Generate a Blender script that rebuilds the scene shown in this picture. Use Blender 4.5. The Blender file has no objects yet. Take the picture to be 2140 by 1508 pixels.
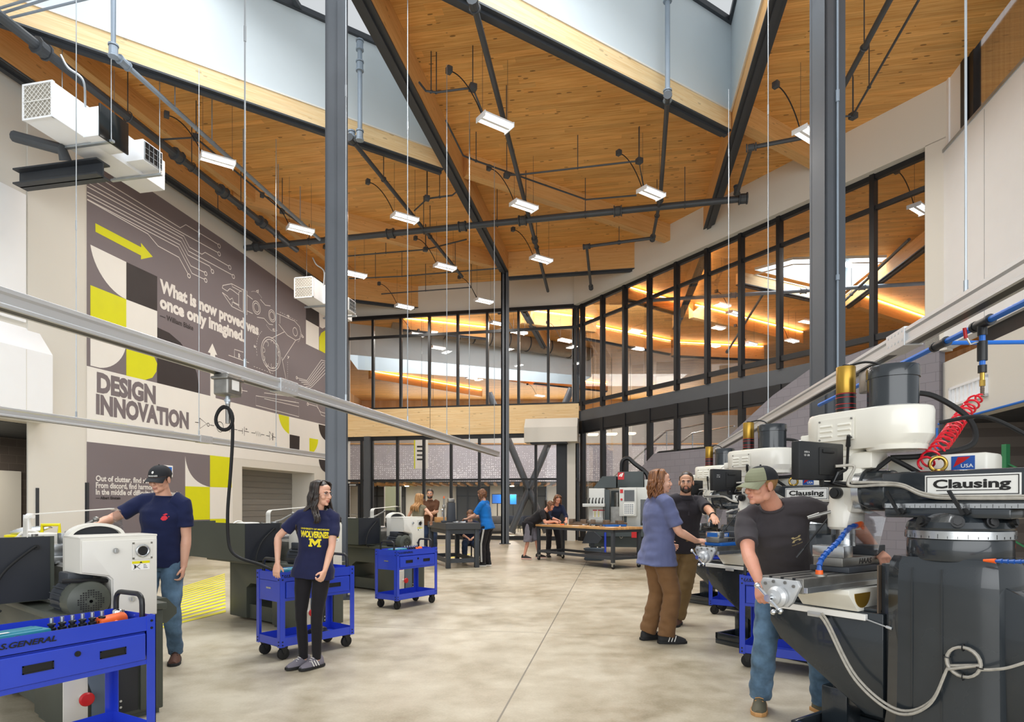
import bpy, bmesh, math, random
import numpy as np
from mathutils import Vector as V, Matrix, Quaternion, noise as mnoise
from mathutils.bvhtree import BVHTree
random.seed(7)
SC = bpy.context.scene
COL = SC.collection
# ------------------------------------------------------------------ camera
FPX, CX, CY, EYE = 1300.0, 1070.0, 1054.0, 1.41
cam = bpy.data.objects.new('camera', bpy.data.cameras.new('camera'))
COL.objects.link(cam)
cam.location = (0, 0, EYE)
cam.rotation_euler = (math.pi/2, 0, 0)
cam.data.sensor_width = 36.0
cam.data.lens = FPX/2140*36
cam.data.shift_y = (CY-754)/2140
cam.data.clip_end = 200
SC.camera = cam
# ------------------------------------------------------------------ sky, daylight, added fill lights, exposure
SC.view_settings.view_transform = 'Standard'
SC.view_settings.look = 'None'
SC.view_settings.gamma = 1.0
SC.view_settings.exposure = 0.0
SC.cycles.use_denoising = True
SC.cycles.max_bounces = 8
SC.cycles.diffuse_bounces = 5
SC.cycles.transparent_max_bounces = 24
SC.cycles.caustics_reflective = False
SC.cycles.caustics_refractive = False
SC.cycles.sample_clamp_indirect = 6
w = bpy.data.worlds.new('overcast_sky'); SC.world = w; w.use_nodes = True
bg = w.node_tree.nodes['Background']
bg.inputs[0].default_value = (0.93, 0.97, 1.0, 1); bg.inputs[1].default_value = .7
def area(name, loc, size, power, rot=(0, 0, 0), col=(1, 1, 1), spread=math.pi):
    l = bpy.data.lights.new(name, 'AREA'); l.shape = 'RECTANGLE'; l.size, l.size_y = size
    l.energy = power; l.color = col; l.spread = spread
    o = bpy.data.objects.new(name, l); COL.objects.link(o); o.location = loc; o.rotation_euler = rot
    return o
area('skylight_daylight', (-4.8, 9.3, 12.3), (6, 5.5), 620, col=(.95, .98, 1), spread=math.radians(125))
area('skylight_daylight', (1.4, 8.0, 12.3), (5, 4.5), 620, col=(.95, .98, 1), spread=math.radians(125))
area('hall_fill', (0.0, -7.0, 4.2), (18, 7.5), 1250, rot=(math.radians(96), 0, 0), col=(.96, .985, 1))  # unseen fill added behind the camera to lift the ceiling
area('lobby_daylight', (-2, 35, 12.2), (10, 3), 700, rot=(0, 0, math.radians(19)), col=(1, .97, .93), spread=math.radians(130))
area('gallery_daylight', (12.2, 23.9, 12.2), (2.6, 2), 650, col=(1, .97, .93), spread=math.radians(130))
area('lobby_front_fill', (3, 27.6, 9.9), (12, 2.5), 650, rot=(math.radians(52), 0, 0), col=(1, .97, .93))  # added fill without a fixture, brightens the mezzanine front
area('mezzanine_fill', (3, 41, 9.6), (16, 4), 700, col=(1, .95, .86))  # fill added over the mezzanine room, apart from the modelled lamps
area('store_fill', (-11.6, 13.6, 2.9), (1.2, 1.2), 60, col=(1, .9, .75))  # added fill for the dark store bay, no fixture there
area('lobby_rear_fill', (3, 52.5, 6.6), (26, 6), 1100, rot=(math.radians(-100), 0, 0), col=(1, .97, .92))  # fill added at the far end to brighten the lobby
# ------------------------------------------------------------------ pixel helpers (points of the photograph put at their real depth)
def at(px, py, d): return V(((px-CX)/FPX*d, d, EYE+(CY-py)/FPX*d))
def onz(px, py, z):
    d = (z-EYE)*FPX/(CY-py); return V(((px-CX)/FPX*d, d, z))
def onfloor(px, py): return onz(px, py, 0.0)
# ------------------------------------------------------------------ materials
def lin(c):
    if isinstance(c, str):
        c = [int(c[i:i+2], 16)/255 for i in (0, 2, 4)]
    return tuple(x/12.92 if x <= .04045 else ((x+.055)/1.055)**2.4 for x in c)
class NT:
    def __init__(s, name):
        s.m = bpy.data.materials.new(name); s.m.use_nodes = True
        s.t = s.m.node_tree; s.b = s.t.nodes['Principled BSDF']
    def n(s, kind, props=None, **ins):
        nd = s.t.nodes.new('ShaderNode'+kind)
        for k, v in (props or {}).items(): setattr(nd, k, v)
        for k, v in ins.items():
            key = int(k[1:]) if k[0] == 'i' and k[1:].isdigit() else k.replace('_', ' ')
            s.put(nd.inputs[key], v)
        return nd
    def put(s, sock, v):
        if isinstance(v, bpy.types.NodeSocket): s.t.links.new(v, sock)
        elif isinstance(v, bpy.types.Node): s.t.links.new(v.outputs[0], sock)
        else:
            if isinstance(v, (tuple, list)) and sock.type == 'RGBA' and len(v) == 3: v = (*v, 1)
            sock.default_value = v
    def math(s, op, a, b=0.0, c=0.0):
        return s.n('Math', {'operation': op}, i0=a, i1=b, i2=c).outputs[0]
    def mix(s, f, a, b, mode='MIX'):
        nd = s.n('Mix', {'data_type': 'RGBA', 'blend_type': mode})
        s.put(nd.inputs[0], f); s.put(nd.inputs[6], a); s.put(nd.inputs[7], b)
        return nd.outputs[2]
    def ramp(s, f, stops):
        nd = s.n('ValToRGB', i0=f); e = nd.color_ramp.elements
        while len(e) < len(stops): e.new(.5)
        for el, (p, c) in zip(e, stops): el.position = p; el.color = (*c, 1) if len(c) == 3 else c
        return nd.outputs[0]
    def obj(s): return s.n('TexCoord').outputs['Object']
    def mp(s, vec, scale=(1, 1, 1), rot=(0, 0, 0), loc=(0, 0, 0)):
        return s.n('Mapping', Vector=vec, Scale=scale, Rotation=rot, Location=loc).outputs[0]
    def noise(s, vec, scale, detail=3.0, rough=.5):
        return s.n('TexNoise', Vector=vec, Scale=scale, Detail=detail, Roughness=rough).outputs[0]
    def bump(s, h, strength=.3, dist=.01):
        s.put(s.b.inputs['Normal'], s.n('Bump', Height=h, Strength=strength, Distance=dist).outputs[0])
M = {}
def mat(name, col, rough=.5, metal=0.0, vary=.06, vscale=3.0, bump=0.0, bscale=200.0, coat=0.0, spec=.5, alpha=None, emit=None, es=1.0, streak=None):
    q = NT(name); c = lin(col)
    if vary > 0:
        vec = q.obj()
        if streak: vec = q.mp(vec, streak)
        nz = q.noise(vec, vscale, 4)
        q.put(q.b.inputs['Base Color'], q.ramp(nz, [(.3, tuple(x*(1-vary) for x in c)), (.7, tuple(min(1, x*(1+vary)) for x in c))]))
        q.put(q.b.inputs['Roughness'], q.math('MULTIPLY_ADD', nz, .16, max(0.02, rough-.08)))
    else:
        q.b.inputs['Base Color'].default_value = (*c, 1); q.b.inputs['Roughness'].default_value = rough
    q.b.inputs['Metallic'].default_value = metal
    q.b.inputs['Coat Weight'].default_value = coat
    q.b.inputs['Specular IOR Level'].default_value = spec
    if bump: q.bump(q.noise(q.obj(), bscale, 3), bump, .002)
    if emit:
        q.b.inputs['Emission Color'].default_value = (*lin(emit), 1); q.b.inputs['Emission Strength'].default_value = es
    if alpha is not None: q.b.inputs['Alpha'].default_value = alpha
    M[name] = q.m
    return q.m
def wood(name, base, dark, plank=.14, angle=0.0, knots=1.0, rough=.5, axes=(0, 1), seams=.35, tv=.24):
    q = NT(name); o = q.obj()
    sx = q.n('SeparateXYZ', Vector=q.mp(o, rot=(0, 0, angle)))
    if axes == 'beam':
        u = sx.outputs[0]; v = q.math('ADD', sx.outputs[2], sx.outputs[1])
    else:
        u, v = sx.outputs[axes[0]], sx.outputs[axes[1]]
    row = q.math('FLOOR', q.math('DIVIDE', v, plank))
    rnd = q.n('TexWhiteNoise', {'noise_dimensions': '1D'}, W=row).outputs[0]
    u2 = q.math('ADD', u, q.math('MULTIPLY', rnd, 37.0))
    seg = q.math('FLOOR', q.math('DIVIDE', u2, 3.1))
    rnd2 = q.n('TexWhiteNoise', {'noise_dimensions': '2D'}, Vector=q.n('CombineXYZ', X=row, Y=seg).outputs[0]).outputs[0]
    vec = q.n('CombineXYZ', X=u2, Y=v, Z=rnd2).outputs[0]
    grain = q.noise(q.mp(vec, (1.2, 26, 3)), 1.0, 5, .6)
    fine = q.noise(q.mp(vec, (4, 140, 1)), 1.0, 2)
    c1, c2 = lin(base), lin(dark)
    col = q.ramp(grain, [(.32, c2), (.62, c1)])
    col = q.mix(q.math('MULTIPLY', fine, .22), col, c2)
    tint = q.math('MULTIPLY_ADD', rnd2, tv, 1-tv*.55)
    col = q.mix(1.0, col, q.n('CombineColor', i0=tint, i1=tint, i2=tint).outputs[0], 'MULTIPLY')
    if knots:
        kd = q.n('TexVoronoi', Vector=q.mp(vec, (2.6, 7.5, 1)), Scale=.75).outputs['Distance']
        kn = q.n('TexNoise', Vector=vec, Scale=9.0).outputs[0]
        km = q.math('LESS_THAN', q.math('ADD', kd, q.math('MULTIPLY', kn, .10)), .165)
        col = q.mix(q.math('MULTIPLY', km, .75*knots), col, lin('4a2a10'))
    fr = q.math('FRACT', q.math('DIVIDE', v, plank))
    sm = q.math('LESS_THAN', fr, .018)
    col = q.mix(q.math('MULTIPLY', sm, seams), col, lin('5a3817'))
    q.put(q.b.inputs['Base Color'], col)
    q.b.inputs['Roughness'].default_value = rough
    q.b.inputs['Specular IOR Level'].default_value = .3
    M[name] = q.m
def block(name, col, joint, bw=.406, bh=.203, mortar=.006, rough=.75, paint=.05):
    q = NT(name); s = q.n('SeparateXYZ', Vector=q.obj())
    vec = q.n('CombineXYZ', X=s.outputs[0], Y=s.outputs[2]).outputs[0]
    c = lin(col)
    b = q.n('TexBrick', {'offset': .5}, Vector=vec, Color1=(*[x*(1-paint) for x in c], 1), Color2=(*[min(1, x*(1+paint)) for x in c], 1), Mortar=(*lin(joint), 1), Scale=1.0, Mortar_Size=mortar, Brick_Width=bw, Row_Height=bh)
    b.inputs['Mortar Smooth'].default_value = .1
    q.put(q.b.inputs['Base Color'], b.outputs[0]); q.b.inputs['Roughness'].default_value = rough
    q.bump(q.math('SUBTRACT', q.noise(q.obj(), 60, 3), q.math('MULTIPLY', b.outputs[1], 1.5)), .25, .004)
    M[name] = q.m
def glass(name, tint=(.97, .985, 1), refl=.10, rough=0.0):
    q = NT(name); t = q.t; t.nodes.remove(q.b)
    tr = q.n('BsdfTransparent', Color=tint); gl = q.n('BsdfGlossy', Color=(1, 1, 1), Roughness=rough)
    fz = q.n('Fresnel', IOR=1.45)
    fac = q.math('MULTIPLY', fz.outputs[0], refl*10)
    mx = q.n('MixShader', i0=q.math('MINIMUM', fac, .9), i1=tr.outputs[0], i2=gl.outputs[0])
    t.links.new(mx.outputs[0], t.nodes['Material Output'].inputs[0])
    M[name] = q.m
# timber, walls, metals
wood('ceiling_timber', 'f0bd74', 'd3944a', .16, math.radians(10), .9)
wood('beam_timber', 'e3b77c', 'd3a061', .045, 0, .45, axes='beam', seams=.06, tv=.07)
wood('lit_timber', 'efd6aa', 'dfbb85', .045, 0, .45, axes='beam', seams=.06, tv=.07)  # lit copy of the beam timber, skylight brightness put into its colour
wood('bench_top', 'd8ab74', 'b98550', .045, 0, .2)
wood('plywood', 'd6b48a', 'bf9666', .4, 0, .2)
mat('wall_white', 'e2e1dc', .7, vary=.015, vscale=.6)
mat('wall_cream', 'dddbd4', .75, vary=.015, vscale=.6)
mat('panel_white', 'f3f6fa', .45, vary=.01)
mat('lining_white', 'ccd5da', .6, vary=.01)
mat('steel_gray', '575b61', .42, .3, vary=.05, vscale=2)
mat('steel_dark', '3d4147', .5, .2, vary=.06)
mat('frame_black', '232427', .4, .2, vary=.08)
mat('pipe_dark', '45494e', .5, .1, vary=.08)
mat('pipe_light', '8d9aa8', .5, .1, vary=.05)
mat('aluminium', 'c9cbcd', .32, .45, vary=.08, vscale=1.5, streak=(.3, 6, 6))
mat('steel_bright', 'c5c8ca', .25, .9, vary=.08, vscale=6)
mat('steel_worn', '8f8d88', .38, .8, vary=.2, vscale=9)
mat('chrome', 'dfe2e5', .1, 1.0, vary=0)
mat('galvanised', 'b3bac0', .4, .7, vary=.1)
mat('black_plastic', '17181a', .38, 0, vary=.1)
mat('black_rubber', '121213', .7, 0, vary=.12)
mat('mural_gray', '7a7277', .65, vary=.03, vscale=1)
mat('mural_dark', '2c2527', .6, vary=.03)
mat('mural_white', 'efeeea', .65, vary=.01)
mat('mural_yellow', 'dfe000', .6, vary=.02)
mat('mural_line', 'e8e5e2', .6, vary=0)
mat('door_gray', '8c8a86', .55, vary=.03)
mat('cart_blue', '2a45c4', .32, 0, vary=.06, coat=.3)
mat('lathe_green', '474b43', .45, 0, vary=.06)
mat('lathe_navy', '23262d', .42, 0, vary=.08)
mat('lathe_white', 'dedbd2', .4, 0, vary=.02, coat=.2)
mat('mill_dark', '262c31', .26, 0, vary=.08, coat=.5)
mat('mill_white', 'e9e6db', .3, 0, vary=.02, coat=.4)
mat('gold', 'b8923c', .32, .75, vary=.1)
mat('brass', 'b39346', .25, .9, vary=.15)
mat('red_paint', 'c3161c', .4, vary=.08)
mat('red_hose', 'e0142c', .3, 0, vary=.05, coat=.4)
mat('blue_pipe', '2273d8', .4, 0, vary=.05)
mat('loc_blue', '1f55a8', .35, 0, vary=.05, coat=.2)
mat('orange', 'f2641c', .45, vary=.05)
mat('yellow_paint', 'e3d800', .5, vary=.06)
mat('sticker_white', 'f1f0ec', .5, vary=0)
mat('sticker_black', '151515', .5, vary=0)
mat('cable_gray', 'a9a49a', .55, vary=.12, vscale=40)
mat('teal_case', '1b7d94', .45, vary=.08)
mat('led_tube', 'ffffff', .5, vary=0, emit='fff6ec', es=4.0)
mat('led_strip', 'ffffff', .5, vary=0, emit='ffba74', es=11.0)
mat('granite', '3c3e41', .35, vary=.35, vscale=90)
mat('cnc_gray', 'cfd2cf', .45, vary=.03)
mat('cnc_dark', '3f484a', .45, vary=.05)
mat('screen_dark', '1c2022', .15, vary=.05)
mat('screen_blue', '1453a8', .3, vary=0, emit='2a6fc4', es=.35)
mat('tote_gray', '5d6a77', .5, vary=.05)
mat('vise_blue', '1f63b5', .4, vary=.08)
mat('cast_brown', '6b5d50', .5, .4, vary=.2, vscale=8)
mat('fabric_chair', '3a4252', .85, vary=.1)
mat('acrylic_white', 'e6e6e2', .25, vary=.02)
mat('duct', '9a8f80', .5, .3, vary=.1)
glass('window_glass', refl=.05)
glass('clear_plastic', (.965, .97, .98), .05)
glass('lens', (.97, .97, .98), .08)
block('block_gray', '85828a', '75727a')
block('block_dark', '5b534e', '6c645e', paint=.08)
# ------------------------------------------------------------------ mesh builder
def rotm(axis_to, roll=0.0):
    z = V(axis_to).normalized()
    x = z.orthogonal().normalized() if abs(z.z) > .999 else V((0, 0, 1)).cross(z).normalized()
    y = z.cross(x)
    m = Matrix((x, y, z)).transposed()
    return m @ Matrix.Rotation(roll, 3, 'Z')
class MB:
    def __init__(s): s.bm = bmesh.new()
    def _bev(s, verts, bev, seg=2):
        if bev > 0:
            es = {e for v in verts for e in v.link_edges}
            bmesh.ops.bevel(s.bm, geom=list(es), offset=bev, segments=seg, affect='EDGES', profile=.5)
    def box(s, c, size, bev=0.0, rz=0.0, rot=None, seg=2):
        r = bmesh.ops.create_cube(s.bm, size=1.0)['verts']
        m = Matrix.Translation(V(c))
        if rot is not None: m = m @ rot.to_4x4()
        elif rz: m = m @ Matrix.Rotation(rz, 4, 'Z')
        m = m @ Matrix.Diagonal((*size, 1))
        bmesh.ops.transform(s.bm, matrix=m, verts=r)
        s._bev(r, bev, seg); return s
    def bx(s, x0, x1, y0, y1, z0, z1, bev=0.0, seg=2):
        return s.box(((x0+x1)/2, (y0+y1)/2, (z0+z1)/2), (abs(x1-x0), abs(y1-y0), abs(z1-z0)), bev, seg=seg)
    def cyl(s, p0, p1, r, r2=None, n=16, bev=0.0, cap=True):
        p0, p1 = V(p0), V(p1); L = (p1-p0).length
        if L < 1e-6: return s
        g = bmesh.ops.create_cone(s.bm, cap_ends=cap, segments=n, radius1=r, radius2=r if r2 is None else r2, depth=L)['verts']
        m = Matrix.Translation((p0+p1)/2) @ rotm(p1-p0).to_4x4()
        bmesh.ops.transform(s.bm, matrix=m, verts=g)
        if bev > 0:
            es = {e for v in g for e in v.link_edges if len([f for f in e.link_faces if len(f.verts) > 4]) == 1 and n > 4}
            bmesh.ops.bevel(s.bm, geom=list(es), offset=bev, segments=2, affect='EDGES', profile=.5)
        return s
    def sph(s, c, r, n=12, scale=(1, 1, 1), rot=None):
        g = bmesh.ops.create_uvsphere(s.bm, u_segments=n, v_segments=max(6, n*2//3), radius=r)['verts']
        m = Matrix.Translation(V(c))
        if rot is not None: m = m @ rot.to_4x4()
        bmesh.ops.transform(s.bm, matrix=m @ Matrix.Diagonal((*scale, 1)), verts=g); return s
    def rings(s, rs, cap=True, closed=False):
        """loft through rings of equal vertex counts"""
        bm = s.bm; L = [[bm.verts.new(p) for p in r] for r in rs]; n = len(L[0])
        pairs = list(zip(L, L[1:])) + ([(L[-1], L[0])] if closed else [])
        for a, b in pairs:
            for i in range(n):
                j = (i+1) % n
                bm.faces.new((a[i], a[j], b[j], b[i]))
        if cap and not closed:
            bm.faces.new(L[0][::-1]); bm.faces.new(L[-1])
        return s
    def tube(s, pts, r, n=8, closed=False, radii=None):
        pts = [V(p) for p in pts]; k = len(pts); rs = []; up = None
        for i, p in enumerate(pts):
            a = pts[i-1] if (i or closed) else pts[0]; b = pts[(i+1) % k] if (i < k-1 or closed) else pts[-1]
            t = (b-a).normalized()
            if up is None: up = t.orthogonal().normalized()
            up = (up - t*up.dot(t))
            up = up.normalized() if up.length > 1e-5 else t.orthogonal().normalized()
            side = t.cross(up); rr = radii[i] if radii else r
            rs.append([p + (up*math.cos(2*math.pi*j/n) + side*math.sin(2*math.pi*j/n))*rr for j in range(n)])
        return s.rings(rs, True, closed)
    def prism(s, poly, ext, o=(0, 0, 0), ux=(1, 0, 0), uy=(0, 0, 1), bev=0.0):
        """2-D polygon in the ux,uy plane, extruded by the vector ext"""
        o, ux, uy, ext = V(o), V(ux), V(uy), V(ext)
        a = [s.bm.verts.new(o+ux*x+uy*y) for x, y in poly]; b = [s.bm.verts.new(v.co+ext) for v in a]; n = len(a)
        fs = [s.bm.faces.new(a), s.bm.faces.new(b[::-1])]
        for i in range(n): fs.append(s.bm.faces.new((a[i], b[i], b[(i+1) % n], a[(i+1) % n])))
        bmesh.ops.recalc_face_normals(s.bm, faces=fs)
        s._bev(a+b, bev); return s
    def face(s, pts):
        s.bm.faces.new([s.bm.verts.new(V(p)) for p in pts]); return s
    def lathe(s, prof, c=(0, 0, 0), axis=(0, 0, 1), n=24, cap=True):
        m = rotm(axis); c = V(c)
        return s.rings([[c + m @ V((r*math.cos(2*math.pi*j/n), r*math.sin(2*math.pi*j/n), z)) for j in range(n)] for r, z in prof], cap)
    def torus(s, c, R, r, axis=(0, 0, 1), n=28, k=8, a0=0.0, a1=2*math.pi):
        m = rotm(axis); c = V(c); full = abs(a1-a0-2*math.pi) < 1e-6; cnt = n if full else n+1
        pts = [c + m @ V((R*math.cos(a0+(a1-a0)*i/n), R*math.sin(a0+(a1-a0)*i/n), 0)) for i in range(cnt)]
        return s.tube(pts, r, k, full)
    def build(s, name, m, parent=None, smooth=None, recalc=True, loc=None, rz=None):
        if recalc: bmesh.ops.recalc_face_normals(s.bm, faces=s.bm.faces[:])
        me = bpy.data.meshes.new(name); s.bm.to_mesh(me); s.bm.free()
        return link(name, me, m, parent, smooth, loc, rz)
def link(name, me, m, parent=None, smooth=None, loc=None, rz=None):
    me.materials.append(M[m] if isinstance(m, str) else m)
    if len(me.polygons):
        if smooth is None: smooth = 35
        if smooth is not False: me.shade_smooth() if smooth >= 180 else me.set_sharp_from_angle(angle=math.radians(smooth))
        if smooth is not False and smooth < 180:
            me.polygons.foreach_set('use_smooth', [True]*len(me.polygons))
    o = bpy.data.objects.new(name, me); COL.objects.link(o)
    if parent is not None: o.parent = parent
    if loc is not None: o.location = loc
    if rz is not None: o.rotation_euler.z = rz
    return o
def tag(o, label, cat, group=None, kind=None):
    o['label'] = label; o['category'] = cat
    if group: o['group'] = group
    if kind: o['kind'] = kind
    return o
def rect_frame_x(mb, x0, x1, y0, y1, z0, z1, t):
    mb.bx(x0, x1, y0, y1, z0, z0+t); mb.bx(x0, x1, y0, y1, z1-t, z1); mb.bx(x0, x1, y0, y0+t, z0, z1); mb.bx(x0, x1, y1-t, y1, z0, z1)
def thing(name, label, cat, loc=(0, 0, 0), rz=0.0, group=None, kind=None):
    o = bpy.data.objects.new(name, None); COL.objects.link(o); o.empty_display_size = .1
    o.location = loc; o.rotation_euler.z = rz
    return tag(o, label, cat, group, kind)
def structure(o, label=None):
    o['kind'] = 'structure'
    if label: o['label'] = label
    return o
def dup(root, loc, rz=None, label=None, group=None):
    def cp(o, par):
        c = o.copy(); COL.objects.link(c); c.parent = par
        for ch in kids.get(o.name, []): cp(ch, c)
        return c
    kids = {}
    for o in bpy.data.objects:
        if o.parent: kids.setdefault(o.parent.name, []).append(o)
    r = cp(root, None); r.location = loc
    if rz is not None: r.rotation_euler.z = rz
    if label: r['label'] = label
    if group: r['group'] = group
    return r
def text_mesh(txt, size=1.0, depth=0.0, sx=1.0, align='LEFT', bold=0.0, spacing=1.0, shear=0.0):
    """a line of lettering in the built-in typeface as a mesh in the XY plane"""
    cu = bpy.data.curves.new('lettering', 'FONT'); cu.body = txt; cu.size = size; cu.align_x = align
    cu.extrude = depth; cu.offset = bold; cu.space_character = spacing; cu.resolution_u = 3; cu.shear = shear
    o = bpy.data.objects.new('lettering', cu); COL.objects.link(o)
    dg = bpy.context.evaluated_depsgraph_get(); me = bpy.data.meshes.new_from_object(o.evaluated_get(dg))
    bpy.data.objects.remove(o); bpy.data.curves.remove(cu)
    if sx != 1.0: me.transform(Matrix.Diagonal((sx, 1, 1, 1)))
    return me
def text_on(txt, name, m, o, ux, uy, width=None, height=.1, depth=.002, parent=None, bold=0.0, align='LEFT', shear=0.0, spacing=1.0):
    """lettering laid on a plane: origin o, reading direction ux, up uy; stretched to WIDTH by cap HEIGHT"""
    me = text_mesh(txt, 1.0, 0.0, bold=bold, shear=shear, spacing=spacing)
    co = np.empty(len(me.vertices)*3); me.vertices.foreach_get('co', co); co = co.reshape(-1, 3)
    x0, x1 = co[:, 0].min(), co[:, 0].max(); cap = .73
    sy = height/cap; sx = sy if width is None else width/(x1-x0)
    X = (co[:, 0]-x0)*sx; W = (x1-x0)*sx
    if align == 'CENTER': X = X-W/2
    ux, uy, o = np.array(V(ux).normalized()), np.array(V(uy).normalized()), np.array(V(o))
    nn = np.cross(ux, uy)
    out = o + X[:, None]*ux + (co[:, 1]*sy)[:, None]*uy + nn*depth
    me.vertices.foreach_set('co', out.ravel()); me.update()
    return link(name, me, m, parent, False)
def arc(c, r, a0, a1, n=12):
    return [(c[0]+r*math.cos(math.radians(a0+(a1-a0)*i/n)), c[1]+r*math.sin(math.radians(a0+(a1-a0)*i/n))) for i in range(n+1)]
def bez(p0, p1, p2, p3, n=16):
    p0, p1, p2, p3 = V(p0), V(p1), V(p2), V(p3)
    return [p0*(1-t)**3+p1*3*t*(1-t)**2+p2*3*t*t*(1-t)+p3*t**3 for t in [i/n for i in range(n+1)]]
def smooth_path(pts, n=8):
    """Catmull-Rom through the points"""
    P = [V(p) for p in pts]; P = [P[0]*2-P[1]] + P + [P[-1]*2-P[-2]]; out = []
    for i in range(1, len(P)-2):
        for k in range(n):
            t = k/n; a, b, c, d = P[i-1:i+3]
            out.append(.5*((2*b)+(c-a)*t+(2*a-5*b+4*c-d)*t*t+(3*b-a-3*c+d)*t**3))
    return out+[P[-2]]
# ================================================================== THE ROOM
ZC = 10.4                                   # underside of the timber deck
def LW(d): return V((-12.35+.2077*d, d, 0))  # line of the left wall
LA = V((.2034, .9791, 0)); LN = V((-.9791, .2034, 0))   # along it, and out behind it
LROT = math.atan2(LA.y, LA.x)
FW0, FW1 = V((-6.93, 26.2, 0)), V((2.63, 24.4, 0))      # far wall
RW0, RW1 = V((2.63, 24.4, 0)), V((9.2, 13.7, 0))        # glazed right wall
FD = (FW1-FW0).normalized(); RD = (RW1-RW0).normalized()
FROT = math.atan2(FD.y, FD.x); RROT = math.atan2(RD.y, RD.x)
FL, RL = (FW1-FW0).length, (RW1-RW0).length
def rw_s(px):                                # distance along the right wall of an image column
    k = (px-CX)/FPX; d = (RW0.x - RW0.y*RD.x/RD.y)/(k - RD.x/RD.y); return (d-RW0.y)/RD.y
def fw_s(px):
    k = (px-CX)/FPX; d = (FW0.x - FW0.y*FD.x/FD.y)/(k - FD.x/FD.y); return (V((k*d, d, 0))-FW0).dot(FD)
def beam_between(name, a, b, z0, z1, wd, m, parent=None, side=0.0):
    """a straight member from plan point a to b; side shifts it across"""
    a, b = V(a), V(b); L = (b-a).length; ang = math.atan2(b.y-a.y, b.x-a.x)
    mb = MB(); mb.bx(0, L, side-wd/2, side+wd/2, z0-ZC, z1-ZC)
    return mb.build(name, m, parent, False, loc=(a.x, a.y, ZC), rz=ang)
# floor: polished concrete with saw-cut joints
q = NT('polished_concrete'); o_ = q.obj()
n1 = q.noise(o_, .55, 5, .6); n2 = q.noise(o_, 3.2, 6, .65); n3 = q.noise(q.mp(o_, (1, 1, 1)), 60, 3)
mixn = q.math('ADD', q.math('MULTIPLY', n1, .55), q.math('ADD', q.math('MULTIPLY', n2, .35), q.math('MULTIPLY', n3, .10)))
colr = q.ramp(mixn, [(.36, lin('85795f')), (.47, lin('a89d87')), (.60, lin('c3baa6'))])
sp = q.n('SeparateXYZ', Vector=q.mp(o_, rot=(0, 0, math.radians(9.7))))
ja = q.math('ABSOLUTE', q.math('SUBTRACT', q.math('FRACT', q.math('ADD', q.math('DIVIDE', q.math('ADD', sp.outputs[0], .774), 6.1), 100.5)), .5))
jb = q.math('ABSOLUTE', q.math('SUBTRACT', q.math('FRACT', q.math('ADD', q.math('DIVIDE', q.math('SUBTRACT', sp.outputs[1], 2.2), 4.6), 100.5)), .5))
jn = q.math('MAXIMUM', q.math('LESS_THAN', ja, .0011), q.math('LESS_THAN', jb, .0011))
q.put(q.b.inputs['Base Color'], q.mix(q.math('MULTIPLY', jn, .8), colr, lin('5b564d')))
q.put(q.b.inputs['Roughness'], q.math('MULTIPLY_ADD', n2, .30, .22)); q.b.inputs['Specular IOR Level'].default_value = .45
q.bump(n2, .03, .01); M['polished_concrete'] = q.m
mb = MB(); mb.bx(-24, 30, -6, 60, -.2, 0); fl = structure(mb.build('floor', 'polished_concrete', None, False))
# yellow safety hatching painted on the floor
mb = MB()
HA, HB, HC_, HD = onfloor(470, 1198), onfloor(352, 1235), onfloor(330, 1318), onfloor(472, 1283)
for i in range(15):
    t0, t1 = i/15, (i+.5)/15
    mb.face([HB.lerp(HC_, t0)+V((0, 0, .003)), HA.lerp(HD, t0)+V((0, 0, .003)), HA.lerp(HD, t1)+V((0, 0, .003)), HB.lerp(HC_, t1)+V((0, 0, .003))])
e0, e1 = onfloor(905, 1172), onfloor(985, 1157)
for p, r_ in ((e0, e1), (onfloor(880, 1140), onfloor(1010, 1137))):
    dd = (r_-p).normalized()*.0; n_ = V((-(r_-p).y, (r_-p).x, 0)).normalized()*.05
    mb.face([p-n_+V((0, 0, .003)), r_-n_+V((0, 0, .003)), r_+n_+V((0, 0, .003)), p+n_+V((0, 0, .003))])
mb.build('floor_marking', 'yellow_paint', fl, False)
# ---- timber deck with its skylight openings
def b1x(d): return -2.18+.184*(d-11.09)      # right face of the left main beam
def b2x(d): return 4.25+.179*(d-10.27)       # left face of the right main beam
SKA = [(-1.70, 15.4), (-10.38, 9.47), (-10.9, 6.0), (b1x(6)-.3, 6.0)]
SKB = [(4.86, 13.8), (b2x(6), 6.0), (b1x(6), 6.0), (-2.55, 8.98)]
SKG = [(13.9, 26.0), (9.2, 23.6), (10.2, 22.6), (13.5, 22.4)]      # gallery
SKL = [(-8.5, 34.3), (4.2, 38.7), (4.6, 36.2), (-8.2, 30.8)]        # lobby
from mathutils.geometry import tessellate_polygon
outer = [(-17, 4.6), (9.22-.19*8.8+.12, 4.6), (9.34, 13.42), (26, 13.42), (26, 54), (-17, 54)]
loops = [[V((x, y, 0)) for x, y in l] for l in (outer, SKA, SKB, SKG, SKL)]
flat = [p for l in loops for p in l]
bm = bmesh.new(); vs = [bm.verts.new((p.x, p.y, ZC)) for p in flat]
for t in tessellate_polygon(loops):
    try: bm.faces.new([vs[i] for i in t])
    except ValueError: pass
bmesh.ops.recalc_face_normals(bm, faces=bm.faces[:])
me = bpy.data.meshes.new('ceiling'); bm.to_mesh(me); bm.free()
structure(link('ceiling', me, 'ceiling_timber', None, False))
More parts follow.
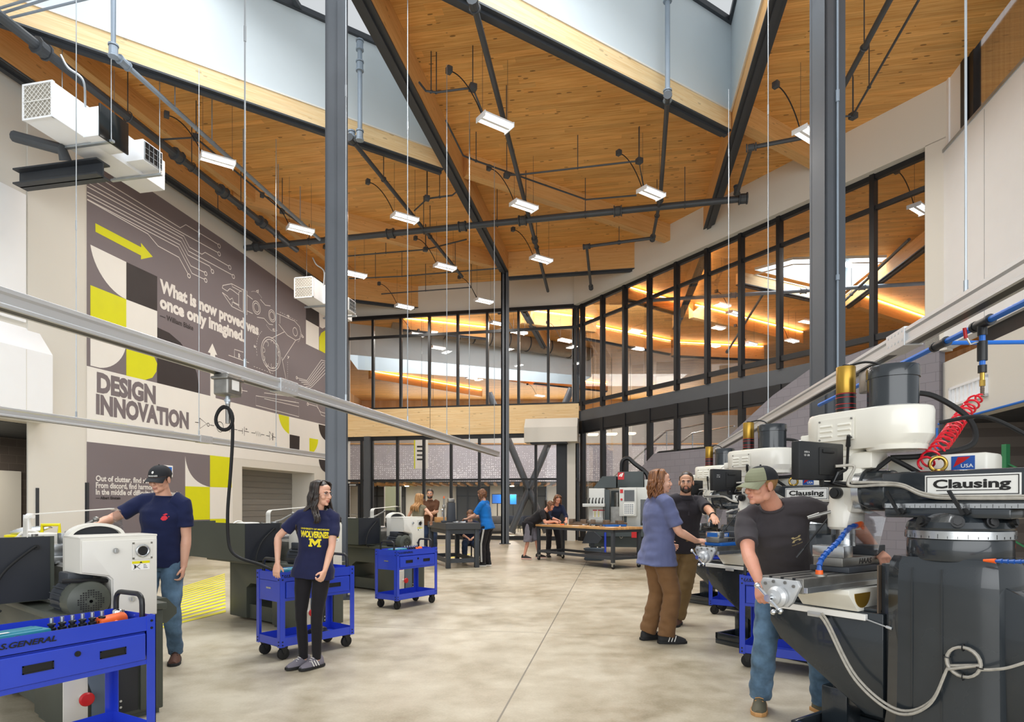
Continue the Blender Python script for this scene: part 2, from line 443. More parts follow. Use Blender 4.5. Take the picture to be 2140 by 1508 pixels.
# skylight wells: white linings standing on the curbs, glazing bars on top
def well(name, poly, z0, z1, label):
    t = tag(MB_poly(poly, z0, z1).build(name, 'lining_white', None, False), label, 'skylight', kind='structure'); return t
def MB_poly(poly, z0, z1):
    mb = MB(); n = len(poly)
    for i in range(n):
        a, b = poly[i], poly[(i+1) % n]
        mb.face([(*a, z0), (*b, z0), (*b, z1), (*a, z1)])
    return mb
wa = well('skylight_well', SKA, 10.12, 12.1, 'white lined skylight well over the lathes')
wb = well('skylight_well', SKB, 10.12, 12.1, 'white lined skylight well over the milling machines')
wg = well('skylight_well', SKG, 10.3, 12.0, 'white lined skylight well in the upper gallery')
wl = well('skylight_well', SKL, 8.85, 12.0, 'white lined skylight well over the lobby beyond the glass')
for par, poly, zt in ((wa, SKA, 12.1), (wb, SKB, 12.1), (wg, SKG, 12.0)):
    mb = MB(); n = len(poly)
    for i in range(n):
        mb.tube([(*poly[i], zt), (*poly[(i+1) % n], zt)], .09, 4)
    for k in (.33, .66):
        a, b, c, d_ = (V((*p, zt)) for p in poly)
        mb.tube([a.lerp(b, k), d_.lerp(c, k)], .07, 4); mb.tube([a.lerp(d_, k), b.lerp(c, k)], .07, 4)
    mb.build('glazing_bar', 'steel_dark', par, False)
    mb = MB()
    for i in range(n):                       # pale trim line at the foot of the lining
        a, b = V((*poly[i], 10.13)), V((*poly[(i+1) % n], 10.13)); mb.tube([a, b], .025, 4)
    mb.build('curb_trim', 'wall_cream', par, False)
# ---- beams: timber with a steel plate under them
def main_beam(a, b, label, depth=.66, wd=.30, plate=True, name='roof_beam', strip=False, side=0.0, z1=ZC):
    r = beam_between(name, a, b, z1-depth, z1, wd, 'lit_timber' if 'pale' in label else 'beam_timber', None, side)
    tag(r, label, 'beam', 'timber roof beams', 'structure')
    L = (V(b)-V(a)).length
    if plate:
        mb = MB(); mb.bx(0, L, side-wd/2-.004, side+wd/2+.004, z1-depth-.035-ZC, z1-depth-ZC); mb.bx(0, L, side-.05, side+.05, z1-depth-.09-ZC, z1-depth-.035-ZC)
        mb.build('steel_plate', 'steel_dark', r, False)
    if strip:
        mb = MB(); mb.bx(.1, L-.1, side-wd/2-.06, side-wd/2-.005, -.10, -.07); mb.build('light_strip', 'led_strip', r, False)
        l = bpy.data.lights.new('strip_light', 'AREA'); l.shape = 'RECTANGLE'; l.size, l.size_y = L-.3, .06; l.energy = 4.5*L; l.color = (1, .70, .40)
        lo = bpy.data.objects.new('strip_light', l); COL.objects.link(lo); lo.parent = r; lo.location = (L/2, side-wd/2-.08, -.2); lo.rotation_euler = (math.radians(180+35), 0, 0)
    return r
main_beam((b1x(6)-.15, 6, 0), (b1x(22.2)-.15, 22.2, 0), 'timber beam with dark steel underside running to the slim middle column')
main_beam((b2x(6)+.14, 6, 0), (b2x(19.0)+.14, 18.95, 0), 'timber beam with dark steel underside ending over the sloping glazing', wd=.28)
sd = V((8.68, 5.93, 0)).normalized(); sn = V((-sd.y, sd.x, 0))
main_beam(V((-10.38, 9.47, 0)), V((-1.70, 15.4, 0)), 'pale timber curb beam under the skylight over the lathes', .40, .28, side=.14, z1=10.13)
main_beam(V((-2.55, 8.98, 0)), V((4.86, 13.8, 0)), 'pale timber curb beam under the skylight over the mills', .40, .28, side=.14, z1=10.13)
main_beam(V((8.6, 23.3, 0)), V((13.9, 26.0, 0)), 'pale timber curb beam under the gallery skylight', .40, .28, side=.14, z1=10.13)
main_beam(V((13.9, 26.0, 0)), V((13.0, 18.6, 0)), 'timber beam along the right edge of the gallery skylight', .45, .28, side=.14, z1=10.13)
main_beam((-1.2, 16.03, 0), (5.15, 20.15, 0), 'orange timber cross beam between the two long roof beams', .52, .26, False)
main_beam((-7.85, 17.47, 0), (-.6, 22.3, 0), 'orange timber cross beam reaching the slim middle column', .52, .26, False)
main_beam((-.1, 22.3, 0), (4.42, 21.45, 0), 'deep timber beam with dark underside above the glazed corner', .86, .26)
main_beam((-6.9, 24.5, 0), (-3.9, 25.75, 0), 'deep timber beam stub ending at the far glazing', .86, .26)
main_beam((5.0, 13.9, 0), (8.0, 15.9, 0), 'short timber cross beam ending at the cream band over the glazing', .50, .26, False)
p0, p1 = LW(7.5)-LN*.22, LW(25.8)-LN*.22
main_beam(p0, p1, 'timber beam with dark underside along the mural wall', .66, .28)
main_beam(LW(7)-LN*1.25, LW(24)-LN*1.25, 'second timber beam beside the mural wall beam', .40, .2, False)
# beams with warm light strips in the lobby and the gallery beyond the glass
for i, (a, b, dp) in enumerate([((-5.3, 29.8), (-1.3, 31.4), .6), ((.4, 28.5), (4.0, 30.0), .7), ((3.6, 30.8), (8.6, 34.0), .75), ((8.0, 27.8), (15.0, 32.3), .65),
                  ((4.7, 25.6), (7.3, 27.5), .55), ((14.7, 26.5), (20.2, 30.1), .6), ((8.8, 34.2), (14.2, 35.2), .8), ((-9.5, 41.5), (-2.4, 48.5), .6), ((1.5, 43), (7.0, 46.0), .6), ((-2.0, 41), (2.5, 44.5), .6)]):
    main_beam((*a, 0), (*b, 0), ['timber beam with a warm light strip beyond the far glazing', 'timber beam with a warm light strip in the upper gallery'][a[0] > 3], dp, .26, i % 2 == 0, strip=True)
main_beam((b1x(26.6)-.15, 26.8, 0), (b1x(33)-.15, 33.0, 0), 'timber beam with dark underside crossing the lobby roof', .66, .3)
rb = main_beam((b2x(20.0)+.4, 20.4, 0), (b2x(29)+.14, 29.5, 0), 'timber beam with dark underside and light strip behind the sloping glazing', .66, .28, strip=True)
# ---- left wall with its openings (local x along the wall, y behind it)
S = lambda d: d*1.0213
mb = MB(); T = .3
z_open, s_open = 3.07, S(12.8); sd0, sd1, zd = S(19.25), S(23.5), 2.59
mb.bx(6.0, s_open, 0, T, z_open, ZC+.3); mb.bx(s_open, sd0, 0, T, 0, ZC+.3); mb.bx(sd0, sd1, 0, T, zd, ZC+.3); mb.bx(sd1, S(26.4), 0, T, 0, ZC+.3)
mb.bx(sd0-.1, sd0, T, 1.0, 0, zd+.1); mb.bx(sd1, sd1+.1, T, 1.0, 0, zd+.1); mb.bx(sd0, sd1, T, 1.0, zd, zd+.1)   # reveal of the roller door
wl_ = structure(mb.build('wall_left', 'wall_cream', None, False, loc=(-12.35, 0, 0), rz=LROT))
def on_left(mb, name, m, smooth=False, parent=wl_): return mb.build(name, m, parent, smooth)
mb = MB(); mb.bx(S(13.95), sd0, -.012, 0, 0, .1); mb.bx(sd1, S(26.2), -.012, 0, 0, .1)
structure(mb.build('baseboard_left', 'steel_gray', None, False, loc=(-12.35, 0, 0), rz=LROT))
mb = MB(); mb.bx(sd0, sd1, .94, .98, 0, zd)
for i in range(13): mb.bx(sd0, sd1, .925, .94, i*.2+.01, i*.2+.19)
d1 = structure(mb.build('door_1', 'door_gray', None, False, loc=(-12.35, 0, 0), rz=LROT), 'gray roller door set back in the mural wall')
mb = MB(); mb.bx(6.0, 18.5, 3.2, 3.4, 0, 3.4); structure(mb.build('wall_store', 'block_dark', None, False, loc=(-12.35, 0, 0), rz=LROT))
mb = MB(); mb.bx(6.0, 18.5, .3, 3.2, 3.06, 3.3); structure(mb.build('ceiling_store', 'steel_dark', None, False, loc=(-12.35, 0, 0), rz=LROT))
mb = MB(); mb.bx(17.5, 17.7, .32, 3.2, 0, 3.06); structure(mb.build('wall_store_side', 'block_dark', None, False, loc=(-12.35, 0, 0), rz=LROT))
mb = MB(); mb.bx(13.4, 15.26, 3.1, 3.2, 0, 2.24, .005); d2 = structure(mb.build('door_2', 'wall_cream', None, False, loc=(-12.35, 0, 0), rz=LROT), 'cream door in the dark block wall of the store')
# bulkhead above the store opening, sloping top
mb = MB(); poly = [(0, 3.07), (-.35, 3.07), (-.35, 4.45), (0, 4.95)]
mb.prism(poly, (S(12.75)-6, 0, 0), (6, 0, 0), (0, 1, 0), (0, 0, 1))
bk = tag(mb.build('bulkhead', 'panel_white', None, False, loc=(-12.35, 0, 0), rz=LROT), 'white bulkhead with sloping top over the dark store opening', 'bulkhead', kind='structure')
mb = MB(); mb.bx(6, S(12.72), -.36, -.353, 3.07, 3.14); mb.bx(S(12.2), S(12.2)+.012, -.354, -.35, 3.1, 4.44); mb.build('panel_joint', 'wall_cream', bk, False)
mb = MB(); mb.bx(6.0, S(12.45), -.05, 0, 5.05, 7.6); structure(mb.build('trim_1', 'panel_white', None, False, loc=(-12.35, 0, 0), rz=LROT))
mb = MB(); mb.bx(S(12.5), S(13.78), -.03, 0, 0, ZC); structure(mb.build('trim_2', 'wall_cream', None, False, loc=(-12.35, 0, 0), rz=LROT))
mb = MB(); mb.bx(S(12.66), S(12.72), -.05, -.03, 0, 1.75); mb.bx(S(13.84)-.03, S(13.84)+.03, -.05, 0, 0, 1.9); structure(mb.build('trim_3', 'steel_dark', None, False, loc=(-12.35, 0, 0), rz=LROT))
# ---- far wall: cream head, glazing, timber band, storefront
def FB(mb, name, m, **k): return mb.build(name, m, None, False, loc=FW0, rz=FROT, **k)
mb = MB(); mb.bx(-1.2, FL+.2, 0, .25, 9.25, ZC+.02); structure(FB(mb, 'wall_far', 'wall_cream'))
mb = MB(); mb.bx(-1.2, FL, -.14, .14, 4.24-4.8, 5.36-4.8)
bb = tag(mb.build('timber_band', 'lit_timber', None, False, loc=FW0+V((0, 0, 4.8)), rz=FROT), 'pale timber band beam across the far wall between two rows of glass', 'beam', kind='structure')
mb = MB(); s_ = fw_s(901); mb.bx(s_-.008, s_+.008, -.143, -.139, -.56, .56); mb.build('joint', 'steel_dark', bb, False)
mb = MB(); mb.bx(-1.2, FL, -.05, .05, 5.36, 5.44); mb.bx(-1.2, FL, -.08, .08, 9.13, 9.27); mb.bx(-1.2, FL, -.05, .05, 8.33, 8.43)
for px in (727, 780, 838, 897.7, 957, 1018.7, 1084, 1146, 1202): s_ = fw_s(px); mb.bx(s_-.05, s_+.05, -.07, .07, 5.36, 9.25)
wf = structure(FB(mb, 'window_1', 'frame_black'), 'upper row of black framed glazing in the far wall')
mb = MB(); mb.bx(-1.0, FL, -.004, .004, 5.4, 9.2); mb.build('pane', 'window_glass', wf, False)
mb = MB(); mb.bx(-1.2, FL, -.07, .07, 4.08, 4.25); mb.bx(-1.2, FL, -.05, .05, 2.38, 2.46); mb.bx(fw_s(765), fw_s(1170), -.05, .05, 0, .16)
for px, hw in ((757, .06), (777, .07), (831, .05), (886, .05), (943, .05), (1002, .05), (1120, .05)): s_ = fw_s(px); mb.bx(s_-hw, s_+hw, -.07, .07, 0, 4.24)
mb.bx(fw_s(1163), fw_s(1189), -.06, .06, 0, 4.24)
wf2 = structure(FB(mb, 'window_2', 'frame_black'), 'black framed storefront glazing under the timber band')
mb = MB(); mb.bx(-1.0, fw_s(1163), -.004, .004, .1, 4.2); mb.build('pane', 'window_glass', wf2, False)
mb = MB(); s_ = fw_s(771); mb.bx(s_-.13, s_+.13, -.22, -.08, 0, 4.24)
tag(FB(mb, 'steel_post', 'steel_gray'), 'gray steel post in the storefront beside the door', 'post', kind='structure')
mb = MB(); a, b = fw_s(728), fw_s(754)
for x0, x1, z0, z1 in ((a, b, 2.18, 2.3), (a, a+.09, 0, 2.3), (b-.09, b, 0, 2.3), (a, b, 0, .2)): mb.bx(x0, x1, -.10, -.05, z0, z1)
d3 = structure(FB(mb, 'door_3', 'frame_black'), 'black framed glass door beside the gray post')
mb = MB(); mb.tube([(a+.1, -.14, 1.0), (b-.1, -.14, 1.0)], .015, 6); mb.bx(a+.1, a+.4, -.13, -.1, 2.2, 2.26); mb.build('push_bar', 'steel_bright', d3)
# ---- glazed right wall over block work that steps up with the stair
def RB(mb, name, m, sm=False, **k): return mb.build(name, m, None, sm, loc=RW0, rz=RROT, **k)
mb = MB(); mb.bx(0, RL+.45, -.25, 0, 9.2, ZC+.02); structure(RB(mb, 'wall_right', 'wall_cream'))
mb = MB(); sR = rw_s(1945); mb.bx(sR, RL+.45, -.25, 0, 4.7, 9.22); structure(RB(mb, 'wall_right_end', 'wall_cream'))
dd = lambda d: (24.4-d)/.852
prof = [(dd(21.95), 0), (dd(21.95), 2.05), (dd(20.7), 3.1), (dd(18.5), 3.1), (dd(16.9), 4.35), (dd(16.0), 4.85), (RL+.3, 5.3), (RL+.3, 0)]
mb = MB(); mb.prism(prof, (0, -.25, 0), (0, 0, 0), (1, 0, 0), (0, 0, 1)); structure(RB(mb, 'wall_right_block', 'block_gray'))
mb = MB()
for a, b in zip(prof[1:6], prof[2:7]): mb.tube([(a[0], .0, a[1]+.03), (b[0], .0, b[1]+.03)], .07, 4)
structure(RB(mb, 'trim_4', 'frame_black'))
mb = MB(); mb.bx(-.05, RL, -.02, .20, 4.65, 5.08); mb.bx(-.05, RL, .20, .28, 5.02, 5.08); mb.bx(-.05, RL, .20, .28, 4.65, 4.71)
tag(RB(mb, 'channel_beam', 'steel_gray'), 'gray steel channel beam under the sloping upper glazing', 'beam', kind='structure')
RPX = (1218, 1260, 1306.5, 1358, 1415, 1479, 1550, 1630, 1715, 1826, 1943)
mb = MB(); mb.bx(0, sR, -.06, .06, 9.08, 9.22); mb.bx(0, sR, -.05, .05, 8.36, 8.46); mb.bx(0, sR, -.06, .06, 5.28, 5.42)
for px in RPX: s_ = rw_s(px); mb.bx(s_-.055, s_+.055, -.10, .08, 5.08, 9.2)
w3 = structure(RB(mb, 'window_3', 'frame_black'), 'tall black framed upper glazing of the right wall')
mb = MB(); mb.bx(0, sR, -.004, .004, 5.4, 9.15); mb.build('pane', 'window_glass', w3, False)
mb = MB(); mb.bx(0, dd(16.2), -.05, .03, 4.22, 4.66); mb.bx(0, dd(16.2), -.05, .06, 4.18, 4.25); mb.bx(0, dd(21.9), -.05, .05, 0, .15)
for px, zb in ((1218, 0), (1260, 0), (1306.5, 0), (1358, 2.4), (1415, 3.05), (1479, 3.05), (1550, 3.4), (1630, 4.3)): s_ = rw_s(px); mb.bx(s_-.075, s_+.075, -.08, .10, zb, 4.66)
w4 = structure(RB(mb, 'window_4', 'frame_black'), 'black framed lower glazing above the gray block wall')
mb = MB(); mb.bx(0, dd(17), -.006, .002, .1, 4.2); mb.build('pane', 'window_glass', w4, False)
# ---- right side: white panelled volume with a raking parapet, cream soffit, dark bay below
XA = V((.19, .982, 0)).normalized(); RX0 = V((9.22, 13.4, 0)); XROT = math.atan2(-XA.y, -XA.x)   # local x runs towards the viewer, local y to the right? 
def XB(mb, name, m, sm=False, **k): return mb.build(name, m, None, sm, loc=RX0, rz=XROT, **k)
mb = MB(); mb.bx(0, 7, 0, .25, 4.75, 8.95); xw = structure(XB(mb, 'wall_panel', 'panel_white'))
mb = MB()
for s_ in (1.72, 3.2): mb.bx(s_-.006, s_+.006, -.003, 0, 4.8, 8.85)
mb.bx(0, 7, -.02, .27, 8.9, 8.97); mb.build('panel_joint', 'galvanised', xw, False)
mb = MB(); mb.bx(0, .3, .03, .3, 8.9, 14); mb.bx(.3, .74, .06, .3, 8.9, 14); mb.bx(.74, 7, .12, .2, 8.95, 9.05); structure(XB(mb, 'wall_panel_upper', 'panel_white'))
mb = MB(); mb.bx(.74, .90, .05, .24, 8.9, 14); mb.bx(.97, 1.12, .1, .24, 8.95, 14); mb.bx(.74, 7, .1, .2, 8.95, 9.05); w5 = structure(XB(mb, 'window_5', 'frame_black'), 'dark framed window above the white panelled parapet')
mb = MB(); mb.bx(.9, 7, .16, .17, 9.0, 14); mb.build('pane', 'window_glass', w5, False)
mb = MB(); mb.bx(.3, 7, 2.6, 2.7, 8.9, 16); mb.bx(.0, 7, .3, 4, 13.6, 13.7); mb.bx(.0, .1, .3, 4, 8.9, 14); structure(XB(mb, 'wall_reflected_timber', 'bench_top'))  # brown wood colour stands in for the timber ceiling reflected in the window
mb = MB(); mb.bx(-.05, 7, .05, .3, 3.15, 4.45); xc = structure(XB(mb, 'wall_soffit', 'wall_cream'))
mb = MB(); mb.bx(1.35, 7, .10, .3, 4.45, 4.76); mb.build('dark_reveal', 'frame_black', xc, False)
mb = MB(); mb.bx(0, 7, .3, 4.5, 3.15, 3.25); structure(XB(mb, 'ceiling_bay', 'steel_dark'))
mb = MB(); mb.bx(-4, 7.5, 3.6, 3.8, 0, 3.2); structure(XB(mb, 'wall_bay', 'block_dark'))
mb = MB(); mb.bx(-.3, 0, .05, 3.7, 0, 3.2); structure(XB(mb, 'wall_bay_side', 'block_dark'))
# air grille in the soffit
g = thing('air_grille', 'white air grille with vertical blades in the cream soffit', 'grille', kind='thing'); g.location = RX0; g.rotation_euler.z = XROT
mb = MB(); x0, x1, z0, z1 = .35, 1.75, 3.45, 3.85
for a in ((x0, x1, z0, z0+.05), (x0, x1, z1-.05, z1), (x0, x0+.05, z0, z1), (x1-.05, x1, z0, z1)): mb.bx(a[0], a[1], .0, .05, a[2], a[3])
mb.build('frame', 'panel_white', g, False)
mb = MB()
for i in range(8): mb.bx(x0+.14+i*.155, x0+.155+i*.155, .01, .05, z0+.04, z1-.04)
mb.bx(x0+.05, x1-.05, .045, .05, z0+.05, z1-.05); mb.build('blade', 'panel_white', g, False)
# ---- steel columns
def column(x, y, wd, z1, label, rz=0.0, name='steel_column', m='steel_gray'):
    mb = MB(); h = wd/2; f = wd*.13
    mb.bx(-h, h, -h, -h+f, 0, z1); mb.bx(-h, h, h-f, h, 0, z1); mb.bx(-f*.6, f*.6, -h, h, 0, z1)
    mb.bx(-h*.98, -h*.7, -h, h, 0, z1)
    o = tag(mb.build(name, m, None, False, loc=(x, y, 0), rz=rz), label, 'column', kind='structure')
    mb = MB(); mb.bx(-h-.06, h+.06, -h-.06, h+.06, 0, .02); mb.build('base_plate', 'steel_dark', o, False); return o
column(-2.64, 9.37, .30, 9.7, 'tall gray steel column standing behind the woman', math.radians(10))
c2 = column(4.14, 8.17, .30, 9.7, 'tall gray steel column behind the milling machines', math.radians(10))
mb = MB(); mb.tube([(.03, -.16, 0), (.03, -.16, 9.6)], .014, 8); mb.cyl((.03, -.16, 4.3), (.03, -.16, 4.37), .024); mb.cyl((.03, -.16, 6.6), (.03, -.16, 6.75), .024); mb.build('conduit', 'pipe_light', c2)
column(-.25, 22.4, .29, 9.75, 'slim gray steel column in the middle of the hall')
column(2.55, 24.9, .28, 9.6, 'gray steel column at the glazed corner')
# ================================================================== WALL GRAPHIC on the left wall
mural = thing('wall_graphic', 'giant gray, yellow and white painted wall graphic with circuit traces and a robot arm', 'wall graphic', (-12.35, 0, 0), LROT)
def wp(px, py, off=.004):
    d = 16055/(1340-px); return V((d*1.0213, -off, EYE+(CY-py)/FPX*d))
Z4 = lambda x, y: (x/2.972, 480+y/2.972)
Z7 = lambda x, y: (180+x/3.769, 360+y/3.769)
ZA = lambda x, y: (340+x/4.435, 860+y/4.435)
class Paint:
    def __init__(s, off): s.mb = MB(); s.off = off
    def poly(s, pts, f=None):
        P = [wp(*(f(*p) if f else p), s.off) for p in pts]
        s.mb.bm.faces.new([s.mb.bm.verts.new(p) for p in P]); return s
    def line(s, pts, f=None, w=.022, closed=False):
        P = [wp(*(f(*p) if f else p), s.off) for p in pts]; s.strip(P, w, closed); return s
    def strip(s, P, w, closed=False):
        n = len(P); A = []; B = []
        for i, p in enumerate(P):
            a = P[i-1] if (i or closed) else P[0]; b = P[(i+1) % n] if (i < n-1 or closed) else P[-1]
            t = (b-a); t.y = 0; t.normalize(); nn = V((-t.z, 0, t.x))*w/2
            A.append(s.mb.bm.verts.new(p+nn)); B.append(s.mb.bm.verts.new(p-nn))
        for i in range(n if closed else n-1):
            j = (i+1) % n; s.mb.bm.faces.new((A[i], A[j], B[j], B[i]))
    def circ(s, c, r, f=None, w=.022, a0=0, a1=360, n=28):
        """r in zoomed pixels of the vertical direction"""
        px, py = f(*c) if f else c
        r_ = abs((f(c[0], c[1]+r)[1] if f else py+r)-py); d = 16055/(1340-px); R = r_/FPX*d; o = wp(px, py, s.off)
        full = a1-a0 >= 360
        s.strip([o+V((R*math.cos(math.radians(a0+(a1-a0)*i/n)), 0, R*math.sin(math.radians(a0+(a1-a0)*i/n)))) for i in range(n if full else n+1)], w, full); return s
    def dash(s, c, r, f, a0, a1):
        k = 11
        for i in range(k):
            b0 = a0+(a1-a0)*i/k; s.circ(c, r, f, .014, b0, b0+(a1-a0)/k*.55, 3)
        return s
    def done(s, name, m): return s.mb.build(name, m, mural, False, recalc=False)
def curve(p, c, q, n=10): # quadratic corner
    return [((1-t)**2*p[0]+2*t*(1-t)*c[0]+t*t*q[0], (1-t)**2*p[1]+2*t*(1-t)*c[1]+t*t*q[1]) for t in [i/n for i in range(n+1)]]
def quart(p, c, q, n=12):  # circle-like quarter from p to q bulging to corner c
    out = []
    for i in range(n+1):
        a = math.pi/2*i/n; u, v = math.sin(a), 1-math.cos(a)
        out.append((p[0]+(c[0]-p[0])*u+(q[0]-c[0])*v, p[1]+(c[1]-p[1])*u+(q[1]-c[1])*v))
    return out
g0 = Paint(.003)
g0.poly([(181, 345), (240, 351), (307.3, 393.2), (466, 500), (640, 625), (700, 666), (700, 892), (582, 865), (450.9, 831.6), (437.4, 826.6), (181, 764)])
g0.poly([(181, 922.5), (387, 945), (438.6, 951), (438.6, 1017.5), (387, 1015.6), (387, 1086), (438.6, 1083.5), (438.6, 1157), (386.5, 1163), (181, 1190)]).poly([(1269, 68), (1358, 92), (1358, 243), (1268, 228)], ZA)
g0.done('gray_field', 'mural_gray')
wgt = Paint(.0045)
wgt.poly([(181, 764), (437.4, 826.6), (450.9, 831.6), (582, 865), (700, 892), (700, 978), (438.6, 951), (181, 922.5)]).poly([(438.6, 951), (486, 956), (486, 1157), (438.6, 1157)])
wgt.done('white_band', 'mural_white')
wh = Paint(.006)
wh.poly([(560, 92), (783, 200), (783, 432)] + quart((783, 432), (590, 345), (560, 92))[1:-1], Z4)
wh.poly([(560, 600), (783, 685)] + quart((783, 685), (790, 870), (620, 857))[1:] + [(560, 843)], Z4)
wh.poly([(783, 432), (975, 505), (975, 745), (783, 685)], Z4)
wh.poly([(1318, 705), (1348, 778), (1335, 775), (1338, 1045), (1305, 1035), (1305, 765), (1290, 760)], Z4)
wh.poly([(1730, 1160), (1832, 1215), (1832, 1400), (1730, 1350)], Z7)
wh.poly([(1832, 1055), (1900, 1090), (1900, 1210), (1860, 1230), (1838, 1215)], Z7)
wh.poly([(207, 410)] + curve((207, 410), (230, 650), (435, 697), 12)[1:] + [(207, 690)], ZA)
wh.poly([(350, 1236), (265, 1302), (350, 1296)], ZA)
wh.poly([(1170, 47), (1268, 68), (1268, 228), (1170, 207)], ZA).poly([(1268, 228), (1358, 243), (1358, 393), (1265, 375)], ZA)
wh.poly([(1358, 92), (1390, 98)] + curve((1390, 98), (1330, 170), (1395, 250))[1:] + [(1358, 243)], ZA)
wh.done('white_shape', 'mural_white')
ye = Paint(.0065)
ye.poly([(560, 343), (783, 432), (783, 685), (560, 600)], Z4)
ye.poly([(783, 690), (850, 708), (905, 735), (950, 775), (975, 830), (970, 880), (945, 918), (900, 932), (783, 905)], Z4)
ye.poly([(70, 400), (432, 590), (430, 555), (523, 665), (430, 685), (430, 655), (72, 468)], Z7)
ye.poly([(1835, 1400), (1835, 1300), (1850, 1265), (1880, 1245), (1900, 1250), (1900, 1435)], Z7)
ye.poly([(563, 1175), (788, 1207), (788, 1222), (563, 1190)], Z4)
for a in ((1130, 1262, 1176, 1277), (1210, 1273, 1250, 1288), (1675, 1345, 1703, 1358), (1725, 1352, 1752, 1365)): ye.poly([(a[0], a[1]), (a[2], a[1]+6), (a[2], a[3]), (a[0], a[3]-6)], Z4)
ye.poly([(1072, 22), (1170, 47), (1170, 207)] + curve((1170, 207), (1085, 150), (1072, 22))[1:-1], ZA)
ye.poly([(1358, 243), (1440, 258)] + quart((1440, 258), (1437, 385), (1358, 393))[1:], ZA)
ye.poly([(437, 403), (639, 425), (639, 703), (437, 697)], ZA)
ye.poly([(207, 690), (435, 697), (435, 998), (207, 1003)], ZA).poly([(437, 993), (570, 990), (600, 1005), (610, 1030), (437, 1030)], ZA)
ye.done('yellow_shape', 'mural_yellow')
dk = Paint(.0065)
dk.poly([(783, 200), (975, 290), (975, 505), (783, 432)], Z4)
dk.poly([(975, 605), (1050, 640), (1120, 700), (1180, 785), (1222, 890), (1240, 1015), (975, 950)], Z4)
dk.poly([(1730, 1008), (1832, 1055), (1832, 1218), (1730, 1160)], Z7)
dk.poly([(1175, 210), (1268, 228), (1265, 375), (1175, 360)], ZA)
dk.poly([(1443, 115), (1518, 132), (1518, 272)] + curve((1518, 272), (1450, 235), (1443, 115))[1:-1], ZA)
dk.poly([(1445, 440), (1518, 450), (1518, 565)] + curve((1518, 565), (1450, 540), (1445, 440))[1:-1], ZA)
dk.done('dark_shape', 'mural_dark')
gr = Paint(.0065); gr.poly([(790, 1210), (1080, 1250), (1080, 1263), (790, 1223)], Z4).poly([(1300, 1285), (1650, 1338), (1650, 1350), (1300, 1297)], Z4); gr.done('gray_bar', 'mural_gray')
ln = Paint(.0075)
for pts, c in (([(110, 50), (740, 437), (783, 412), (1038, 567)], (1046, 580)), ([(40, 58), (700, 446), (1036, 632)], (1046, 642)), ([(5, 80), (768, 503), (812, 590), (910, 645), (935, 630), (1121, 738)], (1130, 748)),
               ([(5, 110), (755, 520), (805, 620), (1150, 808)], (1158, 820)), ([(5, 155), (745, 545), (800, 650), (970, 738), (987, 767)], (993, 780)), ([(5, 180), (735, 570), (822, 735), (930, 787)], (940, 797)),
               ([(5, 210), (725, 590), (832, 795), (930, 842)], (940, 850)), ([(5, 215), (485, 485), (565, 580), (730, 670), (801, 800)], (808, 815))):
    ln.line(pts, Z7).circ(c, 15, Z7)
ln.done('circuit_trace', 'mural_line')
rb_ = Paint(.0075); L = lambda *p: rb_.line(p, Z7, .02)
L((1070, 910), (1075, 890), (1145, 877), (1235, 925)); L((1070, 910), (1110, 935), (1130, 915), (1155, 930), (1200, 965)); L((1145, 877), (1150, 900), (1225, 940)); L((1070, 945), (1145, 1055), (1235, 1100)); L((1070, 945), (1110, 975), (1130, 1002), (1150, 990), (1160, 1022), (1205, 1045)); L((1145, 1055), (1150, 1020), (1200, 1050))
rb_.line([(1200, 945), (1235, 918), (1235, 1095), (1200, 1060)], Z7, .02, True); rb_.line([(1240, 920), (1265, 935), (1265, 1122), (1240, 1110)], Z7, .02, True)
L((1265, 965), (1310, 1000)); L((1265, 1090), (1310, 1112))
rb_.circ((1340, 1065), 50, Z7).circ((1340, 1065), 34, Z7).circ((1463, 1130), 46, Z7).circ((1463, 1130), 32, Z7).circ((1645, 1255), 32, Z7)
L((1370, 1000), (1410, 1045), (1450, 1052)); L((1345, 1140), (1400, 1150), (1440, 1195), (1470, 1200))
L((1500, 1110), (1640, 1170), (1680, 1215), (1692, 1265), (1680, 1310), (1650, 1322), (1585, 1283), (1515, 1195)); L((1525, 1125), (1525, 1190)); L((1560, 1255), (1455, 1308)); L((1650, 1320), (1545, 1480))
rb_.circ((1455, 1430), 130, Z7).circ((1455, 1430), 112, Z7)
for i in range(9):
    a = i*40; px, py = 1455+62*math.cos(math.radians(a)), 1430-92*math.sin(math.radians(a)); rb_.circ((px, py), 18, Z7, .016, -a+150-90, -a+330+30-90, 10)
L4 = lambda *p: rb_.line(p, Z4, .02)
L4((1650, 840), (1682, 893)); L4((1748, 790), (1775, 925)); rb_.line([(1588, 1030), (1855, 1075), (1855, 1160), (1588, 1090)], Z4, .02, True); rb_.line([(1640, 1012), (1835, 1040), (1835, 1070), (1640, 1038)], Z4, .02, True); L4((1640, 1048), (1855, 1098)); L4((1725, 975), (1728, 1022)); L4((1775, 985), (1778, 1030))
L4((1418, 778), (1545, 825)); L4((1455, 790), (1455, 742), (1510, 760)); rb_.circ((1475, 990), 42, Z4); L4((1440, 985), (1535, 1003)); 
for k in range(6): L4((1842+k*14, 918+k*14), (1905+k*6, 935+k*8), (1995+k*7, 808+k*14), (2040, 822+k*16))
L4((1880, 1048), (1960, 1072), (1995, 1150), (2040, 1165)); L4((1910, 1080), (1965, 1095), (1990, 1130), (2040, 1145)); rb_.circ((1842, 918), 8, Z4).circ((1880, 1047), 8, Z4).circ((1910, 1082), 8, Z4)
rb_.dash((1340, 1065), 122, Z7, 55, 125).dash((1463, 1130), 118, Z7, -130, -50).dash((1645, 1255), 80, Z7, -60, 60).dash((1455, 1430), 190, Z7, 130, 200)
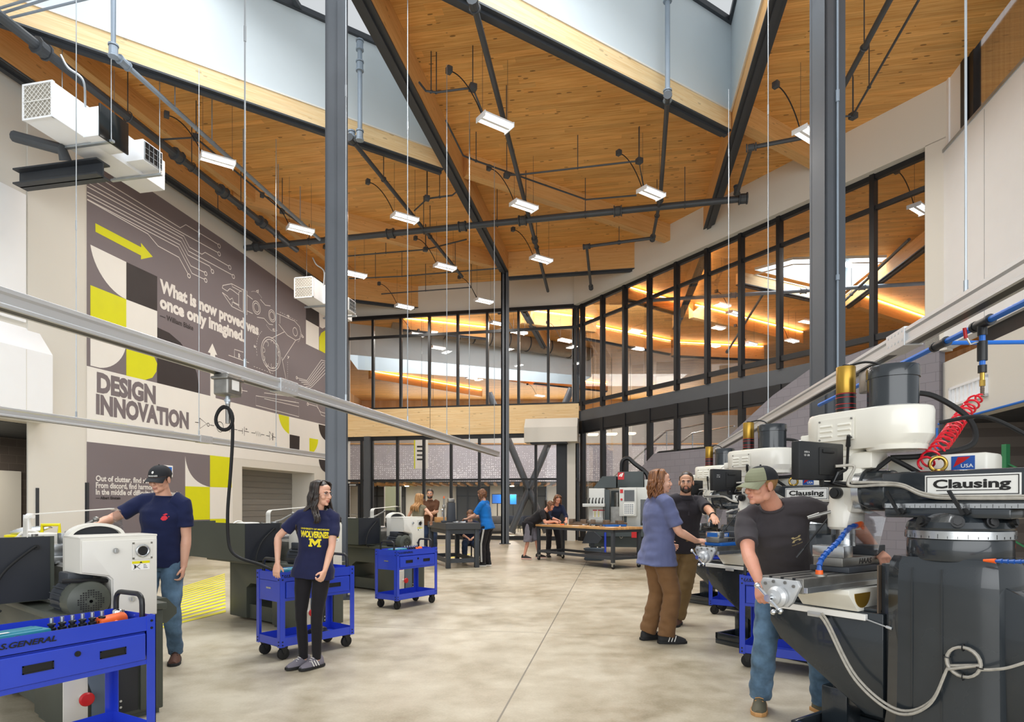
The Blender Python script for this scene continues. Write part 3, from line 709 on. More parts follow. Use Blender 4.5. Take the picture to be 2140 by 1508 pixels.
for k in range(9): rb_.line([(1525+k*16, 1100+k*8.2), (1533+k*16, 1104+k*8.2)], Z7, .014)
for k in range(8): rb_.line([(1785, 820+k*14), (1785, 827+k*14)], Z4, .014); rb_.line([(1575+k*16, 848+k*6), (1583+k*16, 851+k*6)], Z4, .014)
rb_.done('robot_arm_drawing', 'mural_line')
el = Paint(.0075); E = lambda *p: el.line(p, ZA, .018)
E((298, 97), (340, 102)); E((340, 58), (405, 112), (343, 155), (340, 58)); el.circ((420, 120), 15, ZA, .018); E((437, 122), (475, 130)); el.circ((530, 140), 47, ZA, .018); E(*[(508+i*5, 142+i*1.2-16*math.sin(i/9*2*math.pi)) for i in range(10)])
E((575, 150), (618, 157)); E((620, 140), (620, 190)); E((640, 140), (640, 195)); E((640, 160), (690, 168)); E((697, 172), (738, 178)); E((738, 155), (738, 205)); E((755, 140), (755, 222)); E((755, 180), (797, 188)); E((765, 160), (783, 163)); E((774, 150), (774, 172))
E((820, 193), (855, 200), (862, 180), (870, 225), (880, 180), (888, 228), (897, 190), (905, 228), (912, 210), (940, 215)); E((958, 220), (988, 226)); E((988, 183), (1018, 232), (990, 263), (988, 183)); el.line([(1018, 197), (1018, 265)], ZA, .04); E((1020, 233), (1047, 237))
el.done('circuit_symbol', 'mural_dark')
def wtext(txt, a, b, cap, m, f, bold=.012, name='lettering', spacing=1.0):
    """text whose baseline runs from image point a to the column of b, capital height in zoomed pixels at a"""
    A, B = wp(*f(*a), .008), wp(*f(*b), .008); d = 16055/(1340-f(*a)[0])
    h = abs(f(a[0], a[1]-cap)[1]-f(*a)[1])/FPX*d
    text_on(txt, name, m, A, (1, 0, 0), (0, 0, 1), B.x-A.x, h, 0, mural, bold, spacing=spacing)
ZP = lambda x, y: (x/2.655, 940+y/2.655)
wtext('What is now proved was', (578, 935), (1357, 1275), 100, 'mural_line', Z7, .05)
wtext('once only imagined.', (578, 1060), (1245, 1325), 100, 'mural_line', Z7, .05)
wtext('— William Blake', (580, 1143), (842, 1230), 42, 'mural_dark', Z7, .02)
wtext('DESIGN', (600, 1000), (966, 1075), 118, 'mural_gray', Z4, .055)
wtext('INNOVATION', (595, 1135), (1171, 1230), 117, 'mural_gray', Z4, .055)
wtext('Out of clutter, find simplicity.', (530, 171), (905, 180), 32, 'mural_line', ZP, .03)
wtext('From discord, find harmony.', (530, 209), (868, 215), 32, 'mural_line', ZP, .03)
wtext('In the middle of difficulty lies opportunity.', (530, 246), (1006, 255), 32, 'mural_line', ZP, .03)
wtext('— Albert Einstein', (530, 272), (667, 273), 16, 'mural_dark', ZP, .03)
for t, x, y in (('a', 1318, 1375), ('b', 1695, 1297), ('c', 1467, 1243), ('d', 1338, 940), ('e', 1582, 1135), ('R', 1197, 1463)): wtext(t, (x, y), (x+18, y), 26 if t != 'R' else 40, 'mural_line', Z7, .02)
wtext('y', (1784, 793), (1796, 797), 18, 'mural_line', Z4, .02)
# ================================================================== SERVICES UNDER THE ROOF
# industrial light fixtures
def light_fixture():
    r = thing('light_fixture', '', 'light', group='hanging industrial light fixtures')
    mb = MB(); mb.bx(-.34, .34, -.15, .15, .02, .06, .008)
    mb.bx(-.35, -.33, -.17, .17, -.045, .06, .006); mb.bx(.33, .35, -.17, .17, -.045, .06, .006); mb.build('housing', 'panel_white', r)
    mb = MB(); mb.bx(-.33, .33, -.03, .03, -.02, .02); mb.build('center_rib', 'panel_white', r, False)
    for s in (-1, 1):
        mb = MB(); mb.cyl((-.33, s*.115, -.005), (.33, s*.115, -.005), .024, n=10); mb.build('tube', 'led_tube', r)
        mb = MB(); mb.tube([(s*.3, 0, .06), (s*.3, 0, ZC-9.02)], .004, 4); mb.build('wire', 'pipe_dark', r)
    mb = MB(); mb.tube(bez((-.3, .02, .06), (-.5, .05, .5), (-.75, .1, .75), (-.95, .12, .72), 12), .012, 6); mb.build('feed_cable', 'black_rubber', r)
    mb = MB(); mb.bx(-1.03, -.93, .06, .18, .67, .79, .01); mb.build('junction_box', 'pipe_dark', r)
    l = bpy.data.lights.new('fixture_light', 'AREA'); l.shape = 'RECTANGLE'; l.size, l.size_y = .64, .28; l.energy = 75; l.color = (1, .93, .84)
    lo = bpy.data.objects.new('fixture_light', l); COL.objects.link(lo); lo.parent = r; lo.location = (0, 0, -.05)
    return r
LP = [(1035, 257, 'largest hanging light, nearest the top center skylight beam'), (455, 336, 'hanging light beside the dark pipe above the circuit trace mural'), (628, 480, 'hanging light just left of the tall column behind the woman, lower one'),
      (846, 456, 'hanging light left of the middle beam above the long cross pipe'), (1095, 431, 'hanging light right of the middle beam over the long cross pipe'), (1361, 404, 'hanging light over the right part of the long cross pipe'),
      (1690, 283, 'hanging light partly hidden by the right steel column'), (1131, 542, 'hanging light in front of the deep beam at the glazed corner'), (930, 558, 'hanging light left of the slim middle column, upper one'),
      (743, 574, 'hanging light just right of the left steel column'), (845, 641, 'hanging light below the beam stub at the far glazing'), (1011, 629, 'hanging light against the cream head of the far wall')]
lf = light_fixture()
for i, (px, py, lab) in enumerate(LP):
    p = onz(px, py, 9.0)
    if i == 0: lf.location = p; lf.rotation_euler.z = math.radians(35); lf['label'] = lab; fx = lf
    else: fx = dup(lf, p, math.radians(35), lab)
for i, (px, py, z) in enumerate([(1922, 437, 9.0), (1568, 718, 9.0), (1745, 640, 9.0), (1535, 655, 9.0), (1655, 712, 9.0), (872, 699, 9.0), (915, 727, 9.0), (1040, 676, 9.0), (1085, 695, 9.0), (1182, 712, 9.0), (985, 790, 9.0), (1128, 827, 9.0)]):
    d = (z-EYE)*FPX/(CY-py)
    dup(lf, onz(px, py, z), math.radians(35), 'hanging light seen through the black framed glass', 'lights beyond the glass')
# steel pipes
def pipe(name, label, pts, r, m='pipe_dark', joints=(), hang=(), group=None, cat='pipe', n=10):
    root = thing(name, label, cat, group=group)
    mb = MB(); mb.tube(pts, r, n); mb.build('pipe_run', m, root)
    if joints:
        for p, t in joints:
            mb = MB(); p, t = V(p), V(t).normalized(); mb.cyl(p-t*.07, p+t*.07, r*1.5, n=n); mb.cyl(p-t*.11, p-t*.08, r*1.75, n=n); mb.cyl(p+t*.08, p+t*.11, r*1.75, n=n)
            mb.build('coupling', m, root)
    for p in hang:
        mb = MB(); mb.cyl((p[0], p[1], p[2]), (p[0], p[1], ZC), .011, n=6); mb.torus((p[0], p[1], p[2]), r*1.25, .012, (pts[1]-pts[0]) if isinstance(pts[0], V) else (1, 0, 0), 12, 4); mb.build('hanger_rod', m, root)
    return root
def lerps(a, b, ts): return [V(a).lerp(V(b), t) for t in ts]
zp = 9.4
a, b = onz(512, 518, zp), onz(1553, 415, zp)
pipe('sprinkler_pipe', 'long dark sprinkler main crossing the hall under the beams', [a, b], .085, joints=[(p, b-a) for p in lerps(a, b, (.03, .33, .48, .6, .78))] + [(b, b-a)], hang=lerps(a, b, (.15, .4, .55, .72, .9)))
a, b = onz(-30, 10, zp), onz(620, 522, zp)
pipe('sprinkler_pipe', 'thick dark pipe along the mural wall beam above the white air filter', [a, b], .085, joints=[(p, b-a) for p in lerps(a, b, (.1, .45, .62, .8))], hang=lerps(a, b, (.3, .5, .7, .88)))
a, b = onz(237, 112, zp), onz(668, 500, zp)
pipe('sprinkler_pipe', 'gray pipe dropping out of the skylight and running beside the mural side lights', [a+V((0, 0, 3)), a, b], .05, 'pipe_light', joints=[(a+V((0, 0, .05)), (0, 0, 1)), (a.lerp(b, .03), b-a)], hang=lerps(a, b, (.2, .35, .5, .7, .85)))
a, b = onz(735, 292, zp), onz(966, 578, 9.5)
pipe('sprinkler_pipe', 'dark branch pipe slanting behind the left steel column', [a, b], .05, joints=[(a, b-a)], hang=lerps(a, b, (.2, .6, .9)))
a2 = onz(752, 283, zp); a3 = a2+V((0, 0, 2.05))
pipe('sprinkler_pipe', 'pale riser pipe inside the skylight beside the left steel column', [a3, a2, a+V((0, 0, .05))], .05, 'pipe_light', joints=[(a3-V((0, 0, .1)), (0, 0, 1)), (a3-V((0, 0, .55)), (0, 0, 1)), (a2, (0, 0, 1)), (a+V((0, 0, .08)), (0, 0, 1))])
a, b = onz(990, 8, zp), onz(1145, 608, 9.5)
pipe('sprinkler_pipe', 'dark branch pipe passing behind the largest hanging light', [a, b], .055, joints=[(a, b-a), (a.lerp(b, .66), b-a)], hang=lerps(a, b, (.25, .5, .7)))
a, b, c = onz(1395, 205, zp), onz(1380, 415, zp), onz(1364, 497, zp)
d_, e_ = onz(1226, 515, zp), onz(1235, 600, 9.35)
pipe('sprinkler_pipe', 'pipe dropping from the right skylight and bending under the deep corner beam', [a+V((0, 0, 2.9)), a], .05, 'pipe_light', joints=[(a+V((0, 0, .05)), (0, 0, 1)), (a+V((0, 0, 2.0)), (0, 0, 1))])
pipe('sprinkler_pipe', 'dark branch pipe from the right skylight down to the long cross pipe', [a, b, c, d_, e_], .05, joints=[(a, b-a), (b, b-a), (c, c-b), (d_, c-d_), (e_, e_-d_)], hang=lerps(b, c, (.4,)) + lerps(c, d_, (.5,)))
a, b = onz(1870, -20, zp), onz(1755, 195, zp); c, d_, e_ = onz(1690, 285, zp), onz(1570, 308, zp), onz(1540, 405, zp)
pipe('sprinkler_pipe', 'dark pipe slanting over the cream band right of the column', [a, b, c, d_, e_], .05, joints=[(d_, c-d_), (e_+V((0, 0, .1)), (0, 0, 1))], hang=lerps(a, b, (.5,)))
a, b = onz(1920, 0, 9.5), onz(1782, 242, 9.5)
pipe('conduit', 'thin dark conduit beside the pipe over the cream band', [a, b, onz(1700, 247, 9.5)], .022, hang=lerps(a, b, (.7, 1.0)), cat='conduit')
# thin conduits with hangers
for lab, pts in (('dark conduit leaving the middle beam toward the largest light', [onz(876, 172, 9.6), onz(890, 190, 9.6), onz(912, 193, 9.6), onz(988, 183, 9.6), onz(1008, 235, 9.3)]),
                 ('dark conduit linking the lights right of the middle beam', [onz(1055, 366, 9.6), onz(1085, 365, 9.6), onz(1335, 336, 9.6), onz(1345, 390, 9.3)]),
                 ('dark conduit bent around the top of the orange cross beam', [onz(932, 252, 9.6), onz(968, 325, 9.7), onz(995, 336, 9.7), onz(1225, 417, 9.7), onz(1330, 408, 9.6)]),
                 ('dark conduit from the middle beam to the left light', [onz(955, 400, 9.6), onz(945, 408, 9.6), onz(893, 415, 9.6), onz(866, 440, 9.5)]),
                 ('dark conduit above the cross pipe left of the slim column', [onz(725, 535, 9.6), onz(890, 521, 9.6), onz(975, 500, 9.6)]),
                 ('dark conduit with a red sprinkler tee under the far cross beam', [onz(730, 582, 9.5), onz(840, 577, 9.5), onz(1046, 560, 9.5)]),
                 ('dark conduit along the beam stub feeding the far left light', [onz(797, 614, 9.4), onz(985, 600, 9.4), onz(998, 625, 9.2)]),
                 ('dark conduit along the gray pipe to the mural side lights', [onz(330, 292, 9.5), onz(408, 287, 9.5), onz(590, 440, 9.5), onz(700, 520, 9.5)]),
                 ('thin dark conduit under the mural wall beam', [LW(11)-LN*.5+V((0, 0, 9.65)), LW(24)-LN*.5+V((0, 0, 9.65))])):
    pipe('conduit', lab, pts, .022, hang=[pts[len(pts)//2], pts[len(pts)//2-1].lerp(pts[len(pts)//2], .5)], cat='conduit', n=6)
for px, py, lab in ((988, 183, 'small dark junction box before the largest light'), (1059, 366, 'small dark junction box above the light right of the middle beam'), (1336, 336, 'small dark junction box above the light over the cross pipe'), (410, 287, 'small dark junction box near the light by the mural'),
                (892, 414, 'small dark junction box left of the middle beam'), (889, 521, 'small dark junction box beside the slanting branch pipe'), (1783, 242, 'small dark junction box over the cream band'), (590, 441, 'small dark junction box beside the lower mural light')):
    p = onz(px, py, 9.58); t = thing('junction_box', lab, 'junction box', p, .4, 'conduit junction boxes')
    mb = MB(); mb.bx(-.07, .07, -.07, .07, -.06, .06, .01); mb.build('box_body', 'pipe_dark', t); mb = MB(); mb.cyl((0, 0, .06), (0, 0, ZC-p.z), .011, n=6); mb.build('hanger_rod', 'pipe_dark', t)
# aluminium busways on threaded rods
def busway(p0, p1, label, rods, hgt=.13, wd=.12, joints=()):
    p0, p1 = V(p0), V(p1); L = (p1-p0).length; r = thing('busway', label, 'busway', p0, math.atan2((p1-p0).y, (p1-p0).x))
    prof = [(-wd/2, -hgt/2), (-.035, -hgt/2), (-.035, -hgt/2+.025), (.035, -hgt/2+.025), (.035, -hgt/2), (wd/2, -hgt/2), (wd/2, -hgt/2+.02), (wd/2-.012, -hgt/2+.03), (wd/2-.012, hgt/2-.05), (wd/2, hgt/2-.035), (wd/2, hgt/2-.01), (wd/2-.02, hgt/2), (-wd/2+.02, hgt/2), (-wd/2, hgt/2-.01), (-wd/2, hgt/2-.035), (-wd/2+.012, hgt/2-.05), (-wd/2+.012, -hgt/2+.03), (-wd/2, -hgt/2+.02)]
    mb = MB(); mb.prism(prof, (L, 0, 0), (0, 0, 0), (0, 1, 0), (0, 0, 1)); mb.build('rail', 'aluminium', r, False)
    mb = MB(); mb.bx(0, L, -.033, .033, -hgt/2+.002, -hgt/2+.022); mb.build('slot', 'black_plastic', r, False)
    for d in joints:
        mb = MB(); mb.bx(d-.16, d+.16, -wd/2-.006, wd/2+.006, -hgt/2-.008, hgt/2+.006, .004)
        for k in range(5):
            for z in (-.03, .035): mb.bx(d-.13+k*.06, d-.115+k*.06, -wd/2-.010, wd/2+.010, z, z+.014)
        mb.build('joint_cover', 'aluminium', r, False)
    for d in rods:
        mb = MB(); s = (d-p0.y)/(p1-p0).normalized().y
        mb.cyl((s, 0, hgt/2), (s, 0, 9.75-p0.z), .0075, n=6); mb.cyl((s, 0, hgt/2), (s, 0, hgt/2+.09), .014, n=8); mb.cyl((s, 0, 4.6-p0.z+.37*s), (s, 0, 4.75-p0.z+.37*s), .012, n=6); mb.build('hanger_rod', 'galvanised', r)
    return r
RZ = 2.67
bw1 = busway((-3.13-.237*1.2, 2.6, RZ), (-.36, 15.5, RZ), 'long aluminium busway hung over the lathes carrying the black cord drop', (6.05, 8.0, 9.96, 11.8, 13.2, 15.2), joints=(4.2,))
bw2 = busway((-6.9-.265*1.5, 6.9, RZ), (-4.6, 17.2, RZ), 'aluminium busway hanging closest to the mural wall', (9.46, 11.9, 14.2), joints=(5.3,))
bw3 = busway((2.77-.174*1, 2.37, RZ), (2.77+.174*11.5, 14.9, RZ), 'aluminium busway hung over the milling machines', (3.93, 9.17, 12.5), joints=(2.45,))
# plug box and coiled cord drop under the first busway
p = at(476, 822, 5.72); p.z = RZ-.065
box = thing('power_drop', 'gray plug box under the busway with a coiled black cord hanging from it', 'power drop', p, math.radians(77))
mb = MB(); mb.bx(-.1, .1, -.08, .08, -.20, 0, .02, 3); mb.bx(-.12, .12, -.09, .09, -.06, -.03, .01); mb.build('plug_box', 'steel_worn', box)
mb = MB(); mb.bx(-.05, .05, -.083, -.081, -.15, -.06); mb.build('rating_plate', 'sticker_white', box, False)
mb = MB(); mb.cyl((0, 0, -.27), (0, 0, -.20), .022); mb.cyl((0, 0, -.25), (0, 0, -.23), .03, n=6); mb.build('gland', 'galvanised', box)
mb = MB(); zz = [(0, 0, -.27), (0, 0, -.42)]
cc = V((-.02, .05, -.40)); lp = []
for i in range(61): a = math.radians(90-i*14); lp.append((cc.x+.006*math.sin(i*.5), .02+.088*math.cos(a), cc.z+.105*math.sin(a)-.01*(i/60)))
mb.tube([(0, 0, -.27), (0, .01, -.30)] + lp, .015, 8)
mb.tube(smooth_path([(0, .0, -.30), (0, -.045, -.42), (0, -.05, -.6), (0, -.03, -.9), (0, -.0, -1.25), (0, -.005, -1.5), (0, -.04, -1.62), (.02, -.13, -1.69), (.04, -.30, -1.74), (.06, -.42, -1.79)], 10), .015, 8); mb.build('cord', 'black_rubber', box)
mb = MB(); mb.cyl((0, 0, -.45), (0, 0, -.27), .02, n=10); mb.build('strain_relief', 'steel_worn', box)
# second plug box on the right busway
p = V((2.77+.174*2.35, 5.5, RZ-.065)); bx2 = thing('plug_box', 'gray plug box with small labels under the busway over the mills', 'plug box', p, math.radians(80))
mb = MB(); mb.bx(-.11, .11, -.07, .07, -.2, 0, .015); mb.build('box_body', 'steel_worn', bx2); mb = MB(); mb.bx(-.06, .02, -.073, -.071, -.16, -.08); mb.build('label_plate', 'sticker_white', bx2, False)
# air filter units hung by the mural wall
def air_filter():
    r = thing('air_filter', '', 'air filter', group='hanging air filter units')
    mb = MB(); mb.bx(0, 2.5, -.3, .3, 0, .6, .006); mb.build('cabinet', 'panel_white', r)
    mb = MB(); rect_frame_x(mb, -.05, 0, -.31, .31, -.01, .61, .03); mb.build('filter_frame', 'panel_white', r, False); mb = MB(); mb.bx(-.03, 0, -.29, .29, .01, .59); mb.build('filter_media', 'cable_gray', r, False)
    mb = MB()
    for i in range(-6, 13):
        for sg in (1, -1):
            a = V((-.045, -.29, .0)); pts = []
            y0 = -.29; t = i*.09
            za, zb = (t, t+.58) if sg > 0 else (t+.0, t-.58)
            ya, yb = -.29, .29
            def clip(y, z): return z
            # clip the diagonal to the square
            k0, k1 = 0.0, 1.0
            dz = zb-za
            for lim, sgn in ((.015, 1), (.585, -1)):
                f0, f1 = (za-lim)*sgn, (zb-lim)*sgn
                if f0 < 0 and f1 < 0: k0, k1 = 1, 0
                elif f0 < 0: k0 = max(k0, -f0/(f1-f0))
                elif f1 < 0: k1 = min(k1, f0/(f0-f1))
            if k1-k0 > .05: mb.tube([(-.04, ya+(yb-ya)*k0, za+dz*k0), (-.04, ya+(yb-ya)*k1, za+dz*k1)], .006, 4)
    mb.tube([(-.042, -.3, .3), (-.042, .3, .3)], .012, 4); mb.build('filter_grid', 'acrylic_white', r, False)
    mb = MB(); mb.bx(.55, 1.12, -.66, -.3, -.02, .50, .006); mb.build('side_duct', 'panel_white', r)
    mb = MB(); mb.bx(.52, 1.15, -.69, -.66, -.05, .53, .004); mb.build('access_panel', 'screen_dark', r)
    mb = MB(); mb.bx(1.5, 2.0, -.68, -.3, .06, .46, .006); mb.build('outlet_box', 'panel_white', r)
    mb = MB(); mb.bx(1.53, 1.97, -.69, -.67, .09, .43)
    mb.build('outlet_recess', 'black_plastic', r, False); mb = MB()
    for i in range(5): mb.bx(1.53+i*.108, 1.538+i*.108, -.70, -.685, .09, .43)
    for i in range(4): mb.bx(1.53, 1.97, -.70, -.685, .09+i*.11, .098+i*.11)
    mb.build('outlet_louver', 'galvanised', r, False)
    for x in (.75, 1.9):
        mb = MB(); mb.bx(x-.03, x+.03, -.75, .42, -.045, -.005); mb.build('strut', 'galvanised', r, False)
        mb = MB(); mb.cyl((x, -.7, -.02), (x, -.7, 2.2), .008, n=6); mb.cyl((x, .36, -.02), (x, .36, 2.2), .008, n=6); mb.build('hanger_rod', 'galvanised', r)
    return r
# cabinet x axis runs along the wall away from the viewer, side boxes face the hall
af = air_filter(); af.location = onz(83, 250, 7.97); af.rotation_euler.z = math.atan2(.9791, .2034); af['label'] = 'white air filter unit hanging by the upper left wall above the mural corner'
mb = MB(); mb.tube(smooth_path([(.6, -.3, .55), (.5, -.36, .95), (.35, -.2, 1.1), (.3, -.1, 1.3)], 6), .02, 6); mb.build('feed_cable', 'galvanised', af)
dup(af, onz(636, 622, 7.55), math.atan2(.9791, .2034), 'far white air filter unit beside the left steel column')
# bracket beam carried by the pilaster under the first unit
mb = MB(); mb.bx(0, 1.9, -.15, .15, 0, .03); mb.bx(0, 1.9, -.15, .15, .27, .30); mb.bx(0, 1.9, -.015, .015, 0, .3)
p = onz(42, 392, 7.55); tag(mb.build('steel_bracket', 'steel_dark', None, False, loc=p, rz=-.2), 'dark steel bracket beam under the near white air filter', 'beam', kind='structure')
pipe('drain_pipe', 'short dark pipe end beside the bracket beam under the near air filter', [onz(30, 285, 8.2), onz(130, 312, 7.9), onz(137, 335, 7.75)], .1, cat='pipe')

for i_, (x0, y0, x1, y1, lb) in enumerate(((-10, 32, 130, -12, 'lowest'), (-10, 20, 95, -12, 'middle'), (-10, 45, 205, -8, 'longest'))):
    pipe('conduit', lb+' of the three pale pipes crossing the upper left corner', [onz(x0, y0, 9.6), onz(x1, y1, 9.6)], .022, 'pipe_light', cat='conduit', n=6)

a, b = onz(1363, 627, zp), onz(1960, 590, zp)
pipe('sprinkler_pipe', 'pale pipe running across behind the tall upper glazing', [a, b], .07, 'pipe_light', joints=[(p, b-a) for p in lerps(a, b, (.3, .55, .75))], hang=lerps(a, b, (.2, .6)))
a, b = onz(1594, 615, zp), onz(1520, 734, zp)
pipe('sprinkler_pipe', 'dark slanting branch pipe behind the tall upper glazing', [a, b], .05, joints=[(b, b-a)], hang=lerps(a, b, (.5,)))
a, b = onz(1900, 500, zp), onz(1700, 690, zp)
pipe('sprinkler_pipe', 'dark long slanting pipe behind the glazing right of the column', [a, b], .05, joints=[(a.lerp(b, .3), b-a)], hang=lerps(a, b, (.5,)))
# ================================================================== ROLLING CARTS
def pick(o, name): return [c for c in o.children if c.name.split('.')[0] == name]
def rect_frame(mb, x0, x1, z0, z1, y0, y1, t):
    mb.bx(x0, x1, y0, y1, z0, z0+t); mb.bx(x0, x1, y0, y1, z1-t, z1); mb.bx(x0, x0+t, y0, y1, z0, z1); mb.bx(x1-t, x1, y0, y1, z0, z1)
def make_cart():
    r = thing('service_cart', '', 'cart', group='blue service carts'); X, Y, Z = .40, .21, .80
    for sx in (-1, 1):
        for sy in (-1, 1):
            mb = MB(); x, y = sx*X, sy*Y
            mb.bx(x, x-sx*.05, y, y-sy*.004, .12, Z); mb.bx(x, x-sx*.004, y, y-sy*.05, .12, Z)
            p = mb.build('post', 'cart_blue', r, False); mb = MB()
            for z in (.14, .17, Z-.03, Z-.07): mb.cyl((x-sx*.025, y+sy*.004, z), (x-sx*.025, y-sy*.001, z), .007, n=8); mb.cyl((x+sx*.004, y-sy*.025, z), (x-sx*.001, y-sy*.025, z), .007, n=8)
            mb.build('bolt', 'black_plastic', p)
            c = thing_part('caster', r, (x-sx*.06, y-sy*.05, 0)); mb = MB(); mb.cyl((0, -.018, .055), (0, .018, .055), .055, n=20, bev=.006); mb.build('wheel', 'black_rubber', c)
            mb = MB(); mb.bx(-.03, .03, -.03, .03, .108, .122); mb.prism([(-.03, .11), (.03, .11), (.015, .05), (-.01, .05)], (0, .004, 0), (0, -.027, 0)); mb.prism([(-.03, .11), (.03, .11), (.015, .05), (-.01, .05)], (0, .004, 0), (0, .023, 0)); mb.cyl((0, -.03, .055), (0, .03, .055), .008, n=8); mb.build('fork', 'black_plastic', c)
    def tray(name, z0, z1):
        mb = MB(); t = .003; mb.bx(-X+t, X-t, -Y+t, Y-t, z0, z0+t); mb.bx(-X+t, X-t, -Y+t, -Y+2*t, z0, z1); mb.bx(-X+t, X-t, Y-2*t, Y-t, z0, z1); mb.bx(-X+t, -X+2*t, -Y+t, Y-t, z0, z1); mb.bx(X-2*t, X-t, -Y+t, Y-t, z0, z1); return mb.build(name, 'cart_blue', r, False)
    tray('top_tray', .715, Z-.003); tray('bottom_shelf', .125, .20)
    mb = MB(); mb.bx(-X+.05, X-.05, -Y+.02, Y-.01, .555, .712); mb.bx(-X+.004, -X+.02, -Y+.03, Y-.03, .53, .715); mb.bx(X-.02, X-.004, -Y+.03, Y-.03, .53, .715); mb.bx(-X+.05, X-.05, -Y+.003, -Y+.03, .535, .56); mb.build('drawer_case', 'cart_blue', r, False)
    d = MB().bx(-X+.06, X-.06, -Y-.006, -Y+.03, .562, .705, .004).build('drawer', 'cart_blue', r, False)
    for sx in (-1, 1):
        mb = MB(); rect_frame(mb, sx*.17-.065, sx*.17+.065, .615, .655, -Y-.010, -Y-.004, .006); mb.bx(sx*.17-.06, sx*.17+.06, -Y-.007, -Y-.005, .618, .652); mb.build('pull', 'black_plastic', d, False)
    mb = MB(); mb.cyl((0, -Y-.012, .665), (0, -Y-.004, .665), .014, n=14); mb.cyl((0, -Y-.0135, .665), (0, -Y-.012, .665), .006, n=10); mb.build('lock', 'black_plastic', d)
    for sx in (-1, 1):
        mb = MB(); x = sx*(X-.03); pts = [(x, -.13, Z-.08), (x, -.13, Z+.05)] + [(x, -.13+.05-.05*math.cos(a), Z+.06+.05*math.sin(a)) for a in (.4, .8, 1.2, 1.57)] + [(x, .13-.05+.05*math.cos(a), Z+.06+.05*math.sin(a)) for a in (1.57, 1.2, .8, .4)] + [(x, .13, Z+.05), (x, .13, Z-.08)]
        mb.tube(pts, .014, 10); mb.build('handle', 'black_plastic', r)
    me = text_on('U.S.GENERAL', 'maker_lettering', 'black_plastic', (-.36, -Y-.0015, .748), (1, 0, 0), (0, 0, 1), .27, .026, .001, r, .03, shear=.25)
    mb = MB(); mb.bx(-X-.001, -X+.003, -.05, .03, .64, .655); mb.build('side_badge', 'steel_bright', r, False)
    return r
def thing_part(name, parent, loc):
    o = bpy.data.objects.new(name, None); COL.objects.link(o); o.parent = parent; o.location = loc; o.empty_display_size = .05; return o
cart = make_cart(); cart.location = (-2.36, 3.215, 0); cart.rotation_euler.z = math.radians(60.6)
cart['label'] = 'big blue service cart cut off by the picture edge, teal case in its tray'
CL = [cart, dup(cart, (-1.99, 6.03, 0), math.radians(50.3), 'blue service cart the woman rests her hand on'),
      dup(cart, (-1.48, 8.755, 0), math.radians(54.6), 'blue service cart standing in front of the farthest lathe'),
      dup(cart, (2.42, 5.34, 0), math.radians(-36), 'blue service cart behind the legs of the man in the cap at the mill'),
      dup(cart, (2.98, 7.95, 0), math.radians(-36), 'blue service cart beyond the man in the cap, next to the middle mill')]
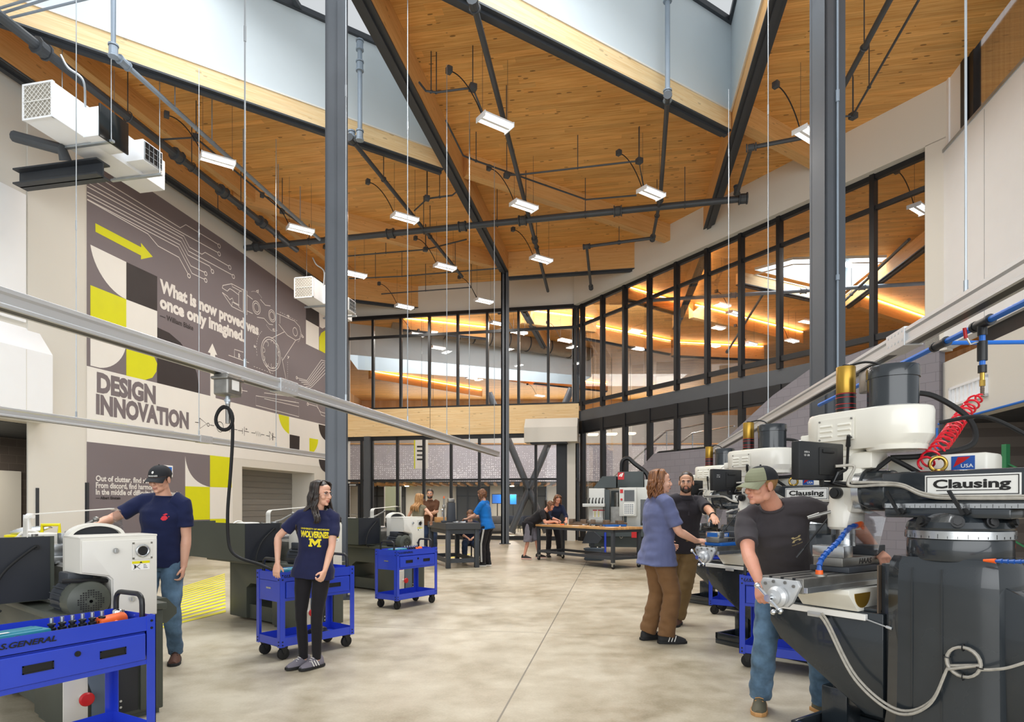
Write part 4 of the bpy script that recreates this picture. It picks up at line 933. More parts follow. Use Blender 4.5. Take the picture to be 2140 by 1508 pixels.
# ================================================================== LATHES (local +x runs out of the headstock end, +y is the operator side)
LAR = math.radians(-38.3)
def make_lathe():
    r = thing('metal_lathe', '', 'lathe', group='three metal lathes in a row')
    # pedestals and chip pan
    mb = MB(); mb.bx(-.62, -.06, -.30, .28, .03, .70, .01); mb.bx(-.60, -.08, -.28, .26, 0, .03); mb.build('head_pedestal', 'lathe_green', r)
    mb = MB(); mb.prism([(-1.62, .03), (-1.62, .70), (-.6, .70), (-.6, .46), (-1.12, .46), (-1.22, .40), (-1.22, .03)], (0, .5, 0), (0, -.28, 0), bev=.008); mb.bx(-1.25, -.6, -.24, .2, .03, .2); mb.build('tail_pedestal', 'lathe_green', r)
    mb = MB(); mb.bx(-2.1, -.05, -.34, .30, .70, .745, .006); mb.prism([(.30, .56), (.40, .56), (.47, .62), (.47, .66), (.40, .74), (.30, .74)], (-1.7, 0, 0), (-.30, 0, 0), (0, 1, 0)); mb.build('chip_tray', 'lathe_green', r)
    # bed, spindle nose, chuck, carriage, tailstock
    mb = MB(); mb.bx(-2.0, -.45, -.12, .16, .745, .98, .01)
    for y in (-.09, .0, .10): mb.prism([(y-.02, .98), (y, 1.0), (y+.02, .98)], (-1.5, 0, 0), (-.45, 0, 0), (0, 1, 0))
    mb.build('bed', 'steel_worn', r)
    mb = MB(); mb.cyl((-.60, 0, 1.10), (-.46, 0, 1.10), .105, n=24, bev=.008); mb.build('chuck', 'steel_worn', r)
    mb = MB(); mb.bx(-1.25, -.85, -.2, .30, .985, 1.04, .01); mb.bx(-1.2, -.9, .22, .34, .74, 1.0, .01); mb.bx(-1.12, -.98, -.1, .12, 1.04, 1.12, .008); mb.cyl((-1.05, .0, 1.12), (-1.05, .0, 1.2), .05); mb.build('carriage', 'steel_bright', r)
    mb = MB(); mb.tube([(-1.05, 0, 1.2), (-1.0, .05, 1.22), (-.9, .15, 1.30)], .012, 8); mb.sph((-.9, .15, 1.30), .022); mb.cyl((-1.1, -.2, 1.16), (-.86, -.2, 1.16), .016); mb.cyl((-1.0, -.2, 1.06), (-1.0, -.2, 1.2), .02); mb.cyl((-.88, -.2, 1.10), (-.88, -.2, 1.19), .024); mb.build('tool_post_lever', 'steel_worn', r)
    mb = MB(); mb.bx(-1.85, -1.6, -.08, .12, 1.0, 1.18, .02); mb.cyl((-1.58, 0, 1.1), (-1.9, 0, 1.1), .035); mb.torus((-1.93, 0, 1.1), .09, .012, (1, 0, 0)); mb.build('tailstock', 'lathe_white', r)
    # headstock with its stepped end cover
    mb = MB(); mb.bx(-.45, -.28, -.19, .22, .90, 1.205, .008); mb.build('headstock', 'lathe_white', r)
    cov = [(-.22, 1.205), (.22, 1.205), (.22, .68), (-.05, .68), (-.05, .93), (-.075, .955), (-.22, .985)]
    mb = MB(); mb.prism(cov, (.28, 0, 0), (-.30, 0, 0), (0, 1, 0)); c = mb.build('end_cover', 'lathe_white', r)
    mb = MB(); mb.prism([(y*1.0+(.006 if y < 0 else -.006), z+(-.02 if z > 1 else .008)) for y, z in cov], (.018, 0, 0), (-.018, 0, 0), (0, 1, 0), bev=.003); mb.build('cover_door', 'lathe_white', c)
    mb = MB(); mb.bx(-.31, -.02, -.225, .225, 1.2, 1.214, .004); mb.build('cover_lid', 'lathe_white', c)
    mb = MB(); rect_frame_x(mb, .0, .004, .065, .185, 1.055, 1.165, .012); mb.bx(-.01, .002, .065, .185, 1.055, 1.165); mb.build('bezel', 'lathe_white', c)
    mb = MB(); mb.torus((.006, .125, 1.108), .036, .007, (1, 0, 0)); mb.build('spindle_ring', 'steel_bright', c); mb = MB(); mb.cyl((-.02, .125, 1.108), (.005, .125, 1.108), .033, n=20); mb.build('spindle_bore', 'sticker_black', c)
    for y, z in ((-.035, 1.118), (.06, .80)):
        mb = MB(); mb.cyl((0, y, z), (.014, y, z), .017, n=16); mb.bx(.0135, .017, y-.004, y+.004, z-.010, z+.010); mb.build('latch', 'chrome', c)
    mb = MB(); mb.bx(0, .002, .062, .168, .985, 1.042); lab = mb.build('warning_sticker', 'sticker_white', c, False); mb = MB(); mb.bx(.002, .003, .062, .168, 1.026, 1.042); mb.build('yellow_bar', 'yellow_paint', lab, False)
    mb = MB(); mb.tube([(.003, .07, .99), (.003, .11, 1.022)], .0016, 4); mb.tube([(.003, .11, .99), (.003, .07, 1.022)], .0016, 4); mb.bx(.002, .0032, .075, .085, .997, 1.017); mb.prism([(.105, 1.028), (.125, 1.028), (.115, 1.040)], (.0012, 0, 0), (.0022, 0, 0), (0, 1, 0))
    for k in range(3): mb.bx(.002, .0032, .13, .155-.005*k, .995+.010*k, .998+.010*k)
    mb.build('pictogram', 'sticker_black', lab, False)
    # drive motor under the step
    mb = MB(); mc = (-.26, -.175, .815); mb.cyl((-.34, mc[1], mc[2]), (-.06, mc[1], mc[2]), .115, n=28)
    for i in range(20): a = i*18; mb.box((-.2, mc[1]+.12*math.cos(math.radians(a)), mc[2]+.12*math.sin(math.radians(a))), (.2, .03, .006), rot=Matrix.Rotation(math.radians(a), 3, 'X'))
    m_ = mb.build('motor', 'steel_dark', r); mb = MB(); mb.lathe([(.01, .075), (.08, .072), (.118, .045), (.128, .0), (.128, -.06)], (-.05, mc[1], mc[2]), (1, 0, 0), 28, False); mb.build('fan_cowl', 'lathe_green', m_)
    mb = MB()
    for i in range(-5, 6):
        for j in range(-5, 6):
            if 4 < i*i+j*j < 28: mb.box((.022, mc[1]+i*.0135, mc[2]+j*.0135), (.006, .008, .008))
    mb.build('cowl_vents', 'sticker_black', m_, False); mb = MB(); mb.bx(-.3, -.12, mc[1]-.08, mc[1]+.06, mc[2]+.10, mc[2]+.17, .01); mb.build('terminal_box', 'steel_dark', m_)
    mb = MB(); mb.tube(smooth_path([(-.05, mc[1]-.13, mc[2]+.13), (-.03, mc[1]-.02, mc[2]+.125), (-.08, mc[1]+.12, mc[2]+.11)], 8), .014, 8); mb.build('motor_cable', 'black_rubber', m_)
    # splash guard: folded sheet, open on the operator side
    mb = MB(); t = .004; mb.bx(-2.15, -.58, -.65, -.65+t, .776, 1.2); mb.prism([(-.65, .776), (-.65, 1.2), (-.20, 1.2), (-.20, .776)], (t, 0, 0), (-.58, 0, 0), (0, 1, 0)); mb.build('splash_guard', 'lathe_green', r, False)
    mb = MB(); mb.bx(-.579, -.572, -.646, -.225, .78, 1.196); mb.build('guard_end', 'lathe_navy', r, False); mb = MB(); mb.bx(-2.15, -2.146, -.65, -.2, .776, 1.2); mb.bx(-2.15, -.58, -.65, -.2, .776, .78); mb.build('guard_inside', 'lathe_green', r, False)
    mb = MB(); mb.tube(smooth_path([(-.565, -.30, 1.13), (-.55, -.33, 1.12), (-.53, -.48, .98), (-.5, -.56, .80), (-.5, -.5, .74)], 8), .008, 8); mb.cyl((-.575, -.30, 1.13), (-.555, -.30, 1.13), .016); mb.build('lamp_cable', 'black_rubber', r)
    # hinged chuck guard and clear shield
    mb = MB(); prof = [(.17*math.cos(math.radians(a)), 1.19+.095*math.sin(math.radians(a))) for a in range(0, 181, 12)]; inner = [(y*.88, 1.19+(z-1.19)*.78) for y, z in prof]
    mb.prism(prof+inner[::-1], (.10, 0, 0), (-.5, 0, 0), (0, 1, 0)); mb.build('chuck_hood', 'lathe_white', r); mb = MB(); mb.prism(inner, (.003, 0, 0), (-.45, 0, 0), (0, 1, 0)); mb.build('hood_back', 'lathe_navy', r, False)
    mb = MB(); path = [(-.35, 1.18), (-.35, 1.30)] + [(-.35+.05-.05*math.cos(a), 1.30+.05*math.sin(a)) for a in (.4, .8, 1.2, 1.57)] + [(.16, 1.385)]
    prof2 = path+[(y+(.006 if i < 5 else 0), z-(.006 if i > 4 else 0)) for i, (y, z) in list(enumerate(path))[::-1]]
    mb.prism(prof2, (.085, 0, 0), (-.66, 0, 0), (0, 1, 0)); mb.bx(-.65, -.59, -.40, -.33, 1.05, 1.20, .006); mb.build('shield_arm', 'lathe_white', r, False)
    mb = MB(); mb.prism([(.16, 1.385), (.19, 1.37), (.21, 1.20), (.206, 1.20), (.186, 1.366), (.16, 1.381)], (.16, 0, 0), (-.70, 0, 0), (0, 1, 0)); mb.build('clear_shield', 'clear_plastic', r, False)
    # electrics on the pedestal end
    mb = MB(); mb.bx(-.06, -.045, -.30, -.17, .06, .62, .003); e = mb.build('end_panel', 'lathe_white', r)
    mb = MB(); mb.bx(-.045, -.043, -.285, -.19, .36, .52); mb.build('label_sheet', 'sticker_white', e, False); mb = MB()
    for k in range(3): mb.bx(-.043, -.042, -.275+.01*k, -.2, .385+k*.045, .40+k*.045)
    mb.build('label_print', 'red_paint', e, False)
    mb = MB(); mb.prism([(-.15, .08), (-.01, .08), (-.01, .50), (-.05, .55), (-.10, .55), (-.17, .49), (-.17, .30), (-.15, .24)], (.02, 0, 0), (-.06, 0, 0), (0, 1, 0), bev=.003); mb.build('gear_plate', 'tote_gray', r)
    mb = MB(); mb.bx(-.06, -.05, .0, .12, .06, .64, .003); mb.build('access_door', 'lathe_navy', r); mb = MB()
    for z in (.1, .14, .58): mb.cyl((-.05, .014, z), (-.046, .014, z), .008, n=8)
    mb.build('door_screw', 'steel_bright', r)
    mb = MB(); mb.bx(-.06, -.04, .13, .235, .05, .62, .005); sb = mb.build('switch_cabinet', 'lathe_green', r); mb = MB(); mb.bx(-.04, -.034, .15, .215, .545, .605); mb.build('switch_plate', 'yellow_paint', sb, False); mb = MB(); mb.cyl((-.034, .182, .575), (-.018, .182, .575), .019); mb.bx(-.018, -.008, .176, .188, .56, .59); mb.build('switch_knob', 'red_paint', sb)
    mb = MB(); mb.cyl((-.045, -.20, .22), (.02, -.20, .22), .02); mb.build('stop_stem', 'lathe_white', r); mb = MB(); mb.lathe([(.0, 0), (.04, 0), (.042, .015), (.034, .026), (0, .03)], (.02, -.20, .22), (1, 0, 0), 20, False); mb.build('stop_button', 'red_paint', r)
    return r
la = make_lathe(); la.location = (-2.50, 3.98, 0); la.rotation_euler.z = LAR; la['label'] = 'nearest metal lathe, cream end cover and black splash guard, behind the cut off cart'
dup(la, (-2.10, 7.03, 0), LAR, 'metal lathe behind the woman, its long gray green splash guard turned to the viewer')
dup(la, (-1.56, 9.93, 0), LAR, 'farthest metal lathe, beside the granite table and behind the small blue cart')
# ================================================================== MILLING MACHINES (local +y is the ram, +x the table)
MLR = math.atan2(.55, .835)
def loc_line(mb, pts, r):
    pts = smooth_path(pts, 6); L = sum((b-a).length for a, b in zip(pts, pts[1:])); n = int(L/(r*2.3)); out = []
    acc = 0; i = 0
    for k in range(n+1):
        t = L*k/n
        while i < len(pts)-2 and acc+(pts[i+1]-pts[i]).length < t: acc += (pts[i+1]-pts[i]).length; i += 1
        d = (pts[i+1]-pts[i]); out.append(pts[i]+d*min(1, (t-acc)/max(d.length, 1e-6)))
    for a, b in zip(out, out[1:]):
        t = (b-a).normalized(); mb.cyl(a-t*r*.3, b, r*1.18, r*.72, 10)
    return out
def make_mill(first):
    r = thing('milling_machine', '', 'milling machine', group='knee milling machines in a row')
    mb = MB(); mb.bx(-.32, .32, -.42, .76, 0, .05, .006); rect_tray(mb, -.32, .32, -.42, .76, .05, .11, .03); mb.build('base_tray', 'mill_dark', r)
    # column with its rounded back
    sec = lambda z, k, b: [(x*k, y*k+b, z) for x, y in ((-.19, .27), (.19, .27), (.235, .20), (.235, -.16), (.20, -.25), (.10, -.30), (-.10, -.30), (-.20, -.25), (-.235, -.16), (-.235, .20))]
    mb = MB(); mb.rings([sec(.05, 1.12, 0), sec(.12, 1.08, 0), sec(.3, 1.0, 0), sec(.7, .98, 0), sec(1.0, .98, 0), sec(1.10, .96, 0), sec(1.135, .90, 0)])
    mb.prism([(-.24, .12), (-.24, 1.02), (-.34, .97), (-.43, .85), (-.45, .70), (-.45, .12)], (.34, 0, 0), (-.17, 0, 0), (0, 1, 0), bev=.012)
    for x in (-.238, .228): mb.bx(x, x+.01, -.02, -.012, .15, 1.08); mb.bx(x, x+.01, .12, .126, .15, 1.08)
    mb.bx(-.13, .13, .26, .33, .2, 1.08, .006); col = mb.build('column', 'mill_dark', r, 30)
    mb = MB(); mb.bx(-.16, .16, .33, .338, .5, 1.07); mb.build('way_cover', 'cast_brown', col, False)
    mb = MB(); mb.cyl((0, 0, 1.12), (0, 0, 1.235), .235, n=40, bev=.01); mb.build('turret_base', 'mill_dark', r)
    mb = MB(); mb.cyl((0, 0, 1.235), (0, 0, 1.275), .243, n=48); ring = mb.build('scale_ring', 'steel_bright', r); mb = MB()
    for i in range(36):
        a = math.radians(i*10); h = .022 if i % 3 == 0 else .012; mb.box((.2435*math.cos(a), .2435*math.sin(a), 1.238+h/2), (.002, .002, h), rz=a)
    mb.build('scale_marks', 'sticker_black', ring, False)
    mb = MB(); mb.lathe([(.235, 1.275), (.24, 1.29), (.23, 1.32), (.17, 1.36), (.13, 1.39), (.12, 1.40)], n=40); mb.bx(-.16, .16, -.28, .30, 1.34, 1.39, .01); mb.build('turret', 'mill_dark', r)
    for a in (200, 235, 160, 270):
        mb = MB(); c, s = math.cos(math.radians(a)), math.sin(math.radians(a)); mb.cyl((c*.18, s*.18, 1.31), (c*.245, s*.245, 1.325), .03, n=16); mb.cyl((c*.245, s*.245, 1.325), (c*.255, s*.255, 1.327), .02, n=6); mb.build('turret_bolt', 'black_plastic', r)
    # ram
    mb = MB(); mb.bx(-.11, .11, -.80, .34, 1.39, 1.59, .012); mb.prism([(-.11, 1.39), (-.15, 1.39), (-.15, 1.42), (-.11, 1.44)], (0, 1.0, 0), (0, -.7, 0), (1, 0, 0)); mb.cyl((0, .32, 1.49), (0, .50, 1.49), .12, n=32, bev=.01); ram = mb.build('ram', 'mill_dark', r)
    mb = MB(); mb.bx(-.1535, -.15, -.8, .3, 1.392, 1.416); rule = mb.build('ram_scale', 'steel_bright', ram, False); mb = MB()
    for i in range(44): mb.bx(-.1545, -.1535, -.78+i*.025, -.778+i*.025, 1.394, 1.412 if i % 2 else 1.403)
    mb.build('ram_scale_marks', 'sticker_black', rule, False)
    mb = MB(); mb.bx(-.114, -.110, -.305, .115, 1.455, 1.565, .002); pl = mb.build('name_plate', 'acrylic_white', ram, False)
    mb = MB(); rect_frame_x(mb, -.1155, -.1145, -.297, .107, 1.462, 1.558, .004); mb.bx(-.1155, -.1145, -.24, .06, 1.482, 1.486); mb.build('plate_border', 'sticker_black', pl, False)
    text_on('Clausing', 'plate_lettering', 'sticker_black', (-.1150, .075, 1.497), (0, -1, 0), (0, 0, 1), .34, .045, .0008, pl, .034)
    for y, sgn in ((.20, -1), (-.10, -1)):
        mb = MB(); mb.cyl((-.15, y, 1.375), (-.19, y, 1.375), .018); mb.box((-.20, y+.035, 1.42), (.014, .016, .14), rot=Matrix.Rotation(math.radians(-28), 3, 'X')); mb.build('clamp_lever', 'black_plastic', r)
    # head
    mb = MB(); mb.lathe([(.088, 1.26), (.10, 1.275), (.102, 1.40), (.092, 1.42), (.092, 1.60), (.105, 1.63), (.105, 1.74)], (0, .60, 0), n=32); mb.bx(-.085, .085, .46, .62, 1.36, 1.64, .02); mb.bx(-.09, .10, .40, .60, 1.62, 1.72, .015); hd = mb.build('head', 'mill_white', r)
    mb = MB(); mb.cyl((0, .50, 1.49), (0, .46, 1.49), .135, n=32); mb.build('tilt_scale', 'steel_bright', hd)
    mb = MB(); mb.cyl((-.09, .60, 1.48), (-.125, .60, 1.48), .036, n=24, bev=.005); mb.cyl((-.125, .60, 1.48), (-.14, .60, 1.48), .025, n=18); mb.build('feed_knob', 'black_plastic', hd)
    mb = MB(); mb.cyl((0, .60, 1.16), (0, .60, 1.26), .055, n=24); mb.cyl((0, .60, 1.10), (0, .60, 1.16), .032, n=20); mb.cyl((0, .60, 1.03), (0, .60, 1.10), .012, .004, n=10); mb.build('spindle', 'steel_bright', hd)
    for p0, p1, rr in (((-.08, .64, 1.37), (-.135, .70, 1.345), .010), ((-.08, .55, 1.62), (-.16, .50, 1.76), .008), ((-.05, .68, 1.33), (-.20, .76, 1.13), .005)):
        mb = MB(); mb.cyl(p0, p1, rr, n=10); d = (V(p1)-V(p0)).normalized(); mb.cyl(V(p1)-d*.01, V(p1)+d*.06, rr*1.7, rr*1.2, 12); mb.build('head_lever', 'steel_worn' if rr > .0085 else 'black_plastic', hd)
    # belt housing, motor, drawbar
    out = lambda z, k: [(p[0]*k, .47+(p[1]-.47)*(1-(1-k)*.6), z) for p in [(.13*math.cos(math.radians(a)), .66+.17*math.sin(math.radians(a))) for a in (20, 50, 75, 105, 130, 160)] + [(.185*math.cos(math.radians(a)), .31+.19*math.sin(math.radians(a))) for a in (170, 190, 210, 235, 260, 280, 305, 330, 350, 370)]]
    mb = MB(); mb.rings([out(1.735, .80), out(1.755, .86), out(1.80, .99), out(1.93, 1.0), out(1.955, .96), out(1.962, .90)]); bh = mb.build('belt_housing', 'mill_white', r, 30)
    mb = MB(); mb.lathe([(.10, 1.69), (.12, 1.70), (.125, 1.74)], (0, .60, 0), n=28); mb.lathe([(.13, 1.715), (.15, 1.72), (.155, 1.745)], (0, .31, 0), n=28); mb.build('housing_foot', 'mill_white', bh)
    LX = lambda y: -.126-.16*(.718-y)
    lo = MB(); lo.prism([(LX(.46), .46), (LX(.70), .70), (LX(.70)-.006, .70), (LX(.46)-.006, .46)], (0, 0, .13), (0, 0, 1.79), (1, 0, 0), (0, 1, 0)); lv = lo.build('louver_plate', 'mill_white', bh)
    mb = MB()
    for y in (.52, .64):
        for z in (1.82, 1.85, 1.88): mb.cyl((LX(y-.04)-.007, y-.04, z), (LX(y+.04)-.007, y+.04, z), .008, n=8)
    mb.build('louver_slots', 'mill_white', lv); mb = MB()
    for y in (.475, .685):
        for z in (1.80, 1.91): mb.cyl((LX(y)-.006, y, z), (LX(y)-.011, y, z), .006, n=8)
    mb.build('plate_screw', 'steel_worn', lv)
    mb = MB(); mb.lathe([(.125, 1.965), (.13, 1.97), (.13, 2.13), (.136, 2.132), (.136, 2.19), (.13, 2.2), (0, 2.2)], (0, .33, 0), n=40, cap=False); mb.lathe([(.16, 1.955), (.16, 1.968), (.125, 1.97)], (0, .33, 0), n=36, cap=False); mo = mb.build('motor', 'mill_dark', r)
    mb = MB(); mb.bx(.125, .15, .28, .36, 2.03, 2.12, .008); mb.build('connector', 'black_plastic', mo)
    mb = MB(); mb.lathe([(.07, 1.96), (.07, 1.972), (.054, 1.975)], (0, .60, 0), n=28); mb.cyl((0, .60, 2.085), (0, .60, 2.25), .054, n=28, bev=.004); db = mb.build('drawbar_cylinder', 'gold', r)
    mb = MB(); mb.cyl((0, .60, 1.975), (0, .60, 2.086), .055, n=28); mb.build('drawbar_sleeve', 'black_plastic', db); mb = MB()
    for z in (2.083, 2.06, 2.02, 1.995): mb.torus((0, .60, z), .055, .002, n=28, k=6)
    mb.build('red_band', 'red_paint', db)
    mb = MB(); mb.cyl((0, .60, 2.25), (0, .60, 2.262), .02); mb.tube(smooth_path([(.02, .585, 2.26), (.03, .5, 2.265), (.03, .42, 2.235), (.03, .4, 2.19)], 6), .007, 6); mb.build('air_line', 'black_rubber', db)
    # hand wheel at the front of the housing
    mb = MB(); mb.torus((-.05, .86, 1.775), .04, .009, (1, .6, 0)); mb.cyl((-.05, .83, 1.775), (-.03, .88, 1.775), .014); mb.bx(-.06, .02, .80, .86, 1.79, 1.85, .008); mb.build('speed_wheel', 'mill_white', r)
    # cable loops behind the motor
    mb = MB(); mb.tube(smooth_path([(.15, .32, 2.07), (.26, .22, 2.04), (.34, .08, 1.9), (.30, .05, 1.75), (.12, .2, 1.69), (0, .34, 1.68)], 10), .016, 8); mb.tube(smooth_path([(.12, .14, 1.87), (.16, -.06, 1.88), (.13, -.28, 1.74), (.1, -.45, 1.6)], 10), .011, 8); mb.tube(smooth_path([(0, .34, 1.68), (-.04, .45, 1.58), (-.03, .5, 1.55)], 6), .014, 8); mb.tube(smooth_path([(0, .34, 1.68), (.02, .25, 1.62), (.02, .2, 1.585)], 6), .014, 8); mb.build('cable_loop', 'black_rubber', r)
    # table, saddle, knee
    mb = MB(); mb.bx(-.66, .66, .47, .72, .93, 1.01, .003)
    for y in (.53, .595, .66): pass
    tb = mb.build('work_table', 'steel_worn', r, False); mb = MB()
    for y in (.525, .595, .665): mb.bx(-.662, .662, y-.009, y+.009, 1.0095, 1.0115); mb.bx(-.6625, -.660, y-.016, y+.016, .975, .99); mb.bx(-.6625, -.66, y-.008, y+.008, .98, 1.011)
    mb.build('slots', 'black_plastic', tb, False)
    mb = MB(); mb.bx(-.66, .66, .448, .47, .935, .965, .002); mb.build('table_scale', 'steel_bright', tb, False)
    mb = MB(); mb.prism([(.49, 1.0), (.70, 1.0), (.715, .97), (.67, .88), (.64, .85), (.55, .85), (.52, .88), (.475, .97)], (-.025, 0, 0), (-.66, 0, 0), (0, 1, 0), bev=.004); br = mb.build('end_bracket', 'aluminium', tb)
    mb = MB()
    for y, z in ((.51, .97), (.56, .985), (.63, .985), (.68, .97)): mb.cyl((-.685, y, z), (-.692, y, z), .009, n=10)
    mb.build('cap_screw', 'steel_worn', br)
    mb = MB(); mb.lathe([(.05, 0), (.058, .01), (.058, .03), (.042, .045), (.042, .06), (.022, .065), (.018, .10)], (-.685, .595, .905), (-1, 0, 0), 28); mb.build('dial', 'aluminium', br)
    mb = MB(); c = V((-.785, .595, .905)); dv = V((0, .75, .66)); mb.cyl(c-V((-.02, 0, 0)), c+V((-.012, 0, 0)), .02, n=16); mb.cyl(c-dv*.085, c+dv*.085, .0085, .0085, 10); mb.sph(c+dv*.092, .017); mb.sph(c-dv*.092, .017); mb.cyl(c-dv*.092, c-dv*.092+V((-.05, 0, 0)), .008, .012, 10); mb.sph(c-dv*.092+V((-.06, 0, 0)), .015); mb.build('crank_handle', 'chrome', br)
    mb = MB(); mb.prism([(-.30, .93), (.30, .93), (.30, .90), (.20, .80), (-.20, .80), (-.30, .90)], (0, .34, 0), (0, .42, 0), (1, 0, 0), bev=.006); sd = mb.build('saddle', 'mill_white', r); mb = MB(); mb.prism(arc((-.16, .905), .085, 180, 360, 12), (0, .004, 0), (0, .417, 0), (1, 0, 0)); mb.build('brass_shim', 'gold', sd, False)
    mb = MB(); mb.prism([(.30, .80), (1.0, .80), (1.0, .66), (.93, .56), (.40, .22), (.30, .22)], (.34, 0, 0), (-.17, 0, 0), (0, 1, 0), bev=.006); mb.bx(-.14, .14, .33, .98, .80, .82, .004); kn = mb.build('knee', 'mill_dark', r)
    mb = MB(); mb.bx(-.205, -.175, .38, .98, .755, .79, .003); mb.build('scale_rail', 'sticker_white', kn, False); mb = MB(); mb.bx(-.215, -.205, .62, .72, .735, .765, .004); mb.cyl((-.20, .38, .765), (-.20, .25, .735), .004, n=6); mb.cyl((-.20, .27, .74), (-.20, .24, .733), .008, n=8); mb.build('reader_head', 'aluminium', kn)
    mb = MB(); mb.bx(-.08, .08, .55, .71, .05, .30, .01); mb.cyl((0, .63, .05), (0, .63, .5), .045, n=20); mb.build('jack_post', 'mill_dark', r)
    mb = MB(); mb.cyl((0, 1.0, .72), (0, 1.08, .72), .05, n=20); mb.cyl((0, 1.08, .72), (0, 1.1, .72), .02); mb.bx(-.01, .01, 1.085, 1.1, .62, .82); mb.build('knee_crank', 'aluminium', kn)
    # digital read-out on its arm, seen from behind
    mb = MB(); mb.box((-.54, .46, 1.645), (.39, .05, .205), .008, rz=math.radians(-63.4)+math.radians(60)); dro = mb.build('readout_screen', 'black_plastic', r)
    rot = Matrix.Rotation(math.radians(-3.4), 4, 'Z'); 
    mb = MB(); mb.box((-.49, .432, 1.645), (.16, .012, .15), .005, rz=math.radians(-3.4)); mb.box((-.50, .425, 1.70), (.10, .012, .02), .003, rz=math.radians(-3.4)); mb.build('readout_back', 'sticker_black', dro)
    text_on('AVEX A', 'rating_print', 'sticker_white', (-.70, .4415, 1.685), (1, -.06, 0), (0, 0, 1), .045, .010, .0, dro, .0); text_on('CE  USB', 'rating_print', 'sticker_white', (-.70, .4415, 1.668), (1, -.06, 0), (0, 0, 1), .045, .010, .0, dro, .0)
    mb = MB(); mb.tube([(-.42, .42, 1.62), (-.38, .40, 1.60), (-.45, .40, 1.58), (-.47, .42, 1.535), (-.40, .40, 1.525), (-.12, .36, 1.525)], .012, 8); mb.tube([(-.52, .45, 1.56), (-.52, .45, 1.52), (-.11, .42, 1.52)], .016, 8); mb.build('readout_arm', 'black_plastic', r)
    mb = MB(); mb.tube(smooth_path([(-.44, .42, 1.62), (-.36, .36, 1.62), (-.42, .36, 1.54), (-.40, .35, 1.51), (-.14, .33, 1.52), (-.13, .22, 1.51), (-.13, .1, 1.455), (-.13, -.1, 1.44), (-.13, -.8, 1.44)], 8), .008, 6); mb.tube(smooth_path([(-.40, .35, 1.53), (-.13, .33, 1.535), (-.125, .22, 1.52), (-.125, .1, 1.468), (-.125, -.1, 1.452), (-.125, -.8, 1.452)], 8), .008, 6); mb.build('readout_cable', 'cable_gray', r)
    # clear chip shield hanging by the spindle
    mb = MB(); mb.box((-.16, .40, 1.28), (.30, .004, .22), rot=Matrix.Rotation(math.radians(-8), 3, 'Z') @ Matrix.Rotation(math.radians(20), 3, 'Y')); mb.build('chip_shield', 'clear_plastic', r, False)
    mb = MB(); mb.torus((-.02, .09, 1.63), .037, .010, (.85, .5, .1), 28, 10); mb.cyl((-.02, .09, 1.585), (-.02, .09, 1.60), .018); mb.build('lifting_eye', 'brass', ram)
    # rear cabinet with stickers, electric box on the column flank
    mb = MB(); mb.bx(.12, .32, -.09, .42, 1.50, 1.69, .02); cab = mb.build('valve_cabinet', 'mill_white', r); mb = MB(); mb.bx(.119, .12, -.03, .082, 1.60, 1.675); fg = mb.build('flag_sticker', 'loc_blue', cab, False)
    mb = MB(); mb.prism([(.072, 1.615), (.05, 1.67), (-.01, 1.67), (.02, 1.645)], (-.001, 0, 0), (.119, 0, 0), (0, 1, 0)); mb.build('flag_stripe', 'red_paint', fg, False); text_on('USA', 'flag_lettering', 'sticker_white', (.1185, .035, 1.612), (0, -1, 0), (0, 0, 1), .058, .020, .0006, fg, .01)
    mb = MB(); mb.bx(-.02, .26, -.78, -.50, .45, .88, .015); mb.bx(.05, .2, -.5, -.4, .6, .7); mb.build('electric_box', 'mill_white', r)
    mb = MB(); mb.bx(-.172, -.168, -.42, -.34, .80, .92); mb.build('spec_plate', 'sticker_black', r, False)
    if first:
        mb = MB()
        for o_ in (-.008, .008): 
            pts = smooth_path([(-.24, .62, .76), (-.23, .58, .70), (-.27, .40, .44), (-.29, .18, .32), (-.29, .02, .40), (-.28, -.06, .60)] , 8)
            c0 = V((-.275, -.125, .64)); lp = [c0+V((o_*.5, .072*math.cos(math.radians(a)), .072*math.sin(math.radians(a)))) for a in range(180, -900, -18)]
            tail = smooth_path([lp[-1], c0+V((0, -.12, -.01)), (-.27, -.32, .66), (-.24, -.45, .75), (-.2, -.62, .92)], 8)
            mb.tube([p+V((o_, 0, o_)) for p in pts]+lp+tail, .0075, 6)
        mb.build('cable_bundle', 'cable_gray', r)
        mb = MB()
        for a in (90, 10, 190, 270): c = V((-.275, -.125+.072*math.cos(math.radians(a)), .64+.072*math.sin(math.radians(a)))); mb.torus(c, .017, .003, (0, -math.sin(math.radians(a)), math.cos(math.radians(a))), 10, 4)
        mb.build('cable_tie', 'black_plastic', r)
    return r
def rect_tray(mb, x0, x1, y0, y1, z0, z1, t):
    mb.bx(x0, x1, y0, y0+t, z0, z1, .004); mb.bx(x0, x1, y1-t, y1, z0, z1, .004); mb.bx(x0, x0+t, y0, y1, z0, z1, .004); mb.bx(x1-t, x1, y0, y1, z0, z1, .004)
MP = [(2.37, 3.30, 0), (2.76, 5.89, 0), (3.20, 8.55, 0)]
mill = make_mill(True); mill.location = MP[0]; mill.rotation_euler.z = MLR; mill['label'] = 'nearest gray and white milling machine, its big name plate at the picture edge'
m2 = dup(mill, MP[1], MLR, 'middle milling machine behind the man in the cap')
m3 = dup(mill, MP[2], MLR, 'farthest milling machine, behind the bearded man in the black polo')
for mm in (m2, m3):
    for ch in list(mm.children):
        if ch.name.startswith(('cable_bundle', 'cable_tie')): bpy.data.objects.remove(ch)
def mw(i, p):   # a point of mill i in world space
    return Matrix.Translation(V(MP[i])) @ Matrix.Rotation(MLR, 4, 'Z') @ V(p)
